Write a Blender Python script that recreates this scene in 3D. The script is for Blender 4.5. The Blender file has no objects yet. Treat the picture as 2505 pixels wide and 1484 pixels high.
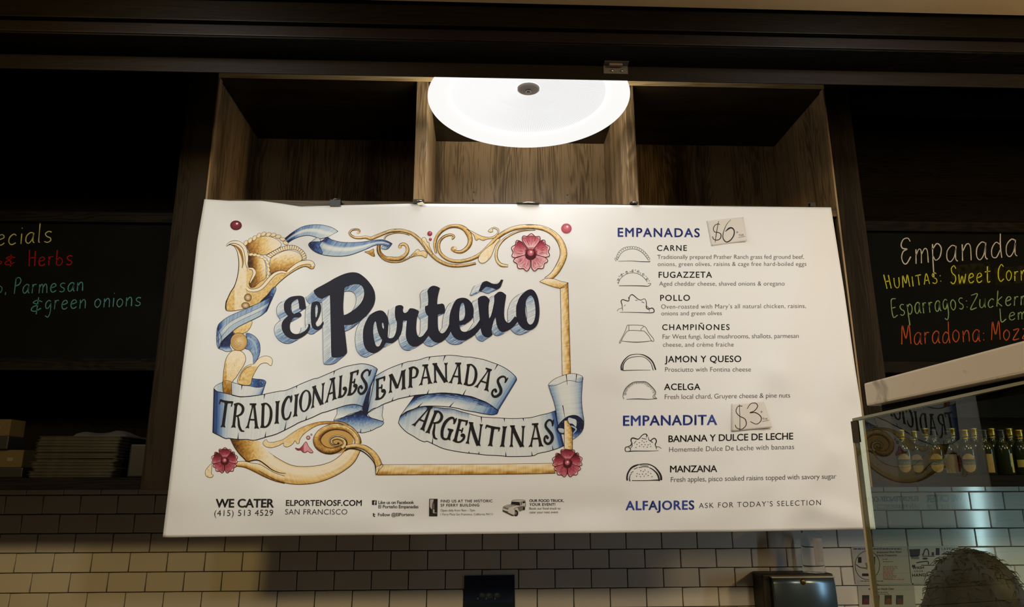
import bpy, bmesh, math, random
from math import sin, cos, pi, radians, hypot, atan2, sqrt
from mathutils import Vector, Matrix, geometry

random.seed(7)
SC = bpy.context.scene
COL = SC.collection

# ------------------------------------------------------------------ camera
CAMZ = 1.6                       # eye height above the floor
FPX, CX, CY = 1757.0, 1252.5, 742.0
YAW, PIT, ROL = radians(2.354), radians(14.22), radians(-0.186)
FW = Vector((sin(YAW) * cos(PIT), cos(YAW) * cos(PIT), sin(PIT)))
_r0 = Vector((cos(YAW), -sin(YAW), 0)); _u0 = _r0.cross(FW)
RT = cos(ROL) * _r0 + sin(ROL) * _u0
UP = -sin(ROL) * _r0 + cos(ROL) * _u0
cam = bpy.data.cameras.new('camera'); camo = bpy.data.objects.new('camera', cam); COL.objects.link(camo)
cam.sensor_width = 36.0; cam.lens = 36.0 * FPX / 2505.0; cam.clip_start = 0.05
m = Matrix(((RT.x, UP.x, -FW.x, 0), (RT.y, UP.y, -FW.y, 0), (RT.z, UP.z, -FW.z, CAMZ), (0, 0, 0, 1)))
camo.matrix_world = m
SC.camera = camo

# ------------------------------------------------------------------ world, lights, exposure
SC.view_settings.view_transform = 'Standard'; SC.view_settings.look = 'None'
SC.view_settings.exposure = 0.0; SC.view_settings.gamma = 1.0
w = bpy.data.worlds.new('room_ambience'); SC.world = w; w.use_nodes = True
w.node_tree.nodes['Background'].inputs[0].default_value = (1.0, 0.72, 0.42, 1)
w.node_tree.nodes['Background'].inputs[1].default_value = 0.010

def area(name, loc, target, size, power, color, size_y=None, spread=None):
    l = bpy.data.lights.new(name, 'AREA'); l.energy = power; l.color = color
    if size_y: l.shape = 'RECTANGLE'; l.size = size; l.size_y = size_y
    else: l.shape = 'DISK'; l.size = size
    if spread: l.spread = radians(spread)
    o = bpy.data.objects.new(name, l); COL.objects.link(o); o.location = loc
    o.rotation_euler = (Vector(target) - Vector(loc)).to_track_quat('-Z', 'Y').to_euler()
    return o
area('hall_ceiling_light', (-2.0, -0.35, 2.98), (-1.2, 3.0, 1.4), 0.45, 34, (1.0, 0.66, 0.20))
area('hall_ceiling_light', (1.9, -0.45, 2.98), (1.2, 3.0, 1.4), 0.45, 30, (1.0, 0.82, 0.56))
area('banner_fill_light', (-0.95, 1.28, 2.99), (-0.75, 2.66, 1.75), 0.25, 6.0, (0.90, 0.98, 1.0), spread=110)  # unseen fill added to brighten the banner's left without reaching the tiles
area('banner_fill_light', (1.25, 1.28, 2.99), (1.05, 2.66, 1.75), 0.25, 4.6, (0.92, 0.97, 1.0), spread=110)  # matching unseen fill added for the banner's right
area('ledge_fill_light', (-1.0, 0.45, 2.55), (0.7, 1.9, 1.7), 0.2, 3.0, (1.0, 0.88, 0.78))  # unseen lamp added to lift the marble ledge, and slightly the banner
area('ceiling_fill_uplight', (3.3, 0.9, 2.55), (2.3, 1.6, 3.05), 0.4, 27, (1.0, 0.70, 0.34))  # unseen uplight added to brighten and warm the ceiling towards the right
area('case_tube_light', (2.95, 2.10, 1.50), (2.1, 3.22, 1.45), 0.03, 4.5, (0.62, 0.85, 1.0), size_y=0.7)

# ------------------------------------------------------------------ helpers
def ray(x, y):
    return RT * ((x - CX) / FPX) - UP * ((y - CY) / FPX) + FW
def at(x, y, Y):
    """point of the photograph's pixel on the wall-parallel plane at depth Y (world metres)"""
    d = ray(x, y); p = d * (Y / d.y); return Vector((p.x, p.y, p.z + CAMZ))

def lin(c):
    return tuple((v / 12.92 if v <= 0.04045 else ((v + 0.055) / 1.055) ** 2.4) for v in c)
def rgb(r, g, b):
    return lin((r / 255, g / 255, b / 255))

def tag(o, label=None, cat=None, group=None, kind=None):
    if label: o['label'] = label
    if cat: o['category'] = cat
    if group: o['group'] = group
    if kind: o['kind'] = kind
    return o
def empty(name, loc, rz=0.0):
    o = bpy.data.objects.new(name, None); COL.objects.link(o); o.location = loc; o.rotation_euler = (0, 0, rz)
    o.empty_display_size = 0.05
    return o
def link(name, bm, mat, parent=None, smooth=False, world=False):
    """bm is in world coordinates when world=True (then shifted into the parent's frame)"""
    me = bpy.data.meshes.new(name)
    if smooth:
        for f in bm.faces: f.smooth = True
    if parent is not None and world:
        bpy.context.view_layer.update()
        bm.transform(parent.matrix_world.inverted())
    bmesh.ops.recalc_face_normals(bm, faces=bm.faces)
    bm.to_mesh(me); bm.free()
    o = bpy.data.objects.new(name, me); COL.objects.link(o)
    for mm in (mat if isinstance(mat, (list, tuple)) else [mat]): me.materials.append(mm)
    if parent is not None: o.parent = parent
    return o
def box(bm, a, b, mi=0):
    x0, y0, z0 = a; x1, y1, z1 = b
    vs = [bm.verts.new(c) for c in ((x0, y0, z0), (x1, y0, z0), (x1, y1, z0), (x0, y1, z0), (x0, y0, z1), (x1, y0, z1), (x1, y1, z1), (x0, y1, z1))]
    fs = []
    for q in ((0, 3, 2, 1), (4, 5, 6, 7), (0, 1, 5, 4), (1, 2, 6, 5), (2, 3, 7, 6), (3, 0, 4, 7)):
        f = bm.faces.new([vs[i] for i in q]); f.material_index = mi; fs.append(f)
    return vs
def boxb(bm, a, b, bev=0.003, seg=2, mi=0):
    t = bmesh.new(); box(t, a, b)
    if bev: bmesh.ops.bevel(t, geom=t.edges[:], offset=bev, segments=seg, affect='EDGES', profile=0.6)
    for f in t.faces: f.material_index = mi
    me = bpy.data.meshes.new('t'); t.to_mesh(me); t.free(); bm.from_mesh(me); bpy.data.meshes.remove(me)
def lathe(bm, prof, n=32, center=(0, 0, 0), mi=0, caps=True):
    cx, cy, cz = center; rings = []
    for r, z in prof:
        rings.append([bm.verts.new((cx + r * cos(2 * pi * i / n), cy + r * sin(2 * pi * i / n), cz + z)) for i in range(n)])
    for a, b in zip(rings, rings[1:]):
        for i in range(n):
            f = bm.faces.new((a[i], a[(i + 1) % n], b[(i + 1) % n], b[i])); f.material_index = mi; f.smooth = True
    if caps:
        if prof[0][0] > 1e-5: f = bm.faces.new(rings[0][::-1]); f.material_index = mi
        if prof[-1][0] > 1e-5: f = bm.faces.new(rings[-1]); f.material_index = mi
def tube(bm, pts, r, n=8, mi=0):
    pts = [Vector(p) for p in pts]; rings = []
    rr = r if isinstance(r, (list, tuple)) else [r] * len(pts)
    for i, p in enumerate(pts):
        t = (pts[min(i + 1, len(pts) - 1)] - pts[max(i - 1, 0)]).normalized()
        a = t.orthogonal().normalized() if i == 0 else (pa - t * pa.dot(t)).normalized()
        pa = a; b = t.cross(a)
        rings.append([bm.verts.new(p + rr[i] * (a * cos(2 * pi * k / n) + b * sin(2 * pi * k / n))) for k in range(n)])
    for a, b in zip(rings, rings[1:]):
        for i in range(n):
            f = bm.faces.new((a[i], a[(i + 1) % n], b[(i + 1) % n], b[i])); f.smooth = True; f.material_index = mi
    for q in (rings[0][::-1], rings[-1]):
        f = bm.faces.new(q); f.material_index = mi

# ------------------------------------------------------------------ materials
def mat(name, base=(0.5, 0.5, 0.5), rough=0.6, spec=0.4, metal=0.0, emit=None, estr=0.0, trans=0.0, coat=0.0, bump=0.0, bscale=200.0, var=0.0, vscale=8.0):
    m = bpy.data.materials.new(name); m.use_nodes = True
    nt = m.node_tree; b = nt.nodes['Principled BSDF']
    b.inputs['Base Color'].default_value = (*base, 1); b.inputs['Roughness'].default_value = rough
    b.inputs['Specular IOR Level'].default_value = spec; b.inputs['Metallic'].default_value = metal
    b.inputs['Transmission Weight'].default_value = trans; b.inputs['Coat Weight'].default_value = coat
    if emit: b.inputs['Emission Color'].default_value = (*emit, 1); b.inputs['Emission Strength'].default_value = estr
    tc = nt.nodes.new('ShaderNodeTexCoord')
    if var:
        n = nt.nodes.new('ShaderNodeTexNoise'); n.inputs['Scale'].default_value = vscale; n.inputs['Detail'].default_value = 5
        nt.links.new(tc.outputs['Object'], n.inputs['Vector'])
        r = nt.nodes.new('ShaderNodeValToRGB')
        r.color_ramp.elements[0].position = 0.3; r.color_ramp.elements[1].position = 0.7
        r.color_ramp.elements[0].color = (*[c * (1 - var) for c in base], 1); r.color_ramp.elements[1].color = (*[min(1, c * (1 + var)) for c in base], 1)
        nt.links.new(n.outputs['Fac'], r.inputs['Fac']); nt.links.new(r.outputs['Color'], b.inputs['Base Color'])
    if bump:
        n = nt.nodes.new('ShaderNodeTexNoise'); n.inputs['Scale'].default_value = bscale; n.inputs['Detail'].default_value = 3
        nt.links.new(tc.outputs['Object'], n.inputs['Vector'])
        bp = nt.nodes.new('ShaderNodeBump'); bp.inputs['Strength'].default_value = bump; bp.inputs['Distance'].default_value = 0.002
        nt.links.new(n.outputs['Fac'], bp.inputs['Height']); nt.links.new(bp.outputs['Normal'], b.inputs['Normal'])
    return m

def wood(name, axis, c0, c1, c2, rough=0.45, scale=1.0, seed=0.0, spec=0.25):
    """stained oak: stretched noise bands, fine open-pore streaks and growth-ring figure along axis"""
    m = bpy.data.materials.new(name); m.use_nodes = True; nt = m.node_tree; b = nt.nodes['Principled BSDF']
    N = nt.nodes.new; L = nt.links.new
    tc = N('ShaderNodeTexCoord'); mp = N('ShaderNodeMapping')
    s = {'X': (0.5, 5, 5), 'Y': (5, 0.5, 5), 'Z': (5, 5, 0.5)}[axis]
    mp.inputs['Scale'].default_value = [v * scale for v in s]; mp.inputs['Location'].default_value = (seed, seed * 1.7, seed * 0.6)
    L(tc.outputs['Object'], mp.inputs['Vector'])
    n1 = N('ShaderNodeTexNoise'); n1.inputs['Scale'].default_value = 1.2; n1.inputs['Detail'].default_value = 3; n1.inputs['Distortion'].default_value = 0.3
    L(mp.outputs[0], n1.inputs['Vector'])
    # growth rings: contour lines of the stretched noise, opening into cathedral figure along the board
    mu = N('ShaderNodeMath'); mu.operation = 'MULTIPLY'; mu.inputs[1].default_value = 190.0; L(n1.outputs['Fac'], mu.inputs[0])
    sn = N('ShaderNodeMath'); sn.operation = 'SINE'; L(mu.outputs[0], sn.inputs[0])
    mp2 = N('ShaderNodeMapping'); s2 = {'X': (3, 170, 170), 'Y': (170, 3, 170), 'Z': (170, 170, 3)}[axis]; mp2.inputs['Scale'].default_value = s2
    L(tc.outputs['Object'], mp2.inputs['Vector'])
    n2 = N('ShaderNodeTexNoise'); n2.inputs['Scale'].default_value = 2.0; n2.inputs['Detail'].default_value = 2; L(mp2.outputs[0], n2.inputs['Vector'])
    # board-to-board stain differences
    mp3 = N('ShaderNodeMapping'); s3 = {'X': (0.3, 9, 9), 'Y': (9, 0.3, 9), 'Z': (9, 9, 0.3)}[axis]; mp3.inputs['Scale'].default_value = s3; mp3.inputs['Location'].default_value = (seed * 2.3, seed, seed)
    L(tc.outputs['Object'], mp3.inputs['Vector']); n3 = N('ShaderNodeTexNoise'); n3.inputs['Scale'].default_value = 1.0; n3.inputs['Detail'].default_value = 1; L(mp3.outputs[0], n3.inputs['Vector'])
    a = N('ShaderNodeMath'); a.operation = 'MULTIPLY_ADD'; a.inputs[1].default_value = 0.085; L(sn.outputs[0], a.inputs[0]); L(n3.outputs['Fac'], a.inputs[2])
    a2 = N('ShaderNodeMath'); a2.operation = 'MULTIPLY_ADD'; a2.inputs[1].default_value = 0.85; L(n2.outputs['Fac'], a2.inputs[0]); L(a.outputs[0], a2.inputs[2])
    r = N('ShaderNodeValToRGB'); e = r.color_ramp.elements
    e[0].position = 0.66; e[0].color = (*c0, 1); e[1].position = 1.0; e[1].color = (*c2, 1)
    k = e.new(0.86); k.color = (*c1, 1)
    L(a2.outputs[0], r.inputs['Fac']); L(r.outputs['Color'], b.inputs['Base Color'])
    b.inputs['Roughness'].default_value = rough; b.inputs['Specular IOR Level'].default_value = spec
    bp = N('ShaderNodeBump'); bp.inputs['Strength'].default_value = 0.25; bp.inputs['Distance'].default_value = 0.001
    L(n2.outputs['Fac'], bp.inputs['Height']); L(bp.outputs['Normal'], b.inputs['Normal'])
    return m
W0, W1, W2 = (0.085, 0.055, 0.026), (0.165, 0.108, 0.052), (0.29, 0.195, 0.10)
M_woodZ = wood('oak_stained_upright', 'Z', W0, W1, W2)
M_woodX = wood('oak_stained_lengthwise', 'X', W0, W1, W2, seed=3)
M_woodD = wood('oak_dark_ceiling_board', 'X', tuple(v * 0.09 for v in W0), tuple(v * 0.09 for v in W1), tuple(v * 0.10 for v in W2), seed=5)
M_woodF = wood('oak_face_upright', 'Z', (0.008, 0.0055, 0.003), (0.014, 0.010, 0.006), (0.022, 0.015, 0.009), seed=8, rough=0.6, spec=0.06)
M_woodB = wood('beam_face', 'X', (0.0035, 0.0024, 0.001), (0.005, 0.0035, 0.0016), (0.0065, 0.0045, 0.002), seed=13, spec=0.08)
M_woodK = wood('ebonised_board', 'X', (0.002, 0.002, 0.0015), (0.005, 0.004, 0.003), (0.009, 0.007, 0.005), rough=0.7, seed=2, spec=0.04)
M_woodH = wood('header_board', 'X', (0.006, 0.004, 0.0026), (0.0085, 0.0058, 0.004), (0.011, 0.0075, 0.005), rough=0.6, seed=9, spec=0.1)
M_pine = wood('raw_plywood_edge', 'X', (0.22, 0.13, 0.05), (0.42, 0.28, 0.12), (0.55, 0.40, 0.2), rough=0.7, seed=4)
M_tile = mat('glazed_white_tile', (0.68, 0.66, 0.61), rough=0.13, spec=0.5, var=0.04, vscale=3.0)
M_grout = mat('dark_grout', (0.035, 0.030, 0.024), rough=0.9)
M_board = mat('chalkboard_slate', (0.0025, 0.0026, 0.0020), rough=0.85, spec=0.06, var=0.3, vscale=5.0)
M_plaster = mat('warm_plaster', (0.55, 0.42, 0.26), rough=0.85, var=0.06, vscale=3, bump=0.3, bscale=30)
M_floor = mat('floor_concrete', (0.20, 0.17, 0.14), rough=0.6, var=0.15, vscale=4)
M_steel = mat('brushed_steel', (0.45, 0.44, 0.42), rough=0.35, metal=1.0)
M_dark = mat('black_plastic', (0.010, 0.010, 0.010), rough=0.45)
# ------------------------------------------------------------------ the setting
Z0 = CAMZ
WALL_Y, FRONT_Y, BAN_Y = 3.22, 2.67, 2.655

# tiled wall: every tile is a bevelled, very slightly tilted glazed face set in dark grout
bm = bmesh.new()
box(bm, (-4.2, WALL_Y + 0.006, 0.0), (4.6, WALL_Y + 0.12, 3.5), 1)
TW, TH, GR = 0.15445, 0.0776, 0.0032
rt = random.Random(3)
row = -1
ztop = Z0 - 0.0328 + TH
while ztop > 0.75:
    off = -1.8515 if row % 2 == 0 else -1.9277
    k0 = int((-3.2 - off) / TW) - 1
    for k in range(k0, k0 + 46):
        x0 = off + k * TW + GR / 2; x1 = off + (k + 1) * TW - GR / 2
        z1 = ztop - GR / 2; z0 = ztop - TH + GR / 2
        b_ = 0.0022; tx = rt.uniform(-1, 1) * 0.0005; tz = rt.uniform(-1, 1) * 0.0004
        o = [bm.verts.new((x, WALL_Y + 0.006, z)) for x, z in ((x0, z0), (x1, z0), (x1, z1), (x0, z1))]
        i_ = [bm.verts.new((x, WALL_Y + dx * tx + dz * tz, z)) for x, z, dx, dz in ((x0 + b_, z0 + b_, -1, -1), (x1 - b_, z0 + b_, 1, -1), (x1 - b_, z1 - b_, 1, 1), (x0 + b_, z1 - b_, -1, 1))]
        s_ = [bm.verts.new((v.co.x + (p.co.x - v.co.x) * 0.3, WALL_Y + 0.0022, v.co.z + (p.co.z - v.co.z) * 0.3)) for v, p in zip(o, i_)]
        bm.faces.new(i_)
        for a in range(4):
            c = (a + 1) % 4
            f = bm.faces.new((o[a], o[c], s_[c], s_[a])); f.smooth = True
            f = bm.faces.new((s_[a], s_[c], i_[c], i_[a])); f.smooth = True
    ztop -= TH; row += 1
wall = link('wall_back', bm, [M_tile, M_grout]); tag(wall, kind='structure')
bm = bmesh.new(); box(bm, (-6, -5, -0.1), (7, 3.4, 0.0)); tag(link('floor', bm, M_floor), kind='structure')
bm = bmesh.new(); box(bm, (-6, -5, Z0 + 1.4497), (7, 1.93, Z0 + 1.6)); tag(link('ceiling', bm, M_plaster), kind='structure')
bm = bmesh.new(); box(bm, (-6, 1.90, Z0 + 2.1), (7, 3.4, Z0 + 2.2)); tag(link('ceiling_recess', bm, M_woodK), kind='structure')

# header beams over the counter, stepped towards the room
M_woodN = wood('nosing', 'X', (0.004, 0.002, 0.0015), (0.006, 0.003, 0.002), (0.008, 0.004, 0.003), rough=0.5, spec=0.15, seed=31)
def trim(n, y0, y1, z0, z1, m_):
    b = bmesh.new(); boxb(b, (-5, y0, Z0 + z0), (6, y1, Z0 + z1), 0.002); tag(link('trim_%d' % n, b, m_), kind='structure')
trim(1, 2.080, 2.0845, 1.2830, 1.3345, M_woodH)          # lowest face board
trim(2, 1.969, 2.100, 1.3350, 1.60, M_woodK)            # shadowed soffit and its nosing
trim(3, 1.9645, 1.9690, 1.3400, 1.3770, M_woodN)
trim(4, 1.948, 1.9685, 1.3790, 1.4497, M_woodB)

M_woodXd = wood('shelf_edge', 'X', tuple(v * 0.3 for v in W0), tuple(v * 0.3 for v in W1), tuple(v * 0.3 for v in W2), seed=21)
# ------------------------------------------------------------------ central oak cabinet
cab = empty('wall_cabinet', (0.17, 2.95, Z0)); tag(cab, 'dark oak open wall cabinet with three bays behind the white menu banner', 'cabinet')
CT = Z0 + 1.624; CB = Z0 - 0.0095
def part(name, a, b, m_, par=cab, bev=0.0015):
    bb = bmesh.new(); boxb(bb, a, b, bev); return link(name, bb, m_, par, world=True)
for x0, x1 in ((-1.207, -1.091), (1.436, 1.538)):
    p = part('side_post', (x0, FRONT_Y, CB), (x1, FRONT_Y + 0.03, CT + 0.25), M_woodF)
part('side_panel', (-1.111, FRONT_Y + 0.031, CB), (-1.091, WALL_Y, CT + 0.02), M_woodZ); part('post_edge', (-1.0905, FRONT_Y, CB), (-1.083, FRONT_Y + 0.03, CT), M_woodZ)
part('side_panel', (1.436, FRONT_Y + 0.031, CB), (1.456, WALL_Y, CT + 0.02), M_woodZ); part('post_edge', (1.428, FRONT_Y, CB), (1.4355, FRONT_Y + 0.03, CT), M_woodZ)
for x0, x1 in ((-0.281, -0.235), (0.585, 0.621)):
    part('divider', (x0, FRONT_Y + 0.003, CB), (x1, WALL_Y - 0.012, CT), M_woodZ)
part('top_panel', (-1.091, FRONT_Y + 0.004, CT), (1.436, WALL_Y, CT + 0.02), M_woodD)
part('top_edge_strip', (-1.091, FRONT_Y, CT), (1.436, FRONT_Y + 0.004, CT + 0.02), M_pine)
for i, (x0, x1) in enumerate(((-1.091, -0.281), (-0.235, 0.585), (0.621, 1.436))):
    part('back_panel', (x0, WALL_Y - 0.016, CB), (x1, WALL_Y - 0.004, CT), wood('oak_back_panel', 'Z', W0, W1, W2, seed=11 + 5 * i))
part('shelf', (-1.083, FRONT_Y + 0.004, Z0 + 1.050), (1.428, WALL_Y - 0.016, Z0 + 1.092), M_woodXd)
part('bottom_board', (-1.091, FRONT_Y + 0.01, CB), (1.436, WALL_Y - 0.016, CB + 0.03), M_woodX)
for x, z in ((-0.05, 1.36), (-0.05, 1.318), (0.40, 1.352), (0.402, 1.314), (1.02, 1.30), (1.02, 1.262), (-0.70, 1.33)):
    bb = bmesh.new(); lathe(bb, [(0.0035, 0.0), (0.0035, 0.002), (0.0, 0.003)], 8)
    bb.transform(Matrix.Translation((x, WALL_Y - 0.016, Z0 + z)) @ Matrix.Rotation(pi / 2, 4, 'X')); link('shelf_pin', bb, M_steel, cab, world=True)

# ------------------------------------------------------------------ side bays with chalkboards and stock shelves
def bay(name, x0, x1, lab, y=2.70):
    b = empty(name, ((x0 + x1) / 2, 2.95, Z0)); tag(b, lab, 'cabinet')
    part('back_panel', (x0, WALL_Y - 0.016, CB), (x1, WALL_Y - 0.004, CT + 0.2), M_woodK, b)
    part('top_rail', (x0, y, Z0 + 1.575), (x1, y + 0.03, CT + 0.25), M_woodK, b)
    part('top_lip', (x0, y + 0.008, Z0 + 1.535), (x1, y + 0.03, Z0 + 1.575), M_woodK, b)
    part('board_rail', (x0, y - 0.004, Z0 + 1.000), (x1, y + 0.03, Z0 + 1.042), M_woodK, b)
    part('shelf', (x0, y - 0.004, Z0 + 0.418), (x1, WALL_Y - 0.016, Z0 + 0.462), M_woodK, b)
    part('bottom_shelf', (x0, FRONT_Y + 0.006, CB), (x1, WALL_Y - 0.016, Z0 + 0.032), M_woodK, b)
    return b
bayL = bay('side_cabinet', -3.6, -1.2075, 'black open cabinet left of the banner, holding trays under a chalkboard')
bayR = bay('side_cabinet', 1.5385, 4.2, 'black open cabinet right of the banner, holding bottles under a chalkboard')

# ------------------------------------------------------------------ pendant lamp
LX, LY, LZ, LR = 0.171, 2.522, Z0 + 1.45, 0.392
lamp = empty('pendant_lamp', (LX, LY, LZ)); tag(lamp, 'large round white ribbed pendant lamp glowing above the menu banner', 'lamp')
M_shade = mat('white_lamp_shade', (0.30, 0.30, 0.30), rough=0.4, emit=(1.0, 0.995, 0.985), estr=0.93)
M_shadet = mat('added_glow_top', (0.5, 0.5, 0.5), rough=0.5, emit=(1.0, 0.93, 0.80), estr=5.0)  # hidden upper side, glow added to light the edge strip and bay ceilings
M_lens = mat('ribbed_lamp_lens', (0.10, 0.10, 0.10), rough=0.3, emit=(1.0, 0.995, 0.99), estr=0.93)
M_lensg = mat('lens_groove', (0.10, 0.10, 0.10), rough=0.3, emit=(1.0, 0.995, 0.99), estr=0.78)  # dimmer emission paints rib shading into alternate lens faces
M_nut = mat('grey_lamp_finial', (0.62, 0.57, 0.56), rough=0.5, metal=0.0, spec=0.3)
bb = bmesh.new()
lathe(bb, [(0.300, 0.030), (0.306, 0.012), (0.330, 0.004), (0.372, 0.000), (LR - 0.004, 0.0005), (LR, 0.004), (LR - 0.004, 0.010)], 128, (0, 0, 0), caps=False)
link('shade', bb, M_shade, lamp, smooth=True)
bb = bmesh.new(); lathe(bb, [(LR - 0.004, 0.010), (0.36, 0.060), (0.25, 0.150), (0.10, 0.19), (0.05, 0.2)], 96, (0, 0, 0), caps=False); link('shade_top', bb, M_shadet, lamp, smooth=True)
bb = bmesh.new(); NR = 220; rings = []
prof = [(0.046, 0.062), (0.075, 0.060), (0.12, 0.054), (0.135, 0.050), (0.19, 0.045), (0.25, 0.036), (0.302, 0.028)]
for r_, z_ in prof:
    rings.append([bb.verts.new((r_ * cos(2 * pi * i / (2 * NR)), r_ * sin(2 * pi * i / (2 * NR)), z_ + (0.0016 * r_ / 0.3 if i % 2 else 0))) for i in range(2 * NR)])
for a, b in zip(rings, rings[1:]):
    for i in range(2 * NR):
        f = bb.faces.new((a[i], a[(i + 1) % (2 * NR)], b[(i + 1) % (2 * NR)], b[i])); f.material_index = i % 2
link('lens', bb, [M_lens, M_lensg], lamp)
_l = bpy.data.lights.new('lamp_light', 'AREA'); _l.shape = 'DISK'; _l.size = 0.70; _l.energy = 6.0; _l.color = (1.0, 0.975, 0.94)
_lo = bpy.data.objects.new('lamp_light', _l); COL.objects.link(_lo); _lo.location = (LX, LY, LZ - 0.012)
bb = bmesh.new()
lathe(bb, [(0.0, 0.052), (0.036, 0.053), (0.044, 0.057), (0.045, 0.066), (0.0, 0.07)], 40)
fin = link('finial_plate', bb, M_nut, lamp, smooth=False)
bb = bmesh.new(); lathe(bb, [(0.0, 0.040), (0.006, 0.041), (0.011, 0.045), (0.011, 0.053)], 6); link('nut', bb, M_steel, fin)
bb = bmesh.new(); lathe(bb, [(0.05, 0.19), (0.05, 0.24), (0.012, 0.25), (0.012, 0.62), (0.06, 0.63), (0.06, 0.65)], 24); link('stem', bb, M_dark, lamp, smooth=False)

# small electrical bracket on the header
c = at(1505, 150, 2.079)
br = empty('header_bracket', (c.x, 2.079, c.z)); tag(br, 'small metal conduit bracket screwed to the dark header beam above the lamp', 'bracket')
br.location.z = Z0 + 1.3345; dz = mat('dull_zinc', (0.10, 0.09, 0.08), rough=0.5)
bb = bmesh.new(); boxb(bb, (-0.040, -0.028, -0.0015), (0.040, 0.0, 0.0002), 0.0005); boxb(bb, (-0.040, -0.0015, -0.030), (0.040, 0.0, -0.0005), 0.0005); link('plate', bb, dz, br)
bb = bmesh.new(); boxb(bb, (-0.024, -0.020, -0.010), (0.020, -0.004, -0.0016), 0.003); link('saddle', bb, mat('rusty_steel', (0.16, 0.11, 0.09), rough=0.5), br)
for x_ in (-0.012, 0.02):
    bb = bmesh.new(); lathe(bb, [(0.004, 0), (0.004, 0.003), (0.0, 0.004)], 10)
    bb.transform(Matrix.Translation((x_, -0.0015, -0.020)) @ Matrix.Rotation(pi / 2, 4, 'X')); link('screw', bb, M_steel, br)
# ------------------------------------------------------------------ the vinyl banner: a soft, slightly creased sheet
FOLDS = [  # photo pixels of each crease, half width (m), height (m)
    (1975, 560, 1900, 900, 0.050, 0.0075), (2040, 640, 1985, 1000, 0.040, -0.0055), (1890, 930, 1800, 1010, 0.05, 0.004),
    (2090, 1010, 1975, 1290, 0.055, -0.0085), (2030, 1110, 1905, 1300, 0.040, 0.0070), (1990, 1240, 2130, 1285, 0.03, 0.006),
    (545, 500, 740, 640, 0.050, -0.0075), (650, 500, 830, 600, 0.060, 0.0080), (900, 700, 640, 640, 0.06, 0.0030),
    (900, 560, 1010, 760, 0.06, -0.0035), (760, 920, 840, 1000, 0.05, -0.003), (660, 1230, 900, 1275, 0.05, 0.004),
    (1440, 640, 1470, 900, 0.05, 0.003), (1500, 980, 1440, 1230, 0.05, -0.003), (1250, 510, 1400, 620, 0.06, 0.003), (480, 800, 440, 1200, 0.05, 0.004),
    (1000, 1270, 1500, 1240, 0.04, -0.004), (1700, 1270, 1850, 1180, 0.05, 0.004)]
_F = []
for x1, y1, x2, y2, s_, a_ in FOLDS:
    p, q = at(x1, y1, BAN_Y), at(x2, y2, BAN_Y); _F.append((p.x, p.z, q.x - p.x, q.z - p.z, s_, a_ * 1.5))
def relief(X, Z):
    h = 0.0
    for px_, pz_, dx, dz, s_, a_ in _F:
        t = ((X - px_) * dx + (Z - pz_) * dz) / (dx * dx + dz * dz); t = min(1.0, max(0.0, t))
        ex, ez = X - px_ - t * dx, Z - pz_ - t * dz
        h += a_ * math.exp(-(ex * ex + ez * ez) / (2 * s_ * s_))
    h += 0.0022 * sin(5.1 * X + 1.3 * Z) * cos(4.3 * Z - 2.2 * X + 1.0)
    return h
def on_banner(x, y, lay=0.0):
    """where the pixel's view ray meets the banner's wavy surface; lay lifts printed layers off it by fractions of a millimetre"""
    d = ray(x, y); Y = BAN_Y
    for _ in range(3):
        X, Z = d.x * Y / d.y, d.z * Y / d.y + CAMZ
        Y = BAN_Y - relief(X, Z) - 0.012 * max(0.0, (Z0 + 1.1 - Z)) - lay * 0.00033
    return Vector((d.x * Y / d.y, Y, d.z * Y / d.y + CAMZ))

ban = empty('menu_banner', (0.16, BAN_Y, Z0 + 0.47)); tag(ban, 'white vinyl menu banner with blue lettering hung across the oak cabinet under the lamp', 'banner')
M_vinyl = mat('white_banner_vinyl', (0.765, 0.785, 0.815), rough=0.55, spec=0.25, bump=0.02, bscale=900)
def polyat(pts, t, k):
    """point of polyline pts at coordinate t on axis k"""
    for a, b in zip(pts, pts[1:]):
        if (a[k] - t) * (b[k] - t) <= 0 and a[k] != b[k]:
            u = (t - a[k]) / (b[k] - a[k]); return (a[0] + (b[0] - a[0]) * u, a[1] + (b[1] - a[1]) * u)
    return pts[0] if abs(pts[0][k] - t) < abs(pts[-1][k] - t) else pts[-1]
E_top = [(500, 487), (560, 491), (640, 491), (690, 498), (735, 505), (800, 503), (830, 502), (1000, 498), (1200, 499), (1500, 501), (1800, 505), (2033, 507)]
E_bot = [(398, 1313), (410, 1314), (700, 1310), (1000, 1307), (1300, 1304), (1560, 1302), (1800, 1300), (1960, 1297), (2142, 1294)]
E_lef = [(500, 487), (482.5, 589), (467.5, 726), (446.5, 900), (420, 1130), (398, 1313)]
E_rig = [(2033, 507), (2065.5, 713), (2092, 900), (2105, 985), (2142, 1294)]
NU, NV = 200, 110
g = []
for j in range(NV + 1):
    v = j / NV; rw = []
    L_ = polyat(E_lef, 487 + (1313 - 487) * v, 1); R_ = polyat(E_rig, 507 + (1294 - 507) * v, 1)
    for i in range(NU + 1):
        u = i / NU
        T_ = polyat(E_top, 500 + 1533 * u, 0); B_ = polyat(E_bot, 398 + 1744 * u, 0)
        c = ((1 - u) * (1 - v), u * (1 - v), (1 - u) * v, u * v)
        x = (1 - v) * T_[0] + v * B_[0] + (1 - u) * L_[0] + u * R_[0] - (c[0] * 500 + c[1] * 2033 + c[2] * 398 + c[3] * 2142)
        y = (1 - v) * T_[1] + v * B_[1] + (1 - u) * L_[1] + u * R_[1] - (c[0] * 487 + c[1] * 507 + c[2] * 1313 + c[3] * 1294)
        rw.append(on_banner(x, y, 0))
    g.append(rw)
bm = bmesh.new()
V = [[bm.verts.new(p) for p in rw] for rw in g]
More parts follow.
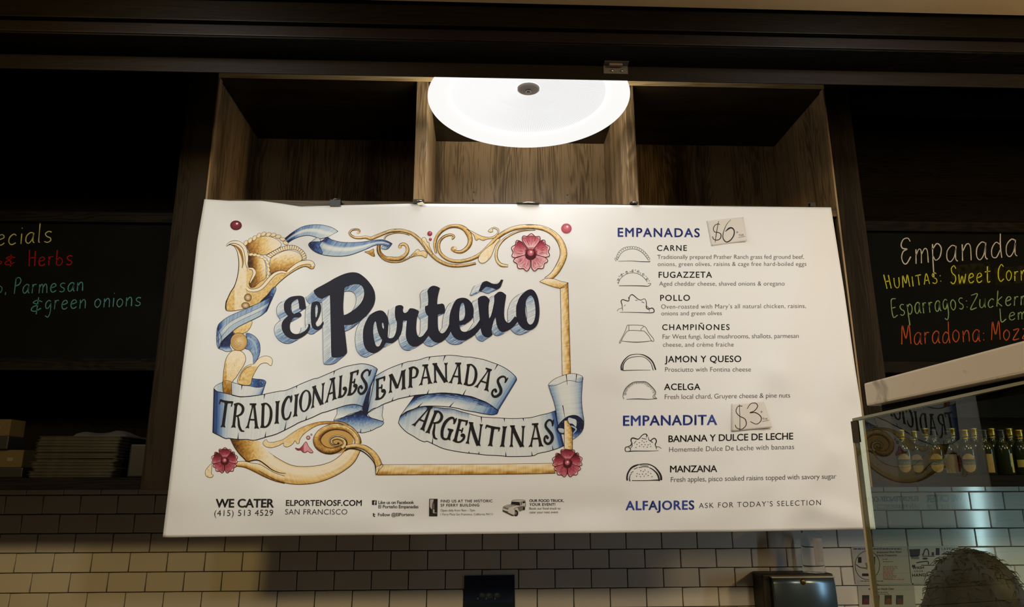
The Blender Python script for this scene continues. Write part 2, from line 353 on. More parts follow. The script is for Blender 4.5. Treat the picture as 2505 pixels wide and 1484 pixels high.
for j in range(NV):
    for i in range(NU):
        f = bm.faces.new((V[j][i], V[j + 1][i], V[j + 1][i + 1], V[j][i + 1])); f.smooth = True
sheet = link('sheet', bm, M_vinyl, ban, world=True)
sm = sheet.modifiers.new('thickness', 'SOLIDIFY'); sm.thickness = 0.0008
bpy.context.view_layer.update()
if sheet.data.polygons[0].normal.y < 0: sm.offset = -1.0
else: sm.offset = 1.0

# ------------------------------------------------------------------ printing on sheets: flat ink shapes drawn in photo pixels
M_ink = bpy.data.materials.new('printed_ink'); M_ink.use_nodes = True
_n = M_ink.node_tree; _a = _n.nodes.new('ShaderNodeAttribute'); _a.attribute_name = 'ink'
_b = _n.nodes['Principled BSDF']; _n.links.new(_a.outputs['Color'], _b.inputs['Base Color'])
_b.inputs['Roughness'].default_value = 0.6; _b.inputs['Specular IOR Level'].default_value = 0.25

class Art:
    def __init__(s, surf): s.v = []; s.c = []; s.f = []; s.surf = surf
    def add(s, pts, cols, faces, lay):
        o = len(s.v)
        lays = lay if isinstance(lay, (list, tuple)) else [lay] * len(pts)
        for p, l in zip(pts, lays): s.v.append((p[0], p[1], l))
        s.c += cols; s.f += [tuple(i + o for i in f) for f in faces]
    def build(s, name, parent, mt=None):
        me = bpy.data.meshes.new(name); inv = parent.matrix_world.inverted()
        me.from_pydata([inv @ s.surf(*p) for p in s.v], [], s.f)
        a = me.color_attributes.new('ink', 'FLOAT_COLOR', 'POINT')
        for i, c in enumerate(s.c): a.data[i].color = (*lin(c), 1)
        me.materials.append(mt or M_ink)
        for p in me.polygons: p.use_smooth = True
        me.update()
        o = bpy.data.objects.new(name, me); COL.objects.link(o); o.parent = parent
        return o
rn = random.Random(11)
def conv(pts, ref):
    ox, oy, s = ref
    return [(ox + p[0] / s, oy + p[1] / s) + tuple(p[2:]) for p in pts]
def crom(p0, p1, p2, p3, t):
    return tuple(0.5 * (2 * b + (c - a) * t + (2 * a - 5 * b + 4 * c - d) * t * t + (3 * b - a - 3 * c + d) * t ** 3) for a, b, c, d in zip(p0[:2], p1[:2], p2[:2], p3[:2]))
def smooth(pts, closed=False, step=2.0):
    """Catmull-Rom through pts; a third component marks a sharp corner"""
    n = len(pts); out = []
    for i in range(n if closed else n - 1):
        p1, p2 = pts[i], pts[(i + 1) % n]
        p0 = pts[i - 1] if (closed or i > 0) else None; p3 = pts[(i + 2) % n] if (closed or i + 2 < n) else None
        if p0 is None or len(p1) > 2: p0 = (2 * p1[0] - p2[0], 2 * p1[1] - p2[1])
        if p3 is None or len(p2) > 2: p3 = (2 * p2[0] - p1[0], 2 * p2[1] - p1[1])
        k = max(1, int(hypot(p2[0] - p1[0], p2[1] - p1[1]) / step))
        for j in range(k): out.append(crom(p0, p1, p2, p3, j / k))
    if not closed: out.append(tuple(pts[-1][:2]))
    return out
def resample(pts, n):
    d = [0.0]
    for a, b in zip(pts, pts[1:]): d.append(d[-1] + hypot(b[0] - a[0], b[1] - a[1]))
    out = []; j = 0
    for i in range(n):
        t = d[-1] * i / (n - 1)
        while j < len(d) - 2 and d[j + 1] < t: j += 1
        u = (t - d[j]) / max(1e-9, d[j + 1] - d[j]); u = min(1, max(0, u))
        out.append((pts[j][0] + (pts[j + 1][0] - pts[j][0]) * u, pts[j][1] + (pts[j + 1][1] - pts[j][1]) * u))
    return out
def length(pts): return sum(hypot(b[0] - a[0], b[1] - a[1]) for a, b in zip(pts, pts[1:]))
def mix(a, b, t):
    t = min(1.0, max(0.0, t)); return tuple(x + (y - x) * t for x, y in zip(a, b))
def keyed(keys, t):
    if t <= keys[0][0]: return keys[0][1]
    for (a, va), (b, vb) in zip(keys, keys[1:]):
        if t <= b: return va + (vb - va) * (t - a) / (b - a) if not isinstance(va, tuple) else mix(va, vb, (t - a) / (b - a))
    return keys[-1][1]
def inside(p, loops):
    c = False; x, y = p
    for L in loops:
        j = len(L) - 1
        for i in range(len(L)):
            xi, yi = L[i]; xj, yj = L[j]
            if (yi > y) != (yj > y) and x < (xj - xi) * (y - yi) / (yj - yi) + xi: c = not c
            j = i
    return c
def fill(art, loops, col, lay, grid=9.0):
    """loops already sampled; even-odd filled; col is a colour or a function of (x, y)"""
    vs, ed = [], []
    for L in loops:
        o = len(vs); vs += [Vector(p) for p in L]; ed += [(o + i, o + (i + 1) % len(L)) for i in range(len(L))]
    xs = [p.x for p in vs]; ys = [p.y for p in vs]
    y = min(ys) + grid * .6
    while y < max(ys):
        x = min(xs) + grid * .55
        while x < max(xs):
            if inside((x, y), loops): vs.append(Vector((x, y)))
            x += grid
        y += grid
    r = geometry.delaunay_2d_cdt(vs, ed, [], 0, 1e-4)
    ov, of = r[0], r[2]
    fs = [f for f in of if inside(((ov[f[0]].x + ov[f[1]].x + ov[f[2]].x) / 3, (ov[f[0]].y + ov[f[1]].y + ov[f[2]].y) / 3), loops)]
    cols = [col(p.x, p.y) if callable(col) else col for p in ov]
    art.add([(p.x, p.y) for p in ov], cols, fs, lay)
def stroke(art, pts, wid, col, lay, taper=None, smoothed=False, closed=False):
    P = pts if smoothed else smooth(pts, closed, 1.6)
    if closed: P = P + [P[0]]
    n = len(P)
    if n < 2: return
    vs, cs, fs = [], [], []
    for i, p in enumerate(P):
        a, b = P[max(0, i - 1)], P[min(n - 1, i + 1)]
        if closed and i in (0, n - 1): a, b = P[-2], P[1]
        tx, ty = b[0] - a[0], b[1] - a[1]; l = hypot(tx, ty) or 1; nx, ny = -ty / l, tx / l
        t = i / (n - 1)
        h = (keyed(wid, t) if isinstance(wid, list) else wid) / 2
        if taper: h *= min(1.0, (min(t, 1 - t) / taper) ** 0.7 + 0.12)
        c = col(t) if callable(col) else col
        vs += [(p[0] + nx * h, p[1] + ny * h), (p[0] - nx * h, p[1] - ny * h)]; cs += [c, c]
        if i: fs.append((2 * i - 2, 2 * i - 1, 2 * i + 1, 2 * i))
    art.add(vs, cs, fs, lay)
def dot(art, x, y, rx, ry, col, lay, n=20, rot=0.0):
    vs = [(x, y)] + [(x + rx * cos(2 * pi * i / n) * cos(rot) - ry * sin(2 * pi * i / n) * sin(rot), y + rx * cos(2 * pi * i / n) * sin(rot) + ry * sin(2 * pi * i / n) * cos(rot)) for i in range(n)]
    if callable(col): cs = [col(0)] + [col(1)] * n
    else: cs = [col] * (n + 1)
    art.add(vs, cs, [(0, 1 + i, 1 + (i + 1) % n) for i in range(n)], lay)

GOLD_D, GOLD_M, GOLD_L, GOLD_P = (0.24, 0.13, 0.04), (0.66, 0.46, 0.17), (0.88, 0.76, 0.50), (0.93, 0.885, 0.80)
INK_BR = (0.20, 0.11, 0.06)
BL_D, BL_M, BL_L, BL_P = (0.06, 0.09, 0.24), (0.22, 0.36, 0.62), (0.62, 0.72, 0.82), (0.865, 0.885, 0.895)
INK_BL = (0.055, 0.06, 0.17)
def goldramp(t):           # 0 dark .. 1 pale
    return keyed([(0, GOLD_D), (0.3, GOLD_M), (0.6, GOLD_L), (0.9, GOLD_P)], t)
def blueramp(t):           # 0 pale .. 1 dark
    return keyed([(0, BL_P), (0.2, (0.80, 0.835, 0.865)), (0.5, BL_L), (0.78, BL_M), (1, BL_D)], t)

def tubeart(art, pts, wid, lay, tone=None, ink=INK_BR, iw=0.9, hatch=0.8):
    """a rounded gilt moulding: pale crown, brown edges, pen outline, pencil strokes along it"""
    P = smooth(pts, False, 2.2); n = len(P); M = 7
    side = lambda t: keyed(wid, t) / 2 if isinstance(wid, list) else wid / 2
    vs, cs, fs, el, er = [], [], [], [], []
    fr = []
    for i, p in enumerate(P):
        a, b = P[max(0, i - 1)], P[min(n - 1, i + 1)]; tx, ty = b[0] - a[0], b[1] - a[1]; l = hypot(tx, ty) or 1
        nx, ny = -ty / l, tx / l; h = side(i / (n - 1)); fr.append((p, nx, ny, h))
        for k in range(M):
            q = -1 + 2 * k / (M - 1)
            vs.append((p[0] + nx * h * q, p[1] + ny * h * q))
            # pale towards the upper-left of the drawn moulding
            lightside = -(nx * 0.35 + ny * 0.9) * q
            t = 0.55 + 0.42 * lightside - 0.35 * max(0, abs(q) - 0.55) / 0.45 + rn.uniform(-.10, .10)
            if tone: t += tone(i / (n - 1))
            cs.append(goldramp(t))
        el.append((p[0] + nx * h, p[1] + ny * h)); er.append((p[0] - nx * h, p[1] - ny * h))
        if i:
            for k in range(M - 1): o = (i - 1) * M + k; fs.append((o, o + 1, o + M + 1, o + M))
    art.add(vs, cs, fs, lay)
    for e_, sgn in ((el, 1), (er, -1)):
        ny = sum(f_[2] for f_ in fr) / n * sgn
        stroke(art, e_, iw * (1.25 if ny > 0 else 0.8), ink, lay + 0.6, smoothed=True)
    for _ in range(int(length(P) * hatch / 6)):
        i0 = rn.randrange(n - 2); ln = rn.randint(4, 12); q = rn.choice((-1, 1)) * rn.uniform(0.25, 0.9)
        seg = [(f_[0][0] + f_[1] * f_[3] * q, f_[0][1] + f_[2] * f_[3] * q) for f_ in fr[i0:i0 + ln]]
        if len(seg) > 2: stroke(art, seg, 0.5, mix(GOLD_D, GOLD_M, rn.random() * .8), lay + 0.4, taper=0.4, smoothed=True)

def goldfill(art, pts, lay, ref=None, tone=None, ink=INK_BR, iw=0.9, hatch=30, hdir=(0.5, 1.0), corner=False):
    if ref: pts = conv(pts, ref)
    L = smooth(pts, True, 2.0)
    xs = [p[0] for p in L]; ys = [p[1] for p in L]; x0, x1, y0, y1 = min(xs), max(xs), min(ys), max(ys)
    tn = tone or (lambda u, v: 0.8 - 0.35 * v)
    fill(art, [L], lambda x, y: goldramp(tn((x - x0) / (x1 - x0), (y - y0) / (y1 - y0)) + rn.uniform(-.1, .1)), lay, grid=3.2)
    hl = hypot(*hdir)
    for _ in range(hatch):
        x, y = rn.uniform(x0, x1), rn.uniform(y0, y1); ln = rn.uniform(3, 9)
        a = (x - hdir[0] / hl * ln / 2, y - hdir[1] / hl * ln / 2); b = (x + hdir[0] / hl * ln / 2, y + hdir[1] / hl * ln / 2)
        if inside(a, [L]) and inside(b, [L]):
            t = tn((x - x0) / (x1 - x0), (y - y0) / (y1 - y0))
            if rn.random() > t: stroke(art, [a, b], 0.5, mix(GOLD_D, GOLD_M, rn.random()), lay + 0.4, taper=.4)
    if iw: stroke(art, L, iw, ink, lay + 0.6, smoothed=True, closed=True)

def band(art, top, bot, shade, lay, ramp=blueramp, M=7, hatch=0.0, ink=INK_BL, iw=1.1, edges='tblr', notches=()):
    """a drawn ribbon between two curves; shade(u, v) 0 pale .. 1 dark"""
    T, B = smooth(top, False, 1.5), smooth(bot, False, 1.5); n = max(8, int(max(length(T), length(B)) / 2.2))
    T, B = resample(T, n), resample(B, n); vs, cs, fs = [], [], []
    stripe = [rn.uniform(-.07, .07) for _ in range(n)]
    P = lambda i, v: (T[i][0] + (B[i][0] - T[i][0]) * v, T[i][1] + (B[i][1] - T[i][1]) * v)
    for i in range(n):
        for k in range(M + 1):
            v = k / M; vs.append(P(i, v)); cs.append(ramp(shade(i / (n - 1), v) + stripe[i] + rn.uniform(-.02, .02)))
        if i:
            for k in range(M): o = (i - 1) * (M + 1) + k; fs.append((o, o + 1, o + M + 2, o + M + 1))
    art.add(vs, cs, fs, lay)
    for _ in range(int(n * hatch)):
        i = rn.randrange(1, n - 1); v0 = rn.uniform(0, .8); v1 = min(1, v0 + rn.uniform(.12, .5))
        s_ = shade(i / (n - 1), (v0 + v1) / 2)
        if rn.random() < s_ * 1.4 + .10:
            stroke(art, [P(i, v0), P(i, v1)], rn.uniform(.35, .7), mix(ramp(s_ + .25), ramp(s_ + .6), rn.random()), lay + 0.4, taper=.35, smoothed=True)
    if 't' in edges: stroke(art, T, iw, ink, lay + 0.7, smoothed=True)
    if 'b' in edges: stroke(art, B, iw * 1.15, ink, lay + 0.7, smoothed=True)
    if 'l' in edges: stroke(art, [T[0], B[0]], iw, ink, lay + 0.7, smoothed=True)
    if 'r' in edges: stroke(art, [T[-1], B[-1]], iw, ink, lay + 0.7, smoothed=True)
    for u, side, ln in notches:      # little tears
        i = min(n - 2, max(1, int(u * n))); v = (0, ln) if side == 't' else (1, 1 - ln)
        a, b = P(i, v[0]), P(i, v[1]); stroke(art, [(a[0] - .2, a[1]), b], [(0, 3.0), (1, .5)], ink, lay + 0.8, smoothed=True)

def shadefill(art, pts, lay, shade, ramp=blueramp, ref=None, ink=INK_BL, iw=1.0, hatch=0, hdir=(0.3, 1)):
    if ref: pts = conv(pts, ref)
    L = smooth(pts, True, 1.8); xs = [p[0] for p in L]; ys = [p[1] for p in L]; x0, x1, y0, y1 = min(xs), max(xs), min(ys), max(ys)
    fill(art, [L], lambda x, y: ramp(shade((x - x0) / (x1 - x0), (y - y0) / (y1 - y0)) + rn.uniform(-.07, .07)), lay, grid=3.0)
    hl = hypot(*hdir)
    for _ in range(hatch):
        x, y = rn.uniform(x0, x1), rn.uniform(y0, y1); ln = rn.uniform(3, 8)
        a = (x - hdir[0] / hl * ln / 2, y - hdir[1] / hl * ln / 2); b = (x + hdir[0] / hl * ln / 2, y + hdir[1] / hl * ln / 2)
        if inside(a, [L]) and inside(b, [L]):
            s_ = shade((x - x0) / (x1 - x0), (y - y0) / (y1 - y0))
            stroke(art, [a, b], .5, ramp(s_ + rn.choice((-.4, .35))), lay + .4, taper=.4)
    if iw: stroke(art, L, iw, ink, lay + .6, smoothed=True, closed=True)

NAVY = (0.075, 0.085, 0.165)
def script_letter(art, loops, vec, lay, others=()):
    """navy brush letter with a hatched blue block shade thrown towards vec"""
    S = [smooth(L, True, 1.5) for L in loops]
    fill(art, S, NAVY, lay, grid=7)
    vl = hypot(*vec)
    for li, L in enumerate(S):
        ar = sum(a[0] * b[1] - b[0] * a[1] for a, b in zip(L, L[1:] + L[:1]))
        sg = 1 if (ar > 0) == (li == 0) else -1
        n = len(L); nf = []
        for i in range(n):
            a, b = L[i - 1], L[(i + 1) % n]; tx, ty = b[0] - a[0], b[1] - a[1]; l = hypot(tx, ty) or 1
            nf.append((ty / l * sg, -tx / l * sg))
        run = []
        for i in range(n):
            j = (i + 1) % n; p, q = L[i], L[j]; nx, ny = nf[i]
            fc = (nx * vec[0] + ny * vec[1]) / vl
            if fc > 0.02 and any(inside(((p[0] + q[0]) / 2, (p[1] + q[1]) / 2), o_) for o_ in others): fc = 0
            if fc <= 0.02:
                if len(run) > 1: stroke(art, run, 0.9, (0.07, 0.10, 0.33), lay - 1.25, smoothed=True)
                run = []; continue
            dk = min(1.0, max(0.0, 0.5 + 0.9 * ny)) ** 1.6      # undersides dark, left sides pale
            col = blueramp(0.04 + 0.52 * dk ** 1.3 + rn.uniform(-.04, .04))
            art.add([p, q, (q[0] + vec[0], q[1] + vec[1]), (p[0] + vec[0], p[1] + vec[1])], [col] * 4, [(0, 1, 2, 3)], [lay - .9, lay - .9, lay - 1.9, lay - 1.9])
            if i % 2 == 0:
                t0, t1 = rn.uniform(0, .45), rn.uniform(.55, 1)
                if rn.random() < .35: t0, t1 = 0, 1
                c2 = mix(blueramp(0.25 + 0.6 * dk + rn.uniform(-.1, .25)), (.16, .38, .70), .45) if rn.random() < .8 else blueramp(0)
                o = (rn.uniform(-.4, .4), rn.uniform(-.4, .4))
                pts = [(p[0] + vec[0] * t0 + o[0], p[1] + vec[1] * t0 + o[1]), (p[0] + vec[0] * t1 + o[0], p[1] + vec[1] * t1 + o[1])]
                k = rn.uniform(.45, 1.0) * (0.7 + .6 * dk); dx, dy = -vec[1] / vl * k / 2, vec[0] / vl * k / 2
                art.add([(pts[0][0] + dx, pts[0][1] + dy), (pts[1][0] + dx * .4, pts[1][1] + dy * .4), (pts[1][0] - dx * .4, pts[1][1] - dy * .4), (pts[0][0] - dx, pts[0][1] - dy)], [c2] * 4, [(0, 1, 2, 3)],
                        [lay - .9 - t0 + .18, lay - .9 - t1 + .18, lay - .9 - t1 + .18, lay - .9 - t0 + .18])
            if not run: run = [(p[0] + vec[0], p[1] + vec[1])]
            run.append((q[0] + vec[0], q[1] + vec[1]))
        if len(run) > 1: stroke(art, run, 0.9, (0.07, 0.10, 0.33), lay - 1.25, smoothed=True)

# ---- set type: the built-in typeface, fitted between two baseline pixels
_tc = {}
def glyphs(text, spacing, weight):
    key = (text, spacing, weight)
    if key in _tc: return _tc[key]
    cu = bpy.data.curves.new('type', 'FONT'); cu.body = text; cu.size = 1.0; cu.space_character = spacing; cu.offset = weight
    cu.resolution_u = 4; cu.fill_mode = 'FRONT'
    ob = bpy.data.objects.new('type', cu); COL.objects.link(ob)
    bpy.context.view_layer.update()
    dg = bpy.context.evaluated_depsgraph_get(); me = ob.evaluated_get(dg).to_mesh()
    vs = [tuple(v.co[:2]) for v in me.vertices]; fs = [tuple(p.vertices) for p in me.polygons]
    ob.evaluated_get(dg).to_mesh_clear(); bpy.data.objects.remove(ob); bpy.data.curves.remove(cu)
    _tc[key] = (vs, fs); return _tc[key]
CAP = 0.0
def caph():
    global CAP
    if not CAP: CAP = max(v[1] for v in glyphs('H', 1.0, 0.0)[0])
    return CAP
def typeset(art, text, x0, y0, x1, y1, cap, col, lay, spacing=None, weight=0.0, slant=0.0):
    if spacing is None:          # letter-space so that the words fill the measured length at their own proportions
        w1, w2 = [max(v[0] for v in glyphs(text, q, min(0.0, weight))[0]) * cap / caph() for q in (1.0, 1.2)]
        want = hypot(x1 - x0, y1 - y0); spacing = round(min(1.6, max(0.86, 1.0 + 0.2 * (want - w1) / max(1e-6, w2 - w1))), 3)
    bold = weight; weight = min(0.0, weight)
    vs, fs = glyphs(text, spacing, weight)
    a, b = min(v[0] for v in vs), max(v[0] for v in vs); sy = cap / caph(); ln = b - a
    dx, dy = (x1 - x0), (y1 - y0); L = hypot(dx, dy); ux, uy = dx / L, dy / L
    out = []
    for x, y in vs:
        t = (x - a) / ln * L + y * sy * slant; h = y * sy
        out.append((x0 + ux * t + uy * h * 0.0 , y0 + uy * t - h))
    art.add(out, [col] * len(out), fs, lay)
    if bold > 0:                 # heavier cuts: the same outlines laid again a hair to each side
        e = bold * cap / caph()
        for ox, oy in ((e, 0), (-e, 0), (0, e * .7), (0, -e * .7), (e * .7, e * .5), (-e * .7, -e * .5), (e * .7, -e * .5), (-e * .7, e * .5)):
            art.add([(x + ox, y + oy) for x, y in out], [col] * len(out), fs, lay)
# ================================================================== the banner's printed artwork
# ---- script logo
art = Art(on_banner)
K1, K2, K3, K4, K5, K6 = (660, 650, 10.02), (660, 760, 10.02), (860, 680, 10.02), (860, 750, 10.02), (1100, 680, 10.02), (1000, 740, 10.02)
c = 1
LETTERS = [
 (K1, (-18, 10), [[(410, 830), (480, 775), (570, 745), (720, 731), (800, 745), (845, 780, c), (865, 880), (885, 1010, c), (868, 1045), (785, 1085, c), (720, 1050, c), (715, 950), (700, 870), (680, 815), (620, 840), (560, 890), (530, 940), (515, 1010), (525, 1090), (560, 1150), (595, 1180, c), (640, 1155), (720, 1140), (760, 1160), (775, 1200), (755, 1245), (700, 1265), (620, 1265), (580, 1280), (540, 1335), (505, 1390), (490, 1450), (490, 1500), (495, 1545), (520, 1605), (570, 1650), (640, 1670), (740, 1655), (830, 1610), (900, 1550), (940, 1480), (943, 1425), (960, 1420), (985, 1430), (993, 1470), (982, 1540), (940, 1620), (870, 1690), (780, 1750), (680, 1793), (590, 1800), (500, 1780), (400, 1720), (340, 1645), (300, 1560), (288, 1470), (298, 1400), (330, 1335), (390, 1275), (440, 1225, c), (395, 1165), (358, 1100), (344, 1010), (350, 930), (375, 870)]]),
 (K1, (-14, 10), [[(1030, 910), (1080, 880), (1130, 868), (1190, 875), (1235, 920), (1254, 1000), (1250, 1100), (1220, 1210), (1170, 1320), (1125, 1390), (1130, 1430), (1150, 1475), (1190, 1482), (1240, 1450), (1280, 1390), (1297, 1365), (1316, 1367), (1322, 1420), (1300, 1470), (1250, 1540), (1190, 1568), (1130, 1570), (1070, 1540), (1030, 1480), (1012, 1390), (1003, 1250), (1005, 1100), (1015, 980)], [(1120, 1000), (1145, 955), (1165, 980), (1178, 1050), (1170, 1140), (1150, 1230), (1130, 1265), (1117, 1180), (1115, 1080)]]),
 (K1, (-19.5, 17), [[(1075, 600, c), (1160, 542), (1290, 472), (1440, 390), (1600, 297), (1740, 230), (1860, 185), (1960, 163), (2060, 157), (2160, 175), (2260, 230), (2370, 325), (2450, 420), (2524, 530), (2569, 645), (2584, 771), (2576, 861), (2539, 981), (2464, 1101), (2384, 1201), (2294, 1291), (2194, 1361), (2084, 1416), (1980, 1445), (1820, 1452, c), (1836, 1572), (1858, 1752), (1880, 1952), (1893, 2090), (1880, 2145), (1830, 2190), (1760, 2227), (1650, 2247), (1560, 2243), (1515, 2218), (1505, 2102), (1500, 1902), (1495, 1602), (1488, 1352), (1483, 1102), (1478, 902), (1472, 720, c), (1420, 735), (1350, 775), (1290, 805, c), (1240, 800), (1180, 770), (1120, 710), (1085, 650)],
   [(1830, 540, c), (1900, 505), (2000, 465), (2110, 448), (2200, 460), (2270, 510), (2305, 590), (2312, 680), (2295, 780), (2250, 880), (2180, 970), (2100, 1045), (2010, 1110), (1900, 1175), (1815, 1208, c), (1802, 1100), (1800, 950), (1812, 740)]]),
 (K4, (-19, 9.5), [[(430, 225), (500, 165), (590, 115), (690, 88), (770, 105), (830, 160), (870, 235), (892, 330), (900, 430), (893, 560), (887, 650), (880, 740), (850, 850), (800, 960), (740, 1030), (650, 1097), (550, 1140), (470, 1125), (390, 1080), (330, 1000), (295, 900), (281, 780), (279, 650), (295, 520), (330, 410), (380, 305)],
   [(585, 348, c), (605, 400), (620, 500), (650, 620), (690, 720), (742, 805), (735, 850), (700, 930), (665, 970), (620, 968), (590, 930), (560, 830), (540, 720), (530, 600), (540, 460), (562, 385)], [(750, 388), (775, 395), (793, 480), (788, 542), (765, 520), (745, 450)]]),
 (K4, (-17, 9), [[(1075, 0), (1062, 120), (1065, 220), (1085, 320), (1108, 370), (1108, 470), (1095, 580), (1065, 680), (1020, 750), (960, 772), (905, 762), (885, 740), (840, 700), (800, 760), (780, 900), (850, 883), (930, 893), (1000, 890), (1090, 830), (1150, 770), (1205, 680), (1240, 560), (1255, 450), (1260, 350), (1290, 250), (1285, 149), (1262, 119), (1258, 69), (1270, 9), (1252, -21), (1210, -41), (1150, -39), (1100, -21)]]),
 (K4, (-17.5, 9), [[(1258, 100), (1268, 130), (1300, 150), (1335, 147), (1370, 119), (1400, 74), (1430, 37, c), (1490, 37), (1570, 59), (1655, 109, c), (1640, 169), (1615, 229), (1600, 299), (1590, 399), (1584, 529), (1600, 649), (1632, 719), (1680, 740), (1740, 710), (1800, 640), (1860, 550, c), (1930, 620), (1885, 712, c), (1830, 790), (1760, 870), (1690, 922), (1610, 970), (1530, 978), (1450, 950), (1390, 890), (1345, 790), (1329, 680), (1335, 560), (1345, 450), (1355, 340, c), (1290, 335), (1250, 360, c), (1180, 300, c), (1210, 180)]]),
 (K3, (-18.5, 9), [[(1860, 315), (1885, 265), (1930, 215), (1990, 188), (2050, 190), (2110, 210), (2168, 242, c), (2142, 330), (2118, 430), (2102, 540), (2097, 637, c), (2160, 632), (2220, 622), (2265, 650), (2285, 720), (2291, 790), (2285, 855, c), (2200, 875), (2115, 892, c), (2112, 1000), (2114, 1130), (2125, 1240), (2160, 1320), (2215, 1353), (2270, 1330), (2330, 1260), (2395, 1130, c), (2500, 1200, c), (2428, 1311, c), (2390, 1390), (2320, 1470), (2240, 1540), (2160, 1580), (2090, 1580), (2010, 1550), (1940, 1480), (1885, 1412, c), (1830, 1330, c), (1862, 1240), (1870, 1100), (1875, 925, c), (1840, 890), (1812, 830), (1800, 760), (1800, 690, c), (1870, 665, c), (1880, 540), (1872, 420)]]),
 (K5, (-17, 10), [[(165, 527), (240, 490), (330, 480), (420, 500), (500, 560), (555, 640), (585, 740), (590, 830), (578, 930), (540, 1005), (470, 1070), (380, 1125), (300, 1147), (238, 1158, c), (255, 1230), (290, 1290), (340, 1312), (400, 1310), (480, 1285), (560, 1235), (640, 1160), (700, 1080), (740, 1010, c), (830, 1120, c), (755, 1228, c), (690, 1310), (610, 1390), (500, 1470), (400, 1515), (300, 1525), (200, 1510), (110, 1450), (60, 1380), (25, 1311, c), (-10, 1200), (-12, 1080), (-5, 960), (10, 860), (40, 760), (95, 625)],
   [(275, 650), (310, 602), (345, 625), (368, 720), (378, 820), (370, 930), (340, 1000), (290, 1037), (240, 1047, c), (235, 900), (247, 760)]]),
 (K5, (-14, 9), [[(690, 500, c), (740, 455), (800, 435), (870, 433), (930, 470), (985, 540, c), (965, 620), (955, 720), (958, 850), (970, 987, c), (1010, 920), (1045, 800), (1075, 660), (1092, 560), (1090, 430, c), (1140, 380), (1200, 337), (1270, 333), (1330, 365), (1385, 415, c), (1375, 500), (1355, 620), (1340, 750), (1335, 880), (1345, 980), (1375, 1050), (1420, 1088), (1470, 1085), (1530, 1020), (1600, 935, c), (1700, 1000, c), (1660, 1078, c), (1590, 1165), (1500, 1240), (1400, 1295), (1300, 1322), (1230, 1290), (1180, 1220), (1150, 1130), (1135, 1040), (1124, 960, c), (1080, 1050), (1050, 1160), (1022, 1290), (1035, 1340), (1055, 1378, c), (1000, 1430), (940, 1456), (870, 1440), (810, 1390), (775, 1310), (755, 1226, c), (720, 1120), (738, 1010, c), (720, 850), (705, 700), (692, 600)]]),
 (K5, (-21, 10.5), [[(1880, 310), (1940, 280), (2010, 275), (2080, 320), (2140, 420), (2175, 540), (2195, 680), (2203, 820), (2195, 950), (2170, 1080), (2120, 1180), (2040, 1250), (1950, 1280), (1860, 1270), (1780, 1225), (1710, 1150), (1660, 1060), (1635, 950), (1630, 850), (1632, 700), (1660, 600), (1710, 480), (1790, 380)],
   [(1878, 545), (1920, 470), (1970, 425), (2020, 445), (2065, 530), (2090, 640), (2103, 770), (2100, 900), (2080, 1010), (2040, 1100), (1980, 1138), (1930, 1110), (1895, 1040), (1870, 940), (1855, 820), (1855, 680)]]),
 (K5, (-21, 10), [[(705, 320, c), (740, 240), (770, 160), (820, 95), (900, 70), (960, 90), (1040, 130), (1110, 141), (1170, 135), (1220, 95), (1258, 35, c), (1315, 40, c), (1285, 120), (1250, 210), (1190, 265), (1120, 270), (1040, 240), (960, 222), (900, 215), (850, 245), (790, 305), (765, 325, c)]]),
]
_all = [[smooth(conv(L, ref), True, 1.5) for L in loops] for ref, vec, loops in LETTERS]
for i_, (ref, vec, loops) in enumerate(LETTERS):
    script_letter(art, [conv(L, ref) for L in loops], vec, 7.0, [o_ for j_, o_ in enumerate(_all) if j_ != i_ and abs(j_ - i_) < 3])
bpy.context.view_layer.update()
art.build('logo_lettering', ban)

# ---- gilt scrolls and flowers
art = Art(on_banner)
H_, I_, J_, KK, G_, L_, A_, B_, C_, D_, EE, F_, M_ = (840, 535, 8.638), (1110, 530, 7.81), (490, 1020, 8.243), (640, 1020, 7.828), (520, 530, 7.81), (510, 690, 5.495), (510, 870, 6.744), (700, 860, 6.454), (890, 850, 7.065), (1080, 850, 8.245), (960, 960, 8.73), (1180, 890, 4.948), (690, 535, 8.638)
T = lambda pts, ref, wid, lay=2, **k: tubeart(art, conv(pts, ref), wid, lay, **k)
pale = lambda u: .12
# top scroll, from the left curl to the flower arch
T([(755, 545), (745, 650), (780, 740), (880, 830), (1020, 850), (1180, 840), (1300, 770), (1355, 680), (1340, 580), (1280, 535), (1215, 545), (1190, 590)], H_, [(0, 8), (.4, 12), (.7, 8), (1, 6)], 2, tone=lambda u: -.30 + .45 * u)
dot(art, 840 + 1195 / 8.638, 535 + 590 / 8.638, 4.5, 4, lambda r: goldramp(.75 - .35 * r), 2.5)
T([(738, 590), (765, 740), (850, 850), (1000, 905), (1200, 900), (1350, 838), (1480, 765), (1560, 730)], H_, 3.6, 2.9)
goldfill(art, [(1400, 815), (1500, 700), (1560, 645), (1610, 660), (1620, 690), (1680, 670), (1740, 690), (1770, 720), (1765, 790), (1740, 820), (1660, 780), (1550, 780)], 3.1, H_, tone=lambda u, v: .85 - .3 * v)
T([(860, 430), (900, 365), (1000, 315), (1150, 290), (1300, 305), (1400, 340)], H_, 3.0, 1.6, tone=pale)
T([(320, 290), (345, 262), (320, 228), (240, 222), (170, 243), (133, 295), (160, 345), (240, 390), (350, 398), (470, 385), (580, 410), (700, 365), (850, 305), (1000, 255), (1150, 240), (1300, 258), (1450, 310), (1580, 410), (1700, 545), (1800, 680), (1950, 830), (2100, 925), (2250, 975), (2400, 990), (2600, 975), (2800, 935)], H_, [(0, 3), (.12, 5), (.25, 8), (.33, 7), (.5, 7.5), (.65, 9), (.85, 7.5), (1, 5)], 3.4, tone=lambda u: .12 - .25 * max(0, u - .35))
